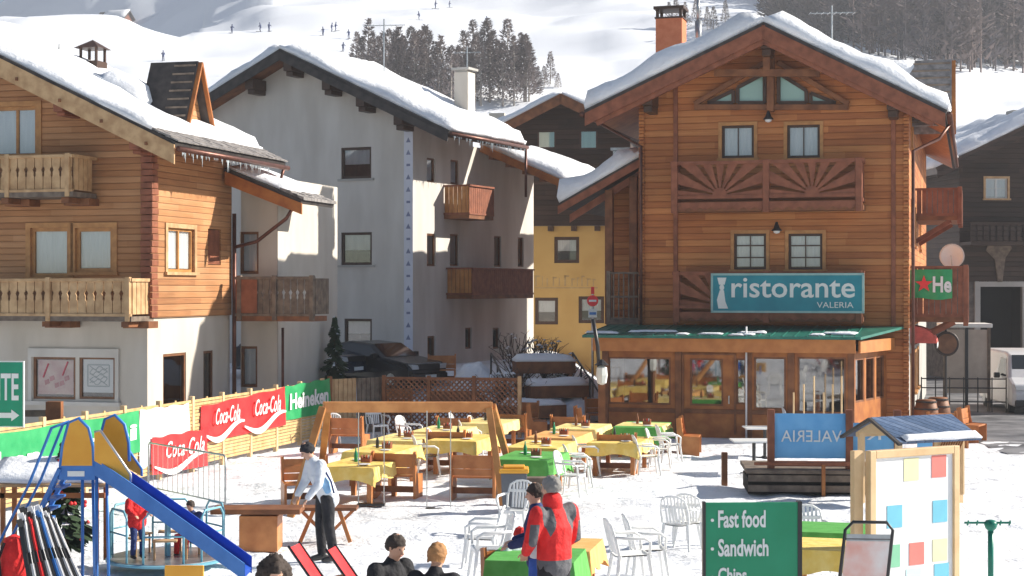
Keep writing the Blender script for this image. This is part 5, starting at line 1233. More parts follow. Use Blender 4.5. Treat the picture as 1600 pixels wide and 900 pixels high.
# chute: curved bed with side rails
q = MB(); q2 = MB(); n = 22; prof = []
for i in range(n+1):
    t = i/n; x = PR[0]+(BE[0]-PR[0])*t; z = zp+(BE[2]-zp)*(t**1.04)+ (.08*math.sin(math.pi*min(1, t*1.0))*0)
    if t > .9: z = max(z, BE[2]+(1-t)*1.2)
    y = DS+(BE[1]-DS)*t; prof.append((x, y, z))
for i in range(n):
    a, b = prof[i], prof[i+1]
    q.add([off(a,-wS), off(b,-wS), off(b,wS), off(a,wS)], [(0,1,2,3)])
    q.add([(a[0],a[1]-wS,a[2]-.03),(b[0],b[1]-wS,b[2]-.03),(b[0],b[1]+wS,b[2]-.03),(a[0],a[1]+wS,a[2]-.03)], [(0,1,2,3)])
q.build('chute', BLUED, sl_, smooth=True)
for s in (-1, 1):
    q = MB()
    for i in range(n):
        a, b = prof[i], prof[i+1]; h0, h1 = -.07, .15
        for dy in (0, .028): q.add([(a[0],a[1]+s*wS+s*dy,a[2]+h0),(b[0],b[1]+s*wS+s*dy,b[2]+h0),(b[0],b[1]+s*wS+s*dy,b[2]+h1),(a[0],a[1]+s*wS+s*dy,a[2]+h1)], [(0,1,2,3)])
        for h in (h0, h1): q.add([(a[0],a[1]+s*wS,a[2]+h),(b[0],b[1]+s*wS,b[2]+h),(b[0],b[1]+s*wS+s*.028,b[2]+h),(a[0],a[1]+s*wS+s*.028,a[2]+h)], [(0,1,2,3)])
    q.add([(prof[0][0],prof[0][1]+s*wS,prof[0][2]-.07),(prof[0][0],prof[0][1]+s*wS+s*.028,prof[0][2]-.07),(prof[0][0],prof[0][1]+s*wS+s*.028,prof[0][2]+.15),(prof[0][0],prof[0][1]+s*wS,prof[0][2]+.15)], [(0,1,2,3)])
    q.build('side_rail', BLUEM if s < 0 else BLUED, sl_)
# yellow guard panels with tubular edges (arched at the platform, tapering down the chute)
for s, dx in ((-1, 0), (1, .34)):
    yy = DS+s*(wS+.02); w_ = PR[0]-PT[0]
    arch = [(PT[0]+dx+.0, zp+.05), (PT[0]+dx+.03, zp+.32), (PT[0]+dx+w_*.25, zp+.62), (PT[0]+dx+w_*.55, zp+.68), (PT[0]+dx+w_*.85, zp+.55), (PT[0]+dx+w_*.98, zp+.3), (PT[0]+dx+w_*1.0, zp+.05)]
    q = MB(); q.prism(arch, yy-.012, yy+.012); pn = q.build('guard_panel', YELP, sl_); q = MB(); q.tube([(u, yy, z) for u, z in arch], .022, 8); q.build('edge_tube', BLUEM, pn, smooth=True)
    tri = [(PR[0]+dx*.6, zp+.12), (PR[0]+dx*.6-.02, zp+.35), (PR[0]+dx*.6+.08, zp+.56), (PR[0]+dx*.6+.40, zp+.14-.30), (PR[0]+dx*.6+.44, zp-.16)]
    tri = [(PR[0]+.02, zp+.12), (PR[0]+.02, zp+.50), (PR[0]+.10, zp+.52), (PR[0]+.50, zp-.06), (PR[0]+.50, zp-.16)]
    yy = DS+s*(wS+.06)
    q = MB(); q.prism(tri, yy-.012, yy+.012); pn = q.build('guard_panel', YELP, sl_); q = MB(); q.tube([(tri[i][0], yy, tri[i][1]) for i in (1,2,3,4)], .018, 8); q.build('edge_tube', STEEL if s < 0 else BLUEM, pn, smooth=True)
# ladder
for s in (-1, 1):
    q = MB(); q.bar((LB[0],DS+.2+s*.24,.15), (PT[0]-.0,DS+s*.26,zp+.02), .05, .15 if s < 0 else .1, up=(0,1,0)); q.build('ladder_rail', BLUEM, sl_)
    q = MB(); q.tube([(LB[0]-.25,DS+.2+s*.28,.35), (PT[0]-.42,DS+s*.28,zp-.2), (PT[0]-.12,DS+s*.28,zp+.55), (PT[0]+.12,DS+s*.28,zp+.64)], .02); q.build('hand_rail', BLUEM, sl_, smooth=True)
for k in range(10):
    t = (k+.6)/10.4; x = LB[0]+(PT[0]-LB[0])*t; z = .15+(zp-.15)*t; q = MB(); q.box(x-.02, x+.13, DS+.2*(1-t)-.25, DS+.2*(1-t)+.25, z-.015, z+.015); q.build('step', BLUEM, sl_)
for px in (137, 159):
    for s in (-1, 1):
        x = (px-800)*DS/FPX; q = MB(); q.tube([(x+(.03 if s > 0 else 0),DS+s*wS,0), (x,DS+s*wS,zp-.05)], .022); q.build('support_pole', BLUEM, sl_, smooth=True)
# ================================================================ CAROUSEL (roundabout)
x, y, z = at(262, 23.6); cr_ = thing('roundabout', 'light blue metal playground roundabout with railings behind the slide', 'roundabout', (x, y, z))
BLT = noisy('turquoise_painted_steel', (.12,.36,.46), (.20,.44,.53), 4, .4, .05)
q = MB(); q.lathe([(.93,.165),(.94,.18),(.94,.195),(.93,.205)], 32); q.build('deck', STEEL, cr_)
q = MB(); q.lathe([(.945,.15),(.98,.16),(.98,.19),(.945,.198)], 32); q.build('rim', BLT, cr_)
for k in range(6):
    t = math.pi*2*k/6+.3; c_, s_ = math.cos(t), math.sin(t); t2 = t+.7; q = MB()
    q.tube([(c_*.9,s_*.9,.2),(c_*.9,s_*.9,.85),(math.cos(t+.1)*.88,math.sin(t+.1)*.88,.95),(math.cos(t2-.1)*.88,math.sin(t2-.1)*.88,.95),(math.cos(t2)*.9,math.sin(t2)*.9,.85),(math.cos(t2)*.9,math.sin(t2)*.9,.2)], .018)
    q.tube([(c_*.9,s_*.9,.6),(math.cos(t2)*.9,math.sin(t2)*.9,.6)], .014); q.build('railing', BLT, cr_, smooth=True)
    q = MB(); q.bar((c_*.55,s_*.55,.5), (math.cos(t2)*.55,math.sin(t2)*.55,.5), .2, .025); q.bar((c_*.5,s_*.5,.2), (c_*.5,s_*.5,.5), .03, .03); q.build('seat', W_PALE, cr_)
q = MB(); q.tube([(0,0,0),(0,0,.7)], .05); q.build('hub', BLT, cr_)
x, y, z = G(288, 903)
x, y, z = at(288, 19.6); ypn = thing('spring_toy_panel', 'yellow square panel of a play toy in front of the roundabout', 'panel', (x, y, z)); q = MB(); q.box(-.23,.23,-.02,.02,.12,.52); q.build('panel', YELP, ypn, bevel=.01); q = MB(); q.tube([(0,.06,0),(0,.06,.4)], .03); q.build('post', BLUEM, ypn)
cr_.scale = (.88,.88,.95)
# crowd barrier
pA = G(352, 802); pB = G(232, 778)
FB = Line(pB[0], pB[1], pA[0], pA[1]); cbr = thing('crowd_barrier', 'grey metal crowd barrier in front of the lower red banner', 'barrier', (FB.ox, FB.oy, 0), FB.r)
q = MB(); Lb = FB.len; q.tube([(0,0,.0),(0,0,1.0),(.05,0,1.05),(Lb-.05,0,1.05),(Lb,0,1.0),(Lb,0,0)], .02); q.tube([(0,0,.18),(Lb,0,.18)], .015); q.build('frame', STEEL, cbr, smooth=True)
q = MB()
for k in range(1, 15): q.tube([(Lb*k/15,0,.18),(Lb*k/15,0,1.05)], .008, 5)
q.build('bars', STEEL, cbr)
for u in (.2, Lb-.2): q = MB(); q.bar((u,-.3,.02), (u,.3,.02), .04, .02); q.build('foot', STEEL, cbr)
# play table / brown box with low beam next to the roundabout
x, y, z = at(408, 26.2)
pb_ = thing('play_table', 'low brown timber play table with square box base between roundabout and swing', 'table', (x, y, z))
q = MB(); q.box(-.30,.30,-.3,.3,.0,.56); q.build('box_base', W_BENCH, pb_, bevel=.012)
q = MB(); q.box(-.75,.65,-.3,.3,.58,.66); q.build('tabletop', W_BEAM, pb_, bevel=.01)
x, y, z = at(510, 26.8); pk = thing('picnic_bench', 'small low timber picnic bench at the feet of the man in white', 'bench', (x, y, z)); q = MB(); q.box(-.5,.5,-.2,.2,.5,.55); q.build('top', W_BEAM, pk); 
for s in (-1, 1): q = MB(); q.bar((s*.4,-.18,0),(s*.2,.0,.5), .06, .05, up=(0,1,0)); q.bar((s*.05,.1,.1),(s*.45,.1,.5), .05, .05, up=(0,1,0)); q.build('leg', W_BENCH, pk)
# ski rack with skis
x, y, z = at(45, 21.2)
rk = thing('ski_rack', 'wooden ski rack with a little snowy roof at the left edge under the ladder', 'rack', (x-.2, y+2.2, z))
q = MB(); q.box(-.75,-.69,-.3,-.24,0,1.15); q.box(.55,.61,-.3,-.24,0,1.15); q.box(-.75,-.69,.24,.3,0,1.3); q.box(.55,.61,.24,.3,0,1.3); q.box(-.8,.7,-.3,-.25,.95,1.02); q.build('frame', W_OBEAM, rk)
q = MB(); q.add([(-.9,-.45,1.12),(.75,-.45,1.12),(.75,.45,1.36),(-.9,.45,1.36),(-.9,-.45,1.16),(.75,-.45,1.16),(.75,.45,1.4),(-.9,.45,1.4)], [(3,2,1,0),(4,5,6,7),(0,1,5,4),(1,2,6,5),(2,3,7,6),(3,0,4,7)]); rf = q.build('roof', W_PALE, rk)
snow_sheet((-.88,-.43,1.165),(.73,-.43,1.165),(.73,.43,1.4),(-.88,.43,1.4), .12, 3, du=.1, rnd=.12).build('snow_cover', ROOFSNOW, rf, smooth=True)
q = MB()
pass
SK = [REDB, BLACK, WHITE, YELP, BLUEM]
def ski(px, py, D, lean, mat, label, rz=0, L_=1.65):
    x, y, z = at(px, D); t = thing('pair_of_skis', label, 'skis', (x, y, z+.02), rz, 'skis leaning in the rack')
    for s in (-1, 1):
        q = MB(); pts = []
        for i in range(9):
            a = i/8; w_ = .036-.008*math.sin(math.pi*a); zz = L_*a; yy = (.0 if a < .86 else (a-.86)*.5*s*-1)
            pts.append((w_, yy, zz))
        vs = []
        for w_, yy, zz in pts: vs += [(-w_, s*.022+yy-.007, zz), (w_, s*.022+yy-.007, zz), (w_, s*.022+yy+.007, zz), (-w_, s*.022+yy+.007, zz)]
        fs = [(3,2,1,0), (32,33,34,35)]
        for i in range(8):
            for k in range(4): fs.append((i*4+k, i*4+(k+1)%4, (i+1)*4+(k+1)%4, (i+1)*4+k))
        q.add(vs, fs); o = q.build('ski', mat, t)
        q = MB(); q.box(-.025,.025, s*.025, s*.05, .42, .56); q.build('binding', BLACK, o)
    t.rotation_euler = (R(lean[0]), R(lean[1]), rz); return t
labs = ['black pair of skis','white pair of skis','dark striped pair of skis','red pair of skis','blue pair of skis','second black pair of skis','second white pair of skis','outer dark pair of skis']
for k in range(13):
    ski(52+k*6.5, 0, 20.6+.05*k, (-14, -14-k*1.2), [BLACK,WHITE,BLACK,REDB,BLACK,WHITE,BLACK,BLUEM,WHITE,BLACK,WHITE,BLACK,WHITE][k], ['black','white','black','red','black','white','black','blue','white','black','white','black','white'][k]+' pair of skis in the rack under the ladder, '+['leftmost','second','third','fourth','fifth','sixth','seventh','eighth','ninth','tenth','eleventh','twelfth','rightmost'][k]+' from the left', L_=1.0+.07*(k % 3))
rb = thing('red_backpack', 'dark red backpack hanging on the ski rack at the left edge', 'backpack', at(22, 21.4)); q = MB(); q.lathe([(.05,.1),(.17,.15),(.2,.3),(.19,.5),(.12,.68),(.03,.72)], 12); q.build('bag', F_RED, rb, smooth=True)
q = MB(); q.tube([(-.12,-.18,.2),(-.13,-.22,.45),(-.08,-.16,.64)], .02); q.build('strap', F_BLACK, rb)
# small string-lit tree behind the ladder
# ================================================================ WINDBREAK DECK, HUT, POST
xw, yw, zw_ = at(1255, 33.2)
dk = thing('timber_deck', 'dark timber platform on bearers under the blue windbreak', 'deck', (xw, yw, 0), R(-4))
q = MB(); q.box(-1.15,1.4,-.3,1.5,.42,.5); q.build('boards', W_GREY, dk, bevel=.01)
for k, zz in enumerate((.26,.06)): q = MB(); q.box(-1.1,1.4,-.26-.02*k,-.18,zz,zz+.13); q.build('bearer', W_GREY, dk)
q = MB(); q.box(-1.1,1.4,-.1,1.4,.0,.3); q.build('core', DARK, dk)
q = MB(); q.box(.32,.39,-.42,-.34,-.1,.62); q.build('stake', W_OBEAM, dk); q = MB(); q.box(-1.0,1.4,-.40,-.36,.60,.66); q.build('hand_rail', W_RED, dk)
wd = thing('blue_windbreak', 'blue banner windbreak with faded mirrored lettering between red brown posts', 'windbreak', (xw, yw, 0), R(-4))
u0 = (1205-1255)*33.2/FPX; u1 = (1326-1255)*33.2/FPX; u2 = (1400-1255)*33.2/FPX
zt_ = CZ-(646-450)*33.2/FPX; zb_ = CZ-(716-450)*33.2/FPX
for u in (u0, u1, u2): q = MB(); q.box(u-.07,u+.07,-.07,.07,.45,zt_+.08); q.build('post', W_RED, wd, bevel=.01)
q = MB(); q.box(u0,u2,-.03,.03,zb_-.16,zb_-.06); q.build('lower_rail', W_RED, wd)
for a, b, dz_ in ((u0+.07,u1-.07,0),(u1+.07,u2-.07,-.18)):
    q = MB(); nn = 12; vs = [(a+(b-a)*i/nn, .015*math.sin(i*1.3+j), zb_+(zt_+dz_-zb_)*j/5) for j in range(6) for i in range(nn+1)]
    q.add(vs, [(j*(nn+1)+i, j*(nn+1)+i+1, (j+1)*(nn+1)+i+1, (j+1)*(nn+1)+i) for j in range(5) for i in range(nn)]); q.build('banner_cloth', BLUB, wd, smooth=True)
text('VALERIA', OFFW, wd, front_mp(0), u0+.2, u1-.15, zb_+.33, zb_+.56, d=-.03, mirror=True)
text('RI', OFFW, wd, front_mp(0), u1+.25, u1+.62, zb_+.38, zb_+.56, d=-.03, mirror=True)
x, y, z = G(1132, 756)
q = MB(); q.box(-.06,.06,-.06,.06,0,.70); q.v = [(a+x,b+y,c+z) for a,b,c in q.v]; tag(q.build('wooden_post', W_BEAM, bevel=.01), 'single brown wooden post stuck in the snow right of the tables', 'post')
# little hut with blue-shingled roof
D_H = 31.0; xh, yh_, _ = at(1424, D_H); ht = thing('little_hut', 'small wooden stall with snowy blue grey shingled gable roof in front of the windbreak', 'hut', (xh+.12, yh_+.6, 0), R(26))
ze_ = CZ-(680-450)*D_H/FPX
HL = .80
for sx in (-1, 1):
    for sy in (-1, 1): q = MB(); q.box(sx*(HL-.08)-.05, sx*(HL-.08)+.05, sy*.55-.05, sy*.55+.05, 0, ze_); q.build('post', W_NEW, ht)
q = MB(); q.box(-HL,HL,-.62,-.56,ze_-.10,ze_); q.box(-HL,HL,.56,.62,ze_-.10,ze_); q.box(.1,HL,-.60,-.56,.2,ze_-.1); q.add([(-HL,-.62,ze_),(-HL,.62,ze_),(-HL,0,ze_+.26),(HL,-.62,ze_),(HL,.62,ze_),(HL,0,ze_+.26)], [(0,1,2),(3,5,4)]); q.build('body', W_NEW, ht)
BL_SH = planks('blue_grey_shingles', (.03,.05,.09), (.07,.12,.22), (.16,.22,.34), .2, vertical=True, rough=.5)
q = MB()
for s in (-1, 1):
    roof_slab(q, (-HL-.12,s*.85,ze_-.08), (HL+.2,s*.85,ze_-.08), (HL+.2,0,ze_+.32), (-HL-.12,0,ze_+.32), .04)
hr_ = q.build('roof', BL_SH, ht)
snow_sheet((-HL-.0,-.86,ze_-.08),(HL+.18,-.86,ze_-.08),(HL+.18,-.70,ze_+.01),(-HL,-.70,ze_+.01), .09, 2, du=.08, rnd=.06).build('snow_edge', ROOFSNOW, hr_, smooth=True)
q = MB()
for s in (-1, 1): q.bar((-HL-.14,s*.87,ze_-.12), (-HL-.14,0,ze_+.29), .05, .09, up=(1,0,0))
q.build('bargeboard', DKROOF, hr_)
q = MB(); q.box(-.35,.0,-.64,-.625,ze_-.36,ze_-.14); q.build('blue_panel', BLUB, ht)
q = MB()
for k in range(9): q.bar((HL-.75+k*.06,-.64,ze_-.5), (HL-.55+k*.06,-.64,ze_-.12), .012, .03, up=(0,1,0))
q.build('lattice', W_OBEAM, ht)
# thin stakes in front of the veranda's right windows
for k, px in enumerate((1240,1256,1272,1287,1301,1315)):
    x, y, z = at(px, 40.6); q = MB(); q.tube([(x,y,0),(x,y,1.55+.2*(k % 3))], .022, 6); o = q.build('garden_stake', W_NEW); tag(o, 'thin pale wooden stake before the veranda windows', 'stake', 'stakes in front of the veranda')
# ================================================================ FOREGROUND SIGNS
x, y, z = at(1174, 17.4); fs_ = thing('menu_sign', 'green menu board listing fast food in white letters in the foreground', 'sign', (x, y, 0), R(3))
w2_ = .485; zt_ = CZ-(785-450)*17.4/FPX
q = MB(); q.box(-w2_,w2_,-.02,.02,z+.1,zt_); q.build('board', GREENS, fs_)
q = MB(); q.box(-w2_-.03,-w2_,-.03,.04,z,zt_+.01); q.box(w2_,w2_+.045,-.03,.06,z,zt_+.01); q.box(-w2_,w2_,-.03,.03,z+.07,z+.1); q.build('frame', BLACK, fs_)
mp = front_mp(-.02)
for i, s in enumerate(('Fast food', 'Sandwich', 'Chips', 'Hot dog')):
    zc_ = zt_-.16-i*.30; wd_ = (.50,.53,.30,.42)[i]
    text(s, OFFW, fs_, mp, -w2_+.13, -w2_+.13+wd_, zc_-(.10 if i != 2 else .115), zc_+.085, d=-.004, bold=.025)
    q = MB(); q.prism([(-w2_+.07+.018*math.cos(t), zc_-.02+.018*math.sin(t)) for t in lin(0, 5.5, 8)], -.026, -.018); q.build('bullet', OFFW, fs_) if i < 4 else None
x, y, z = at(1426, 19.3); bd = thing('framed_board', 'large white board with coloured squares in a fresh pine frame', 'board', (x, y, 0), R(30))
hw_ = .67; zt_ = CZ-(700-450)*19.3/FPX
q = MB(); q.box(-hw_,hw_,-.02,.02,.3,zt_-.06); q.build('panel', WHB, bd)
for (a, b, c_, e) in ((-hw_-.02,-hw_+.07,.15,zt_),(hw_-.06,hw_+.03,.15,zt_),(-hw_+.07,hw_-.06,zt_-.09,zt_),(-hw_+.07,hw_-.06,.28,.36)): q = MB(); q.box(a,b,-.05,.04,c_,e); q.build('frame_member', W_NEW, bd, bevel=.008)
q = MB(); q.box(-hw_-.17,-hw_-.04,.05,.12,.1,zt_); q.build('rear_post', W_NEW, bd)
PALE = {'r': (.72,.20,.17), 'y': (.80,.74,.42), 'b': (.16,.48,.62), 'g': (.22,.52,.33), 'c': (.55,.75,.75)}
PM = {k: noisy('print_'+n_, v, tuple(min(.85, c*1.1) for c in v), 5, .5, 0) for (k, v), n_ in zip(PALE.items(), ('red','yellow','blue','green','aqua'))}
def sq(px, py, c, s=.115):
    X = ((px-800)*19.3/FPX-x)*1.12; Z = CZ-(py-450)*19.3/FPX; q = MB(); q.box(X-s, X+s, -.026, -.0205, Z-s*1.12, Z+s*1.12); q.build('colour_square', PM[c], bd)
for px, py, c in ((1421,733,'y'),(1473,731,'r'),(1390,804,'b'),(1475,802,'b'),(1386,865,'g'),(1431,865,'r'),(1475,863,'y'),(1478,902,'b'),(1425,905,'c')): sq(px, py, c)
x, y, z = at(1338, 16.9); es = thing('easel_sign', 'black framed pavement easel sign with a pink and white poster, leaning', 'sign', (x, y, z-.05), R(-4))
H_ = CZ-(818-450)*16.9/FPX-z+.05; hw_ = .24; ln = .17
def emap(u, v, d=0): return (u+v*.12, v*ln*.5+d, v)
q = MB(); q.tube([emap(-hw_,0),emap(-hw_,H_-.08),emap(-hw_+.07,H_),emap(hw_-.07,H_),emap(hw_,H_-.08),emap(hw_,0)], .017, 8); q.tube([emap(-hw_,H_-.17),emap(hw_,H_-.17)], .014, 8); q.build('frame', BLACK, es, smooth=True)
q = MB(); q.add([emap(-hw_+.02,.25,-.005),emap(hw_-.02,.25,-.005),emap(hw_-.02,H_-.19,-.005),emap(-hw_+.02,H_-.19,-.005)], [(0,1,2,3)]); q.build('poster', noisy('pink_white_print', (.80,.40,.32), (.86,.80,.76), 2.6, .35, 0), es)
q = MB(); q.add([emap(-hw_+.02,H_-.19,-.012),emap(hw_-.02,H_-.19,-.012),emap(hw_-.02,H_-.12,-.012),emap(-hw_+.02,H_-.12,-.012)], [(0,1,2,3)]); q.build('clip_bar', STEEL, es)
q = MB(); q.tube([emap(-hw_,H_-.1,.02),(-hw_+.1,.8,0)], .014); q.tube([emap(hw_,H_-.1,.02),(hw_+.1,.8,0)], .014); q.build('rear_leg', BLACK, es)
# green post with arms
x, y, z = at(1548, 21.5); gp = thing('green_post', 'green metal post with a crossbar of small hooks at the right edge', 'post', (x, y, 0))
DG = noisy('dark_green_metal', (.0,.14,.10), (.01,.19,.13), 3, .35, .05); zt_ = CZ-(818-450)*21.5/FPX
q = MB(); q.tube([(0,0,z),(0,0,zt_-.06)], .038); q.build('pole', DG, gp, smooth=True); q = MB(); q.lathe([(.03,-.1),(.07,-.06),(.09,0),(.06,.04),(.02,.05)], 14, c=(0,0,zt_)); q.build('hub', DG, gp, smooth=True)
q = MB(); q.tube([(-.34,0,zt_+.01),(.26,0,zt_+.01)], .014); q.build('crossbar', DG, gp)
for k in (-.3,-.18,.12,.24): q = MB(); q.tube([(k,0,zt_-.02),(k,-.04,zt_+.04)], .012, 6); q.build('hook', DG, gp)
# green arrow sign at the left edge
DD = 29.0; x, y, z = at(36, DD); sgn = thing('arrow_sign', 'green street sign with white letters and a right arrow at the left edge', 'sign', (x, y, 0), R(-5))
zt_ = CZ-(566-450)*DD/FPX; zb_ = CZ-(666-450)*DD/FPX; q = MB(); q.box(-2.2,0,-.02,.02,zb_,zt_); q.build('board', noisy('traffic_green', (.0,.26,.14), (.0,.30,.17), 3, .35, .03), sgn)
q = MB(); q.box(-2.22,.02,-.015,.025,zb_-.02,zb_); q.box(-2.22,.02,-.015,.025,zt_,zt_+.02); q.box(0,.02,-.015,.025,zb_,zt_); q.build('edge', OFFW, sgn)
hh = zt_-zb_; text('RISTORANTE', WHITE, sgn, front_mp(-.02), -1.75, -.07, zb_+hh*.40, zb_+hh*.83, d=-.004, bold=.02)
q = MB(); q.prism([(-1.2,zb_+hh*.13),(-.2,zb_+hh*.13),(-.2,zb_+hh*.08),(-.06,zb_+hh*.17),(-.2,zb_+hh*.26),(-.2,zb_+hh*.21),(-1.2,zb_+hh*.21)], -.028, -.021); q.build('arrow', WHITE, sgn)
for u in (-1.9,-.7): q = MB(); q.tube([(u,.06,0),(u,.06,zt_)], .03); q.build('post', STEEL, sgn)
x, y, z = at(86, 33); q = MB(); q.box(x-.16,x+.14,y-.1,y+.1,0,1.85); tag(q.build('wooden_post', W_BEAM), 'thick brown wooden post behind the fence below the chalet shop window', 'post')
q = MB(); q.box(x-.8,x-.18,y-.04,y+.04,1.55,1.68); q.box(x-.8,x-.18,y-.04,y+.04,1.2,1.33); tag(q.build('rail_board', W_GREY), 'grey horizontal boards beside the thick post behind the fence', 'boards')
# traffic sign
x, y, z = at(926, 50); ts = thing('road_sign', 'red and white no entry sign above a small white plate on a pole', 'sign', (x, y, 0))
q = MB(); q.tube([(0,.04,0),(0,.04,4.0)], .035); q.build('pole', STEEL, ts)
zc_ = CZ-(470-450)*50/FPX; q = MB(); q.lathe([(.17,0),(.17,.01)], 20); q.v = [(a, -c, b+zc_) for a, b, c in q.v]; q.build('disc', REDB, ts); q = MB(); q.box(-.11,.11,-.02,-.011,zc_-.03,zc_+.03); q.build('white_bar', WHITE, ts)
q = MB(); q.box(-.13,.13,-.01,0,zc_-.5,zc_-.24); q.build('plate', OFFW, ts); q = MB(); q.box(-.1,.1,-.02,-.011,zc_-.42,zc_-.34); q.build('plate_mark', BLUEM, ts)
q = MB(); q.box(-.05,.05,-.01,0,zc_+.2,zc_+.42); q.build('red_marker', REDB, ts)
# ================================================================ HILLSIDE: TREES, HUT, FOREST
def HG(px, py, f=hill, y0=125, y1=760):
    """where the view ray through a pixel meets the hillside"""
    u = (px-800)/FPX; v = (450-py)/FPX; y = y0
    while y < y1:
        if f(u*y, y) >= CZ+v*y: break
        y += 1.5
    return (u*y, y, f(u*y, y))
def larch_crown(mb, rng, h, r, c=(0,0,0), n=260, s=1.0, dens=1.0):
    for i in range(n):
        t = rng.random()**.8; z = h*(.12+.88*t); rr = r*(1-t)**.75*(.35+.65*rng.random()**.5)+.06
        a = rng.random()*6.283; x = rr*math.cos(a); y = rr*math.sin(a)
        L_ = (.35+.6*rng.random())*s*(1-.5*t); w_ = .05*s+.09*rng.random()*s
        d = Vector((math.cos(a), math.sin(a), .2+.7*rng.random())).normalized()*L_; sd = Vector((-math.sin(a)*w_, math.cos(a)*w_, w_*(rng.random()-.5)*2))
        p = Vector((x+c[0], y+c[1], z+c[2])); mb.add([p-sd, p+sd, p+d+sd*.3, p+d-sd*.3], [(0,1,2,3)])
protoC = []
for k in range(4):
    rng = random.Random(40+k); m = MB(); larch_crown(m, rng, 10, 1.75+.3*(k % 2), n=620, s=1.15); protoC.append(m.mesh('crown', LARCH))
PT_ = []
for k in range(2):
    m = MB(); m.tube([(0,0,-1.5),(.05,0,3),(0,.05,6),(0,0,9.6)], [.2,.15,.1,.02], 6)
    rng = random.Random(k)
    for i in range(26):
        z = 1.5+i*.3; a = rng.random()*6.28; L_ = 1.5*(1-z/10.5); m.bar((0,0,z), (L_*math.cos(a),L_*math.sin(a),z+L_*.35), .05, .05)
    PT_.append(m.mesh('trunk', noisy('pale_larch_bark', (.30,.26,.23), (.42,.38,.34), 3, .9, .2, coord='Object')))
rng = random.Random(99); k = 0
spots = [(558+i*8.2+rng.uniform(-3,3), 140+rng.uniform(-14,24), 1.0 if i < 17 or i > 19 else .6) for i in range(34)]
spots += [(600+i*17+rng.uniform(-5,5), 165+rng.uniform(-6,10), 1.0) for i in range(14)]
spots += [(838+rng.uniform(-4,4), 138, .45), (850, 141, .4), (860, 135, .62), (872, 139, .3)]
spots += [(1042+i*15+rng.uniform(-4,4), 40+rng.uniform(-5,12), .55) for i in range(7)]
spots.sort()
for px, py, s in spots:
    X, Y, Z = HG(px, py); sz = s*rng.uniform(.72, 1.0)*(Y/250)**.6
    t = thing('larch_tree', 'bare grey brown larch on the snowy hill, number %d from the left of the grove' % (k+1), 'tree', (X, Y, Z-.3), rng.random()*6, 'bare larches on the hillside'); t.scale = (sz*1.05, sz*1.05, sz)
    c = bpy.data.objects.new('crown', protoC[k % 4]); COL.objects.link(c); c.parent = t; c = bpy.data.objects.new('trunk', PT_[k % 2]); COL.objects.link(c); c.parent = t; k += 1
m = MB(); rng = random.Random(5); cnt = 0
for i in range(9000):
    if cnt > 2300: break
    px = rng.uniform(1195, 1720); low = 112 if px > 1480 else (60+(px-1250)*.22); py = low-rng.random()**1.0*150+rng.uniform(-8,6)
    X, Y, Z = HG(px, py)
    if Y > 700: continue
    h = rng.uniform(7, 13); larch_crown(m, rng, h, rng.uniform(1.3,2.1), (X,Y,Z-.5), n=44, s=2.5); m.tube([(X,Y,Z-1),(X,Y,Z+h*.9)], [.16,.03], 4, cap=False); cnt += 1
tag(m.build('forest', LARCH2), 'dark bare mountain forest on the slope at the top right', None, None, 'stuff')
# hut on the hill
X, Y, Z = HG(180, 44, mount, 420, 990)
if Y > 900: X, Y, Z = HG(180, 70)
sc = Y/FPX*26
hh_ = thing('hill_hut', 'small dark red hut with snowy roof alone on the far slope', 'hut', (X, Y, Z), R(-20))
q = MB(); q.box(-.9*sc,.9*sc,-.5*sc,.5*sc,-.6*sc,.55*sc); q.add([(-.9*sc,-.5*sc,.55*sc),(-.9*sc,.5*sc,.55*sc),(-.9*sc,0,.95*sc),(.9*sc,-.5*sc,.55*sc),(.9*sc,.5*sc,.55*sc),(.9*sc,0,.95*sc)], [(0,1,2),(3,5,4),(0,3,4,1)]); q.build('wall', W_RED, hh_)
q = MB(); roof_slab(q, (-1.05*sc,-.65*sc,.45*sc),(1.05*sc,-.65*sc,.45*sc),(1.05*sc,0,1.0*sc),(-1.05*sc,0,1.0*sc),.06*sc); roof_slab(q, (-1.05*sc,.65*sc,.45*sc),(1.05*sc,.65*sc,.45*sc),(1.05*sc,0,1.0*sc),(-1.05*sc,0,1.0*sc),.06*sc); rf = q.build('roof', DKROOF, hh_)
snow_sheet((-.6*sc,-.66*sc,.46*sc),(1.05*sc,-.66*sc,.46*sc),(1.05*sc,0,1.02*sc),(-.6*sc,0,1.02*sc),.14*sc,1,du=.3*sc,rnd=.2*sc,jit=.03).build('snow_cover', ROOFSNOW, rf, smooth=True)
# aerials
def aerial(x, y, z, h, label, w_=.75):
    t = thing('aerial', label, 'aerial', (x, y, z)); q = MB(); q.tube([(0,0,0),(0,0,h)], .028, 6); q.build('mast', STEEL, t)
    q = MB(); q.bar((-w_,0,h-.25),(w_,.1,h-.2),.025,.025)
    for k in range(8): q.bar((-w_+.2*k,-.22,h-.24),(-w_+.2*k,.25,h-.24),.012,.012)
    q.build('antenna', STEEL, t)
D = 60; aerial((600-800)*D/FPX, D, CZ+(450-112)*D/FPX, 1.9, 'tall aerial standing on the ridge of the white house')
D = 62; aerial((730-800)*D/FPX, D, CZ+(450-106)*D/FPX, .8, 'small aerial above the chimney of the white house', .5)
D = 53; aerial((1300-800)*D/FPX, D, CZ+(450-75)*D/FPX, 1.35, 'aerial behind the right roof slope of the restaurant', .7)
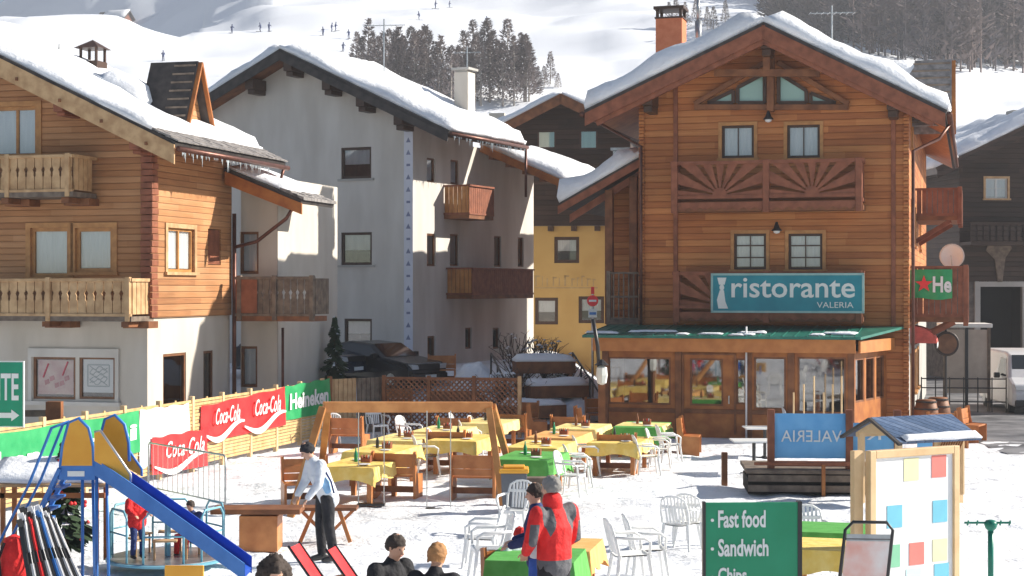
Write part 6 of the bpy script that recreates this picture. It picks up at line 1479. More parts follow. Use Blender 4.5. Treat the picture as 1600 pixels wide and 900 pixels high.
# ================================================================ SHADED YARD BEHIND THE TERRACE
def snow_lump(name, px, py, D, wx, wy, h, label, seed=0, z=None):
    x, y, _ = at(px, D); z = g(x, D) if z is None else z; q = MB(); n = 20; m_ = 14
    vs = [(0,0,h*1.02)]
    for j in range(1, m_+1):
        r = j/m_
        for i in range(n):
            a = 6.2832*i/n; rr = r*(1+.22*noise.noise((math.cos(a)*1.4+seed, math.sin(a)*1.4, 0)))
            vs.append((wx*rr*math.cos(a), wy*rr*math.sin(a), h*(1-r**2.4)*(1+.25*noise.noise((rr*math.cos(a)*3+seed, rr*math.sin(a)*3, 2)))-.03))
    q.add(vs, [(0,1+i,1+(i+1)%n) for i in range(n)]+[(1+(j-1)*n+i,1+j*n+i,1+j*n+(i+1)%n,1+(j-1)*n+(i+1)%n) for j in range(1,m_) for i in range(n)])
    o = q.build(name, ROOFSNOW, smooth=True); o.location = (x, y, z); return tag(o, label, 'snow heap')
snow_lump('snow_heap', 742, 565, 51, .95, .7, .95, 'pale blue snow heap on a low wall in front of the shaded plaster wall', 3)
snow_lump('snow_heap', 772, 565, 50.6, .5, .5, .75, 'small snow heap to the right of the big blue one', 6)
snow_lump('snow_heap', 468, 590, 48.2, 1.5, .8, .75, 'long snow heap behind the far end of the slat fence', 9)
snow_lump('snow_heap', 905, 600, 49, 1.2, 1.0, .7, 'snow heap left of the veranda corner by the road sign', 12)
x, y, z = at(740, 50.3); q = MB(); q.box(-1.3,1.2,-.1,.1,-.3,.35); o = q.build('low_wall', W_BEAM); o.location = (x, y, z); tag(o, 'low dark wall under the blue snow heap', 'wall')
# terraced steps with rails
xs0, ys0, _ = at(872, 47.5); st = thing('garden_steps', 'snow covered garden steps edged with dark logs left of the veranda', 'steps', (xs0, ys0, 0), R(10))
for k in range(5):
    z = .22*(k+1); y_ = k*.8
    q = MB(); q.box(-1.25+.12*k, 1.15-.05*k, y_, y_+.16, z-.35, z); q.build('log_edge', W_BEAM, st, bevel=.03)
    snow_sheet((-1.3+.12*k,y_+.08,z-.04),(1.15,y_+.08,z-.04),(1.15,y_+.98,z+.02),(-1.3+.12*k,y_+.98,z+.02), .16, k, du=.15, rnd=.2).build('snow_tread', ROOFSNOW, st, smooth=True)
q = MB(); 
for s in (-1.35, 1.2):
    q.tube([(s,0,1.1),(s,3.6,2.1)], .03)
    for k in range(4): q.tube([(s,k*1.2,0),(s,k*1.2,1.1+k*.33)], .03)
q.build('hand_rail', BLACK, st, smooth=True)
def shrub(px, D, h, r, label, seed, snowy=True, n=320):
    x, y, z = at(px, D); t = thing('shrub', label, 'shrub', (x, y, z)); rng = random.Random(seed); q = MB(); sn = MB()
    for i in range(n//6):
        a = rng.random()*6.28; p = Vector((0,0,.05)); d = Vector((math.cos(a)*rng.random(), math.sin(a)*rng.random(), .7+rng.random())).normalized()
        for s_ in range(5):
            e = p+d*h*.24; q.bar(p, e, .016, .016)
            if rng.random() < .5: f = e+Vector((rng.uniform(-.3,.3),rng.uniform(-.3,.3),rng.uniform(.05,.3)))*r; q.bar(e, f, .01, .01)
            if snowy and rng.random() < .22: w_ = .05+.07*rng.random(); sn.add([e+Vector(v)*w_ for v in ((-1,0,.1),(0,-1,.1),(1,0,.1),(0,1,.1),(0,0,.75))], [(0,1,4),(1,2,4),(2,3,4),(3,0,4),(3,2,1,0)])
            p = e; d = (d+Vector((rng.uniform(-.4,.4),rng.uniform(-.4,.4),rng.uniform(-.25,.15)))).normalized()
            if abs(p.x) > r or abs(p.y) > r: break
    q.build('twigs', BARK, t)
    if snowy: tag(sn.build('snow_tufts', ROOFSNOW, t, smooth=True), kind='stuff')
shrub(812, 51, 1.5, .7, 'bare snow dusted shrub in the shade left of the ochre house', 1)
shrub(850, 52, 1.1, .7, 'bare dark shrub below the ochre house window', 2)
shrub(795, 48.5, 1.2, .8, 'low bare shrub just behind the lattice fence', 3)
shrub(884, 50.5, 1.0, .6, 'bare shrub above the garden steps', 4)
for k, (px, D, z0, lab) in enumerate(((850,50,1.9,'snow loaded dark table top stacked behind the steps'),(868,48.8,1.25,'upturned dark garden table under snow beside the steps'),(832,47.6,.75,'low dark timber stack under snow near the lattice'))):
    x, y, _ = at(px, D); t = thing('timber_stack', lab, 'timber', (x, y, 0), R(8+10*k)); q = MB()
    for j in range(4): q.box(-.9,.9,-.4+.22*j,-.22+.22*j,z0-.35+.03*(j%2),z0)
    q.box(-.8,-.7,-.4,.4,0,z0-.3); q.box(.7,.8,-.4,.4,0,z0-.3); q.build('boards', W_BEAM, t, bevel=.01)
    snow_sheet((-.9,-.42,z0),(.9,-.42,z0),(.9,.42,z0),(-.9,.42,z0), .2, k+4, du=.12, rnd=.25).build('snow_cover', ROOFSNOW, t, smooth=True)
# little fir
def fir(px, D, h, r, label, seed=0):
    x, y, z = at(px, D); t = thing('fir_tree', label, 'tree', (x, y, z)); rng = random.Random(seed); q = MB(); q.tube([(0,0,0),(0,0,h)], [.06,.01], 6); q.build('trunk', BARK, t); q = MB(); sn = MB()
    for i in range(620):
        tt = rng.random()**.8; zz = .15*h+.85*h*tt; lay = .72+.28*math.sin(zz*13); rr = r*(1-tt)*lay; a = rng.random()*6.28
        L_ = rr*(.5+.5*rng.random())+.04; p0 = Vector((0,0,zz+.05)); p = Vector((math.cos(a)*L_, math.sin(a)*L_, zz-L_*.28)); b = p0.lerp(p, .35); w_ = .03+.05*rng.random(); sd = Vector((-math.sin(a),math.cos(a),0))*w_
        q.add([b-sd*.5, b+sd*.5, p+sd, p+(p-b).normalized()*.08, p-sd], [(0,1,2,3,4)]); q.add([b, p, p+Vector((0,0,-.07)), b+Vector((0,0,-.06))], [(0,1,2,3)])
        if rng.random() < .12: sn.add([p-sd+Vector((0,0,.015)), p+sd+Vector((0,0,.015)), b+sd*.4+Vector((0,0,.03)), b-sd*.4+Vector((0,0,.03))], [(0,1,2,3)])
    q.build('crown', FIR, t); tag(sn.build('snow_tufts', ROOFSNOW, t), kind='stuff'); return t
fir(523, 49.2, 2.9, .85, 'small dark fir tree with a little snow in front of the white house', 3)
tx = fir(102, 23.6, 1.75, .55, 'small decorated fir with red ornaments behind the slide ladder', 6)
q = MB(); rng = random.Random(3)
for k in range(26): q = MB(); a = rng.random()*6.28; zz = .3+1.3*rng.random(); rr = .5*(1-zz/1.8)+.04; q.lathe([(.004,-.03),(.026,-.015),(.03,0),(.02,.02),(.004,.03)], 8, c=(rr*math.cos(a), rr*math.sin(a), zz)); q.build('ornament', REDB, tx, smooth=True)
# ================================================================ VEHICLES
CARP = {'a': noisy('dark_blue_car_paint', (.012,.02,.04), (.016,.025,.05), 2, .25, 0, spec=.6), 'b': noisy('black_car_paint', (.012,.013,.016), (.018,.018,.022), 2, .25, 0, spec=.6), 'w': noisy('white_van_paint', (.62,.63,.65), (.66,.67,.69), 2, .3, 0, spec=.5)}
CGLASS = base('dark_car_glass', (.012,.016,.02), .06, 0, .8)[0]; RUB = base('tyre_rubber', (.02,.02,.02), .8)[0]; LAMP = base('headlight_lens', (.6,.62,.64), .12, .2)[0]
def car(name, label, cat, loc, rz, prof, win, W2, paint, wr=.31, wx=(-1.3,1.3), grille=None):
    """prof/win: side outlines in (y,z), front at -y; W2 half width"""
    t = thing(name, label, cat, loc, rz); q = MB(); n = len(prof); zmx = max(z for _, z in prof); belt = .95 if zmx < 1.7 else 1.15
    def hw(z, s): return W2*(1-.0*z) if z < belt else W2*(1-.20*(z-belt)/(zmx-belt))
    secs = [(-1.0, .0), (-.96, .035), (.96, .035), (1.0, .0)]
    vs = []
    cy = sum(y for y, _ in prof)/n; cz_ = sum(z for _, z in prof)/n
    for s, inset in ((-1,.05),(-.9,0),(.9,0),(1,.05)):
        for y, z in prof: k_ = 1-inset; vs.append((s*hw(z, s), cy+(y-cy)*k_, cz_+(z-cz_)*k_))
    fs = [(j*n+i, j*n+(i+1)%n, (j+1)*n+(i+1)%n, (j+1)*n+i) for j in range(3) for i in range(n)]+[tuple(range(n))[::-1], tuple(range(3*n,4*n))]
    q.add(vs, fs); b = q.build('body', paint, t, bevel=.03)
    for poly, kind in win:
        q = MB()
        if kind == 'side':
            for s in (-1, 1):
                q = MB(); q.add([(s*(hw(z, s)*1.0+.006), y, z) for y, z in poly], [tuple(range(len(poly)))]); q.build('side_window', CGLASS, t)
        else:
            (y0, z0), (y1, z1) = poly; w0 = hw(z0, 1)*.86; w1 = hw(z1, 1)*.86; d = Vector((0, z1-z0, -(y1-y0))).normalized()*.012*(-1 if kind == 'front' else 1)*(-1)
            if kind == 'front': d = Vector((0,-abs(z1-z0),abs(y1-y0))).normalized()*.012
            else: d = Vector((0,abs(z1-z0),abs(y1-y0))).normalized()*.012
            q.add([(-w0,y0,z0)+Vector((0,0,0)) if False else Vector((-w0,y0,z0))+d, Vector((w0,y0,z0))+d, Vector((w1,y1,z1))+d, Vector((-w1,y1,z1))+d], [(0,1,2,3)]); q.build('windscreen' if kind == 'front' else 'rear_window', CGLASS, t)
    for y in wx:
        for s in (-1, 1):
            q = MB(); q.lathe([(wr*.6,-.11),(wr,-.09),(wr,.09),(wr*.6,.11)], 20); q.v = [(c+s*(W2-.11), y+a, wr+b_) for a, b_, c in q.v]; wq = q.build('wheel', RUB, t, smooth=False)
            q = MB(); q.lathe([(.03,.0),(wr*.58,-.01),(wr*.6,.03)], 12); q.v = [(s*(W2+.005+abs(c)*.2), y+a, wr+b_) for a, b_, c in q.v]; q.build('rim', STEEL, wq)
    fy = min(y for y, _ in prof)
    for s in (-1, 1):
        zz = .68 if zmx < 1.7 else .88; q = MB(); q.prism([(s*(W2-.42),zz-.06),(s*(W2-.1),zz-.05),(s*(W2-.06),zz+.1),(s*(W2-.34),zz+.07)], fy+.03-.02, fy+.2); q.build('headlight', LAMP, t)
        q = MB(); q.box(s*(W2+.02)-.01, s*(W2+.2), -.75, -.6, belt-.02, belt+.16) if s > 0 else q.box(-(W2+.2), -(W2+.01), -.75, -.6, belt-.02, belt+.16); q.build('wing_mirror', BLACK if zmx > 1.7 else paint, t, bevel=.03)
    q = MB(); q.box(-W2*.55, W2*.55, fy-.004, fy+.1, .62, .78); q.build('grille', BLACK, t); q = MB(); q.box(-W2*.93, W2*.93, fy-.05, fy+.15, .28, .5); q.build('bumper', BLACK if zmx > 1.7 else paint, t, bevel=.04)
    q = MB(); q.box(-.25,.25,fy-.062,fy-.05,.34,.45); q.build('number_plate', OFFW, t); return t
cp = [(-2.1,.35),(-2.12,.62),(-1.95,.82),(-1.0,.98),(-.35,1.38),(.6,1.45),(1.35,1.35),(1.9,1.05),(2.08,.95),(2.1,.4),(1.9,.3),(-1.9,.3)]
cwn = [([(-.85,.99),(-.32,1.32),(.55,1.38),(1.2,1.29),(1.55,1.02)], 'side'), (((-.98,.99),(-.37,1.37)), 'front'), (((1.88,1.07),(1.37,1.34)), 'rear')]
x, y, z = at(470, 52.4); car('parked_car', 'dark blue car half hidden behind the fir and snow heap beside the white house', 'car', (x, y, z+.0), R(62), cp, cwn, .88, CARP['a'])
x, y, z = at(592, 52.6); c2 = car('parked_car', 'black car with low roof parked at the corner of the white house', 'car', (x, y, z-.25), R(52), cp, cwn, .88, CARP['b'])
vp = [(-2.4,.3),(-2.45,.7),(-2.3,1.0),(-1.75,1.2),(-1.05,1.92),(-.6,2.0),(2.4,2.02),(2.5,1.8),(2.5,.35),(2.3,.28),(-2.2,.28)]
vwn = [([(-1.45,1.22),(-.95,1.78),(-.2,1.8),(-.2,1.22)], 'side'), (((-1.70,1.22),(-1.08,1.90)), 'front')]
x, y, z = at(1601, 56); car('white_van', 'white van with dark windscreen parked facing the camera at the right edge', 'van', (x, y, z), R(-3), vp, vwn, .98, CARP['w'], wr=.34, wx=(-1.6,1.6))
# ================================================================ RIGHT-HAND SIDE STREET
road = grid('road', lin(12.2, 26, 30), lin(40, 84, 60), lambda x, y: g(x, y)+.012, noisy('road_asphalt_with_slush', (.07,.072,.08), (.24,.24,.25), .9, .6, .5, 6, coord='World', detail=8))
brick = base('trodden_snow_on_pavers', (.8,.8,.82), .8)[0]; N, L = nt(brick)
ge = N.new('ShaderNodeNewGeometry'); bt = N.new('ShaderNodeTexBrick'); bt.inputs['Scale'].default_value = 1.1; bt.inputs['Mortar Size'].default_value = .012; bt.inputs['Mortar Smooth'].default_value = .6
bt.inputs['Color1'].default_value = (.80,.82,.85,1); bt.inputs['Color2'].default_value = (.72,.74,.78,1); bt.inputs['Mortar'].default_value = (.42,.40,.38,1)
ns = N.new('ShaderNodeTexNoise'); ns.inputs['Scale'].default_value = .8; ns.inputs['Detail'].default_value = 7; L.new(ge.outputs['Position'], ns.inputs['Vector'])
cr = N.new('ShaderNodeValToRGB'); cr.color_ramp.elements[0].position = .42; cr.color_ramp.elements[1].position = .62; L.new(ns.outputs[0], cr.inputs[0])
mx = N.new('ShaderNodeMixRGB'); mx.inputs[2].default_value = (.82,.84,.88,1); L.new(cr.outputs[0], mx.inputs[0]); L.new(bt.outputs[0], mx.inputs[1]); L.new(ge.outputs['Position'], bt.inputs['Vector'])
L.new(mx.outputs[0], N['Principled BSDF'].inputs['Base Color']); b = N.new('ShaderNodeBump'); b.inputs['Distance'].default_value = .03; b.inputs['Strength'].default_value = .5; L.new(ns.outputs[0], b.inputs['Height']); L.new(b.outputs[0], N['Principled BSDF'].inputs['Normal'])
m = MB(); ys_ = lin(14, 44, 60); us = lin(.268, .5, 16); m.v = [(u*y+1.1*max(0,(y-20))/24*0, y, g(u*y, y)+.008) for y in ys_ for u in us]
m.f = [(j*16+i, j*16+i+1, (j+1)*16+i+1, (j+1)*16+i) for j in range(59) for i in range(15)]; m.m = [0]*len(m.f); tag(m.build('pavement', brick, smooth=True), kind='structure')
D = 55; x, y, z = at(1510, D); sh_ = thing('shelter', 'small flat roofed white shelter with beige panels beside the van', 'shelter', (x, y, z), R(-8))
zt_ = CZ-(508-450)*D/FPX-z
q = MB(); q.box(-.78,.82,-.1,1.6,zt_-.08,zt_+.05); q.build('roof', OFFW, sh_, bevel=.01)
for u in (-.7,.0,.72): q = MB(); q.box(u-.05,u+.05,-.05,.05,0,zt_-.08); q.build('post', BLACK if u == 0 else W_GREY, sh_)
q = MB(); q.box(.05,.67,-.02,.02,.6,zt_-.15); q.box(-.65,-.05,-.02,.02,.6,zt_-.15); q.build('panel', noisy('beige_panel', (.45,.38,.32), (.52,.45,.38), 3, .6, .1), sh_)
q = MB()
for zz in (.35,.8,1.1): q.tube([(-1.5,-.5,zz),(1.2,-.5,zz)], .02)
for k in range(7): q.tube([(-1.5+k*.45,-.5,0),(-1.5+k*.45,-.5,1.15)], .02)
q.build('railing', BLACK, sh_)
D = 50.5; x, y, z = at(1479, D); rs = thing('round_sign', 'round dark hanging sign on a post at the side of the restaurant', 'sign', (x, y, z)); zc_ = CZ-(537-450)*D/FPX-z
q = MB(); q.tube([(.0,.08,0),(0,.08,zc_+.45)], .035); q.build('pole', BLACK, rs); q = MB(); q.lathe([(.36,0),(.38,.03),(.36,.06)], 28); q.v = [(a, -c, b_+zc_) for a, b_, c in q.v]; q.build('disc', noisy('dark_brown_disc', (.03,.02,.018), (.06,.04,.03), 4, .5, .2), rs)
q = MB(); q.lathe([(.30,0),(.30,.01)], 28); q.v = [(a, -.062-c, b_+zc_) for a, b_, c in q.v]; q.build('inner_disc', FR_BR, rs)
aw = thing('red_awning', 'small red scalloped awning on the side wall of the restaurant', 'awning', (RES.ox, RES.oy, 0), RES.r); z0 = 2.95
q = MB(); n = 8
for k in range(n):
    a0, a1 = math.pi/2*k/n, math.pi/2*(k+1)/n
    q.add([(.75*math.sin(a0),1.2,z0-.45+.5*math.cos(a0)),(.75*math.sin(a0),2.9,z0-.45+.5*math.cos(a0)),(.75*math.sin(a1),2.9,z0-.45+.5*math.cos(a1)),(.75*math.sin(a1),1.2,z0-.45+.5*math.cos(a1))], [(0,1,2,3)])
    q.add([(0,1.2,z0-.45),(.75*math.sin(a0),1.2,z0-.45+.5*math.cos(a0)),(.75*math.sin(a1),1.2,z0-.45+.5*math.cos(a1))], [(0,1,2)])
q.build('cloth', fab('salmon_awning_cloth', (.52,.10,.08), 1.3), aw); q = MB()
for k in range(9): q.prism([(1.2+k*.19,z0-.45),(1.39+k*.19,z0-.45),(1.36+k*.19,z0-.56),(1.295+k*.19,z0-.60),(1.23+k*.19,z0-.56)], .745, .755, 0, f=lambda u,z,d: (d,u,z))
q.build('valance', OFFW, aw)
dsh = thing('satellite_dish', 'white satellite dish beyond the side balcony of the restaurant', 'dish', (at(1488, 57)[0], 57, 0), R(-20)); zc_ = CZ-(400-450)*57/FPX
q = MB(); q.lathe([(.01,.0),(.18,.03),(.34,.10),(.42,.16),(.42,.18),(.34,.12),(.18,.05),(.01,.02)], 24); q.v = [(a, -c, b_+zc_) for a, b_, c in q.v]; q.build('dish', WHITE, dsh, smooth=True)
q = MB(); q.tube([(0,.1,zc_-.9),(0,.1,zc_+.1)], .03); q.tube([(0,-.02,zc_-.4),(0,-.5,zc_)], .015); q.build('arm', STEEL, dsh)
for k, (px, D, lab) in enumerate(((1447,46.5,'dark brown barrel at the right corner of the veranda'),(1466,47.5,'second dark barrel behind the corner of the veranda'))):
    x, y, z = at(px, D); t = thing('barrel', lab, 'barrel', (x, y, z)); q = MB(); q.lathe([(.26,0),(.33,.3),(.35,.5),(.33,.7),(.26,1.0)], 18); q.build('staves', W_BEAM, t, smooth=True)
    for zz, r_ in ((.15,.305),(.75,.335),(.95,.29)): q = MB(); q.lathe([(r_,zz-.02),(r_+.008,zz-.02),(r_+.008,zz+.02),(r_,zz+.02)], 18); q.build('hoop', BLACK, t)
# ================================================================ PEOPLE
def loft(mb, pts, rad, n=12, side=(1,0,0), caps=True):
    pts = [Vector(p) for p in pts]; rad = [(r, r) if isinstance(r, (int, float)) else r for r in rad]
    if caps:
        t0 = (pts[0]-pts[1]).normalized(); t1 = (pts[-1]-pts[-2]).normalized(); r0 = min(rad[0]); r1 = min(rad[-1])
        pts = [pts[0]+t0*r0*.85, pts[0]+t0*r0*.5]+pts+[pts[-1]+t1*r1*.5, pts[-1]+t1*r1*.85]
        rad = [tuple(q*.35 for q in rad[0]), tuple(q*.8 for q in rad[0])]+rad+[tuple(q*.8 for q in rad[-1]), tuple(q*.35 for q in rad[-1])]
    S = Vector(side); vs = []
    for i, p in enumerate(pts):
        t = (pts[min(i+1,len(pts)-1)]-pts[max(i-1,0)]).normalized(); a = (S-t*S.dot(t))
        a = a.normalized() if a.length > .1 else t.cross(Vector((0,1,0))).normalized(); b = t.cross(a).normalized()
        vs += [p+a*rad[i][0]*math.cos(6.2832*k/n)+b*rad[i][1]*math.sin(6.2832*k/n) for k in range(n)]
    fs = [(i*n+k, i*n+(k+1)%n, (i+1)*n+(k+1)%n, (i+1)*n+k) for i in range(len(pts)-1) for k in range(n)]+[tuple(range(n))[::-1], tuple(range((len(pts)-1)*n, len(pts)*n))]
    mb.add(vs, fs)
def fuse(o, vox, it=4, f=.5):
    m = o.modifiers.new('fuse', 'REMESH'); m.mode = 'VOXEL'; m.voxel_size = vox; m.use_smooth_shade = True
    s = o.modifiers.new('soft', 'SMOOTH'); s.iterations = it; s.factor = f
def person(label, loc, rz, J, jacket, trousers, hair, boots=BLACK, vox=.012, scale=1, hat=None, extra=None, group=None, puff=1.0, hairlen=.0):
    """J: joints in metres, figure faces -y"""
    t = thing('person', label, 'person', loc, rz, group); t.scale = (scale,)*3
    V = lambda k: Vector(J[k]); P, C, Nk, H = V('pelvis'), V('chest'), V('neck'), V('head')
    up = (H-Nk).normalized(); fw = Vector(J.get('face', (0,-1,0))); fw = (fw-up*fw.dot(up)).normalized(); sd = fw.cross(up).normalized()
    body = MB()
    loft(body, [P, P.lerp(C,.5), C, C.lerp(Nk,.7)], [(.15,.10),(.13,.095),(.16,.105),(.09,.07)])
    loft(body, [Nk-up*.03, Nk+up*.07], [.056,.052])
    # head: egg with jaw, nose and ears
    hc = H
    for (o_, r_) in ((0,0),): loft(body, [hc-up*.105+fw*.035, hc-up*.07+fw*.025, hc-up*.02+fw*.01, hc+up*.03, hc+up*.075-fw*.01, hc+up*.10-fw*.01], [(.035,.04),(.055,.066),(.070,.084),(.075,.092),(.062,.078),(.035,.045)], side=sd)
    loft(body, [hc+fw*.085+up*.012, hc+fw*.108-up*.028], [.009,.014], n=8); 
    for s in (-1,1): loft(body, [hc+sd*s*.078-up*.03, hc+sd*s*.083+up*.015], [(.008,.012),(.010,.018)], n=8, side=sd)
    for s, c in ((-1,'L'),(1,'R')):
        Sh, El, Ha = V('sh'+c), V('el'+c), V('ha'+c); loft(body, [Sh, El, Ha], [.052,.042,.03])
        hd = (Ha-El).normalized(); pr = Vector(J.get('palm'+c, (0,0,1))); pr = (pr-hd*pr.dot(hd)).normalized(); ac = hd.cross(pr).normalized()
        loft(body, [Ha, Ha+hd*.05, Ha+hd*.09], [(.030,.015),(.042,.016),(.040,.014)], side=ac)
        for k, (o_, ln) in enumerate(((-.033,.062),(-.011,.072),(.011,.068),(.033,.052))):
            b0 = Ha+hd*.085+ac*o_; b1 = b0+hd*ln*.5-pr*.006; b2 = b0+hd*ln*.8-pr*.030; loft(body, [b0,b1,b2], [.0095,.009,.008], n=8)
        th = -1; b0 = Ha+hd*.03+ac*th*.03; loft(body, [b0, b0+ac*th*.03+hd*.025-pr*.008, b0+ac*th*.038+hd*.055-pr*.02], [.012,.011,.009], n=8)
        Hp, Kn, Ft = V('hp'+c), V('kn'+c), V('ft'+c); loft(body, [Hp, Kn, Ft], [.082,.055,.04])
    b = body.build('body', SKIN, t, smooth=True); fuse(b, vox*.75, 3)
    jk = MB(); pf = puff
    loft(jk, [P+(P-C).normalized()*.10, P, P.lerp(C,.5), C, C.lerp(Nk,.6), Nk+up*.01], [(.185*pf,.14*pf),(.185*pf,.145*pf),(.18*pf,.145*pf),(.205*pf,.15*pf),(.15*pf,.11*pf),(.075,.075)], side=V('shR')-V('shL'))
    for c in 'LR': loft(jk, [V('sh'+c), V('sh'+c).lerp(V('el'+c),.5), V('el'+c), V('ha'+c)-(V('ha'+c)-V('el'+c)).normalized()*.005], [.085*pf,.078*pf,.068*pf,.05*pf])
    loft(jk, [V('shL'), C.lerp(Nk,.5), V('shR')], [.075*pf,.09*pf,.075*pf])
    j = jk.build('jacket', jacket, t, smooth=True); fuse(j, vox, 5)
    tr = MB()
    for c in 'LR': loft(tr, [P+(V('hp'+c)-P)*.6+Vector((0,0,.05)), V('hp'+c), V('hp'+c).lerp(V('kn'+c),.5), V('kn'+c), V('ft'+c)+Vector((0,0,.03))], [.10,.105,.095,.078,.068])
    q = tr.build('trousers', trousers, t, smooth=True); fuse(q, vox, 5)
    for c in 'LR':
        Ft = V('ft'+c); d = Vector(J.get('toe', (0,-1,0))).normalized(); q = MB(); loft(q, [Ft-d*.06+Vector((0,0,-.03)), Ft+d*.05+Vector((0,0,-.04)), Ft+d*.16+Vector((0,0,-.05))], [(.05,.05),(.055,.045),(.045,.03)]); loft(q, [Ft+Vector((0,0,.08)), Ft+Vector((0,0,-.02))], [.06,.055]); bo = q.build('boot', boots, t, smooth=True); fuse(bo, vox, 3)
    # hair cap
    q = MB(); n1, n2 = 30, 18; vs = []; 
    for i in range(n2+1):
        th = math.pi*(i/n2)*.66
        for k in range(n1):
            a = 6.2832*k/n1; dv = sd*math.sin(th)*math.cos(a)*.086+fw*math.sin(th)*math.sin(a)*.103+up*math.cos(th)*.108; front = max(0, math.sin(a))*math.sin(th)
            p = hc-fw*.012+up*.012+dv; p += up*(.05*front*max(0, th-1.25)*2.2) if th > 1.25 else up*0
            if front > .45 and th > 1.5: p -= fw*.012*(front)
            nn_ = .006+.014*noise.noise((p*38)); vs.append(p+dv.normalized()*nn_+(-up*hairlen if front < .3 and i == n2 else Vector((0,0,0))))
    q.add(vs, [(i*n1+k, i*n1+(k+1)%n1, (i+1)*n1+(k+1)%n1, (i+1)*n1+k) for i in range(n2) for k in range(n1)]+[tuple(range(n1))]); hr = q.build('hair' if not hat else 'hat', hat or hair, t, smooth=True)
    for s in (-1,1): q = MB(); loft(q, [hc+fw*.082+sd*s*.03+up*.012, hc+fw*.086+sd*s*.03+up*.012], [.008,.006], n=8); q.build('eye', BLACK, t)
    q = MB(); loft(q, [hc+fw*.088-sd*.02-up*.055, hc+fw*.092-up*.056, hc+fw*.088+sd*.02-up*.055], [.005,.006,.005], n=6); q.build('mouth', noisy('lips', (.42,.16,.13), (.46,.19,.15), 5, .5, 0), t)
    if extra: extra(t, J, V)
    return t
STAND = dict(pelvis=(0,0,.95), chest=(0,-.02,1.28), neck=(0,-.02,1.48), head=(0,-.04,1.63), shL=(-.19,0,1.42), shR=(.19,0,1.42), elL=(-.25,.03,1.14), elR=(.25,.03,1.14), haL=(-.24,-.08,.9), haR=(.24,-.08,.9),
    hpL=(-.09,0,.90), hpR=(.09,0,.90), knL=(-.10,-.03,.5), knR=(.11,-.02,.5), ftL=(-.11,0,.08), ftR=(.13,0,.08))
def pose(**k): d = dict(STAND); d.update(k); return d
# man in the white jacket: faces left and away, bending slightly forward, hands in front
def extra_white(t, J, V):
    for s in (-1,1):
        q = MB(); loft(q, [Vector((s*.17,-.02,1.0)), Vector((s*.185,-.07,1.12)), Vector((s*.17,-.17,1.30))], [(.03,.05),(.03,.065),(.02,.02)]); o = q.build('side_stripe', F_LBLUE, t, smooth=True)
        q = MB(); q.tube([(s*.212,.05,.98),(s*.225,.0,1.15),(s*.20,-.12,1.36)], .014, 6); q.build('piping', F_NAVY, t, smooth=True)
x, y, z = G(508, 876)
J = pose(pelvis=(0,.03,.95), chest=(0,-.10,1.26), neck=(0,-.19,1.44), head=(0,-.27,1.57), shL=(-.19,-.14,1.39), shR=(.19,-.14,1.39), elL=(-.26,-.20,1.12), elR=(.25,-.20,1.12), haL=(-.2,-.34,.93), haR=(.2,-.34,.93), knL=(-.11,-.03,.5), knR=(.10,.02,.5), ftL=(-.12,0,.08), ftR=(.12,.08,.08), face=(0,-1,-.25))
person('person in a white and light blue ski jacket leaning forward by the swing', (x, y, z), R(-62), J, F_WHITE, F_BLACK, H_DARK, extra=extra_white, hat=F_BLACK, scale=1.02)
# man in red: jacket cloth with grey shoulder panels, hem and arm stripes cut into it
F_PANEL = fab('red_and_grey_jacket_cloth', (.62,.02,.02)); N, L = nt(F_PANEL); tc = N.new('ShaderNodeTexCoord'); sp = N.new('ShaderNodeSeparateXYZ'); L.new(tc.outputs['Object'], sp.inputs[0])
def mth(op, a, b=None, c=None):
    n = N.new('ShaderNodeMath'); n.operation = op
    for i, q in enumerate((a, b, c)):
        if q is None: continue
        if isinstance(q, (int, float)): n.inputs[i].default_value = q
        else: L.new(q, n.inputs[i])
    return n.outputs[0]
ax = mth('ABSOLUTE', sp.outputs['X']); z_ = sp.outputs['Z']
lo = mth('MULTIPLY_ADD', mth('ABSOLUTE', mth('SUBTRACT', ax, .14)), 2.2, 1.20)        # V-shaped lower edge of each panel
pan = mth('MULTIPLY', mth('MULTIPLY', mth('GREATER_THAN', ax, .075), mth('LESS_THAN', ax, .225)), mth('GREATER_THAN', z_, lo))
armp = mth('MULTIPLY', mth('GREATER_THAN', ax, .255), mth('MULTIPLY', mth('GREATER_THAN', z_, 1.05), mth('MULTIPLY', mth('GREATER_THAN', sp.outputs['Y'], .01), mth('LESS_THAN', z_, 1.33))))
msk = mth('MAXIMUM', mth('MAXIMUM', pan, armp), mth('LESS_THAN', z_, .965))
P_ = N['Principled BSDF']; old = P_.inputs['Base Color'].links[0].from_socket; mx = N.new('ShaderNodeMixRGB'); L.new(msk, mx.inputs[0]); L.new(old, mx.inputs[1]); mx.inputs[2].default_value = (.11,.11,.12,1); L.new(mx.outputs[0], P_.inputs['Base Color'])
def extra_red(t, J, V):
    q = MB()
    for s in (): loft(q, [Vector((s*.12,.03,1.475)), Vector((s*.14,.078,1.42)), Vector((s*.155,.092,1.32)), Vector((s*.16,.085,1.22))], [(.085,.05),(.085,.055),(.06,.05),(.03,.035)])
    q = MB(); loft(q, [Vector((0,-.02,1.47)), Vector((0,-.03,1.55))], [(.095,.10),(.10,.105)], n=16); o = q.build('collar', F_RED, t, smooth=True)
x, y, z = at(866, 16.6)
J = pose(pelvis=(0,0,.97), chest=(0,.0,1.28), shL=(-.21,.0,1.43), shR=(.21,.0,1.43), elL=(-.29,-.01,1.16), elR=(.29,-.02,1.16), haL=(-.20,-.20,1.02), haR=(.20,-.20,1.02), face=(.25,-1,-.2), head=(.0,-.05,1.66), neck=(0,-.03,1.5))
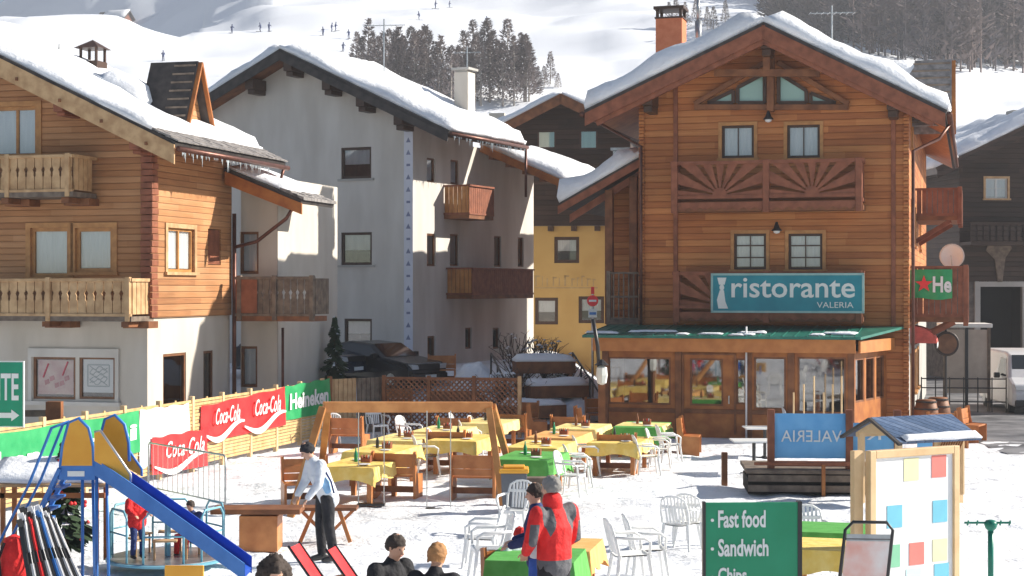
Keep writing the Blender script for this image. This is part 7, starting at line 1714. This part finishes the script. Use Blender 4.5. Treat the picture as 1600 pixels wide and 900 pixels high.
person('grey haired person in a red and grey ski jacket, standing with back turned', (x, y, z), R(-140), J, F_PANEL, F_BLACK, H_GREY, extra=extra_red, scale=1.0, puff=1.06)
x, y, z = at(841, 17.25)
J = pose(elL=(-.26,-.05,1.14), haL=(-.16,-.28,1.08), elR=(.25,-.08,1.14), haR=(.1,-.3,1.06))
person('person in a navy and white ski suit standing half hidden behind the red jacket', (x, y, z), R(-95), J, F_NAVY, F_BLUE, H_DARK, scale=.92, puff=1.0, extra=lambda t, J, V: (lambda q: (loft(q, [Vector((.20,-.02,.95)), Vector((.21,-.02,1.2))], [(.02,.06),(.02,.07)]), q.build('white_panel', F_WHITE, t, smooth=True)))(MB()))
# seated people in the foreground
SIT = dict(pelvis=(0,0,.50), chest=(0,-.06,.82), neck=(0,-.10,1.02), head=(0,-.15,1.17), shL=(-.19,-.07,.96), shR=(.19,-.07,.96), elL=(-.26,-.12,.70), elR=(.26,-.12,.70), haL=(-.14,-.34,.62), haR=(.14,-.34,.62),
    hpL=(-.1,-.02,.47), hpR=(.1,-.02,.47), knL=(-.14,-.44,.50), knR=(.14,-.44,.50), ftL=(-.14,-.46,.08), ftR=(.14,-.48,.08))
def sit(**k): d = dict(SIT); d.update(k); return d
def bushy(t, J, V):
    H = V('head'); q = MB(); loft(q, [H+Vector((0,.03,-.12)), H+Vector((0,.05,-.03)), H+Vector((0,.04,.06)), H+Vector((0,.01,.12))], [(.12,.09),(.16,.12),(.15,.12),(.08,.07)], n=18); o = q.build('bushy_hair', H_DARK, t, smooth=True); fuse(o, .015, 2)
    tx_ = bpy.data.textures.new('curls', 'CLOUDS'); tx_.noise_scale = .03; m = o.modifiers.new('curls', 'DISPLACE'); m.texture = tx_; m.strength = .05
    q = MB(); loft(q, [V('neck')+Vector((0,0,-.02)), V('neck')+Vector((0,0,.05))], [(.15,.13),(.14,.12)], n=14); o = q.build('fur_collar', fab('beige_fur', (.5,.38,.26)), t, smooth=True); fuse(o, .02, 2)
def stool(x, y, z, label, rz=0): return dup(bn0, (x, y, z), rz, label, 'wooden benches on the terrace')
for (px, D, zz, rz, hair, jk, lab, fc) in ((602,16.0,.0,48,H_DARK,F_BLACK,'dark grey haired person in a black jacket seated in the foreground, looking down',(0,-1,-.35)),
        (674,15.6,-.03,160,H_GINGER,F_BLACK,'light brown haired person in a black jacket seated in the foreground, back turned',(0,-1,-.1)),
        (424,14.8,-.12,20,H_DARK,F_NAVY,'person with bushy black hair seated at the foot of the slide',(0,-1,-.5))):
    x, y, z = at(px, D); z0 = z+zz
    want = CZ-({602:852,674:872,424:892}[px]-450)*D/FPX - z0     # head height wanted above the ground
    s = 1.0; dz = want-1.17; z0 += 0
    person(lab, (x, y, z0+dz), R(rz), sit(face=fc), jk, F_BLACK, hair, scale=1.0, puff=1.05, extra=(bushy if px == 424 else None), hairlen=.03 if hair is H_GINGER else 0)
    b_ = stool(x, y+.02, z0+dz-.02, 'wooden bench under the %s' % {602:'seated person with dark grey hair',674:'seated person with light brown hair',424:'person with bushy black hair'}[px], R(rz))
    if dz > .12: q = MB(); q.box(-.6,.6,-.6,.6,-.02,dz-.02); o = q.build('low_platform', W_GREY); o.location = (x, y, z0); o.rotation_euler = (0,0,R(rz)); tag(o, 'low timber platform under the bench of the %s' % {602:'dark grey haired person',674:'light brown haired person',424:'bushy haired person'}[px], 'platform')
# children
x, y, z = at(214, 23.2)
J = pose(elL=(-.28,-.12,1.22), haL=(-.20,-.34,1.12), elR=(.28,-.12,1.24), haR=(.22,-.34,1.15), knL=(-.12,-.1,.5), knR=(.12,-.05,.5))
person('child in a red jacket and red hat standing on the roundabout', (x, y, z+.22), R(35), J, F_RED, F_NAVY, H_DARK, hat=F_RED, scale=.56, puff=1.35, vox=.018)
x, y, z = at(304, 23.9)
person('child in navy with a dark cap sitting on the roundabout behind the chute', (x, y, z+.15), R(-30), sit(), F_NAVY, F_RED, H_DARK, scale=.62, puff=1.2, vox=.02)
x, y, z = at(805, 18.7)
person('child with dark red cap at the orange foreground table, left of the red jacket', (x, y, z+.10), R(30), sit(), F_WHITE, F_BLACK, H_DARK, hat=F_RED, scale=.72, puff=1.1, vox=.018)
dup(bn0, (x, y, z), R(30), 'wooden bench under the child with the dark red cap', 'wooden benches on the terrace').scale = (.75,.75,.85)
# skiers far up the slope: same build, few vertices
def skier_mesh():
    q = MB()
    for s in (-1,1): loft(q, [(s*.1,0,.9),(s*.12,-.1,.5),(s*.13,0,.06)], [.1,.08,.06], n=6)
    loft(q, [(0,0,.85),(0,-.05,1.2),(0,-.1,1.45)], [.17,.2,.1], n=8); loft(q, [(0,-.12,1.55),(0,-.13,1.75)], [.1,.11], n=8)
    for s in (-1,1): loft(q, [(s*.2,-.05,1.38),(s*.33,-.15,1.15),(s*.3,-.4,1.1)], [.07,.06,.05], n=6)
    return q.mesh('skier', F_NAVY)
skm = skier_mesh(); skk = MB()
for s in (-1,1): skk.box(s*.13-.05,s*.13+.05,-.9,.8,0,.04)
skk = skk.mesh('skis', BLACK)
for k, (px, py) in enumerate(((407,52),(420,50),(505,57),(518,50),(524,50),(545,62),(655,32),(680,14),(702,12),(536,82),(255,95),(362,54),(760,40))):
    X, Y, Z = HG(px, py); t = thing('skier', 'tiny dark skier on the snow slope, number %d of the scattered group' % (k+1), 'skier', (X, Y, Z), random.Random(k).random()*6, 'skiers on the far slope')
    for nm, me in (('body', skm), ('skis', skk)): o = bpy.data.objects.new(nm, me); COL.objects.link(o); o.parent = t
# red deckchairs in the foreground
def deckchair(px, D, rz, label):
    x, y, z = at(px, D); t = thing('deckchair', label, 'deckchair', (x, y, z), R(rz), 'red deckchairs'); t.scale = (.62,.8,.88)
    for s in (-1,1):
        q = MB(); q.tube([(s*.26,-.55,.02),(s*.26,.05,.42),(s*.26,.62,1.12)], .018); q.tube([(s*.28,.45,0),(s*.28,-.1,.5)], .016); q.build('frame_side', BLACK, t, smooth=True)
    q = MB(); P = [(-.5,.06),(-.2,.20),(.05,.36),(.3,.72),(.6,1.10)]
    for i in range(4): (a, b), (c, d) = P[i], P[i+1]; q.add([(-.24,a,b),(.24,a,b),(.24,c,d),(-.24,c,d)], [(0,1,2,3)]); q.add([(-.24,a+.01,b-.015),(.24,a+.01,b-.015),(.24,c+.01,d-.015),(-.24,c+.01,d-.015)], [(3,2,1,0)])
    q.build('canvas', REDB, t, smooth=True)
    return t
deckchair(528, 17.6, 78, 'red deckchair at the feet of the person in white, seen from the side'); deckchair(588, 17.2, 80, 'second red deckchair right behind the dark haired seated person')
pass
# icicles under the eaves
def icicles(root, x, z, y0, y1, seed, n=60):
    rng = random.Random(seed); q = MB()
    for k in range(n):
        y = rng.uniform(y0, y1); L_ = .06+.28*rng.random()**3; q.tube([(x,y,z),(x+.004,y,z-L_)], [.016,.002], 5)
    tag(q.build('icicles', base('ice', (.7,.78,.82), .1, 0, .8)[0], root), kind='stuff')
icicles(ch, CH.front(275, 222, -1)[0]+.05, CH.front(275, 222, -1)[1]-.22, -.9, 4.5, 1); icicles(wh, WH.front(702, 204, -1)[0]+.06, WH.front(702, 204, -1)[1]-.16, -.9, Y1, 2)
# ================================================================ AIR
hz = MB(); hz.box(-830, 300, -40, 1060, -3, 420)
hm = bpy.data.materials.new('haze_air'); hm.use_nodes = True; N, L = nt(hm); N.remove(N['Principled BSDF'])
pv = N.new('ShaderNodeVolumePrincipled'); pv.inputs['Color'].default_value = (.88,.92,1,1); pv.inputs['Density'].default_value = .0006; pv.inputs['Anisotropy'].default_value = .2
L.new(pv.outputs[0], N['Material Output'].inputs['Volume']); tag(hz.build('haze', hm), kind='stuff')
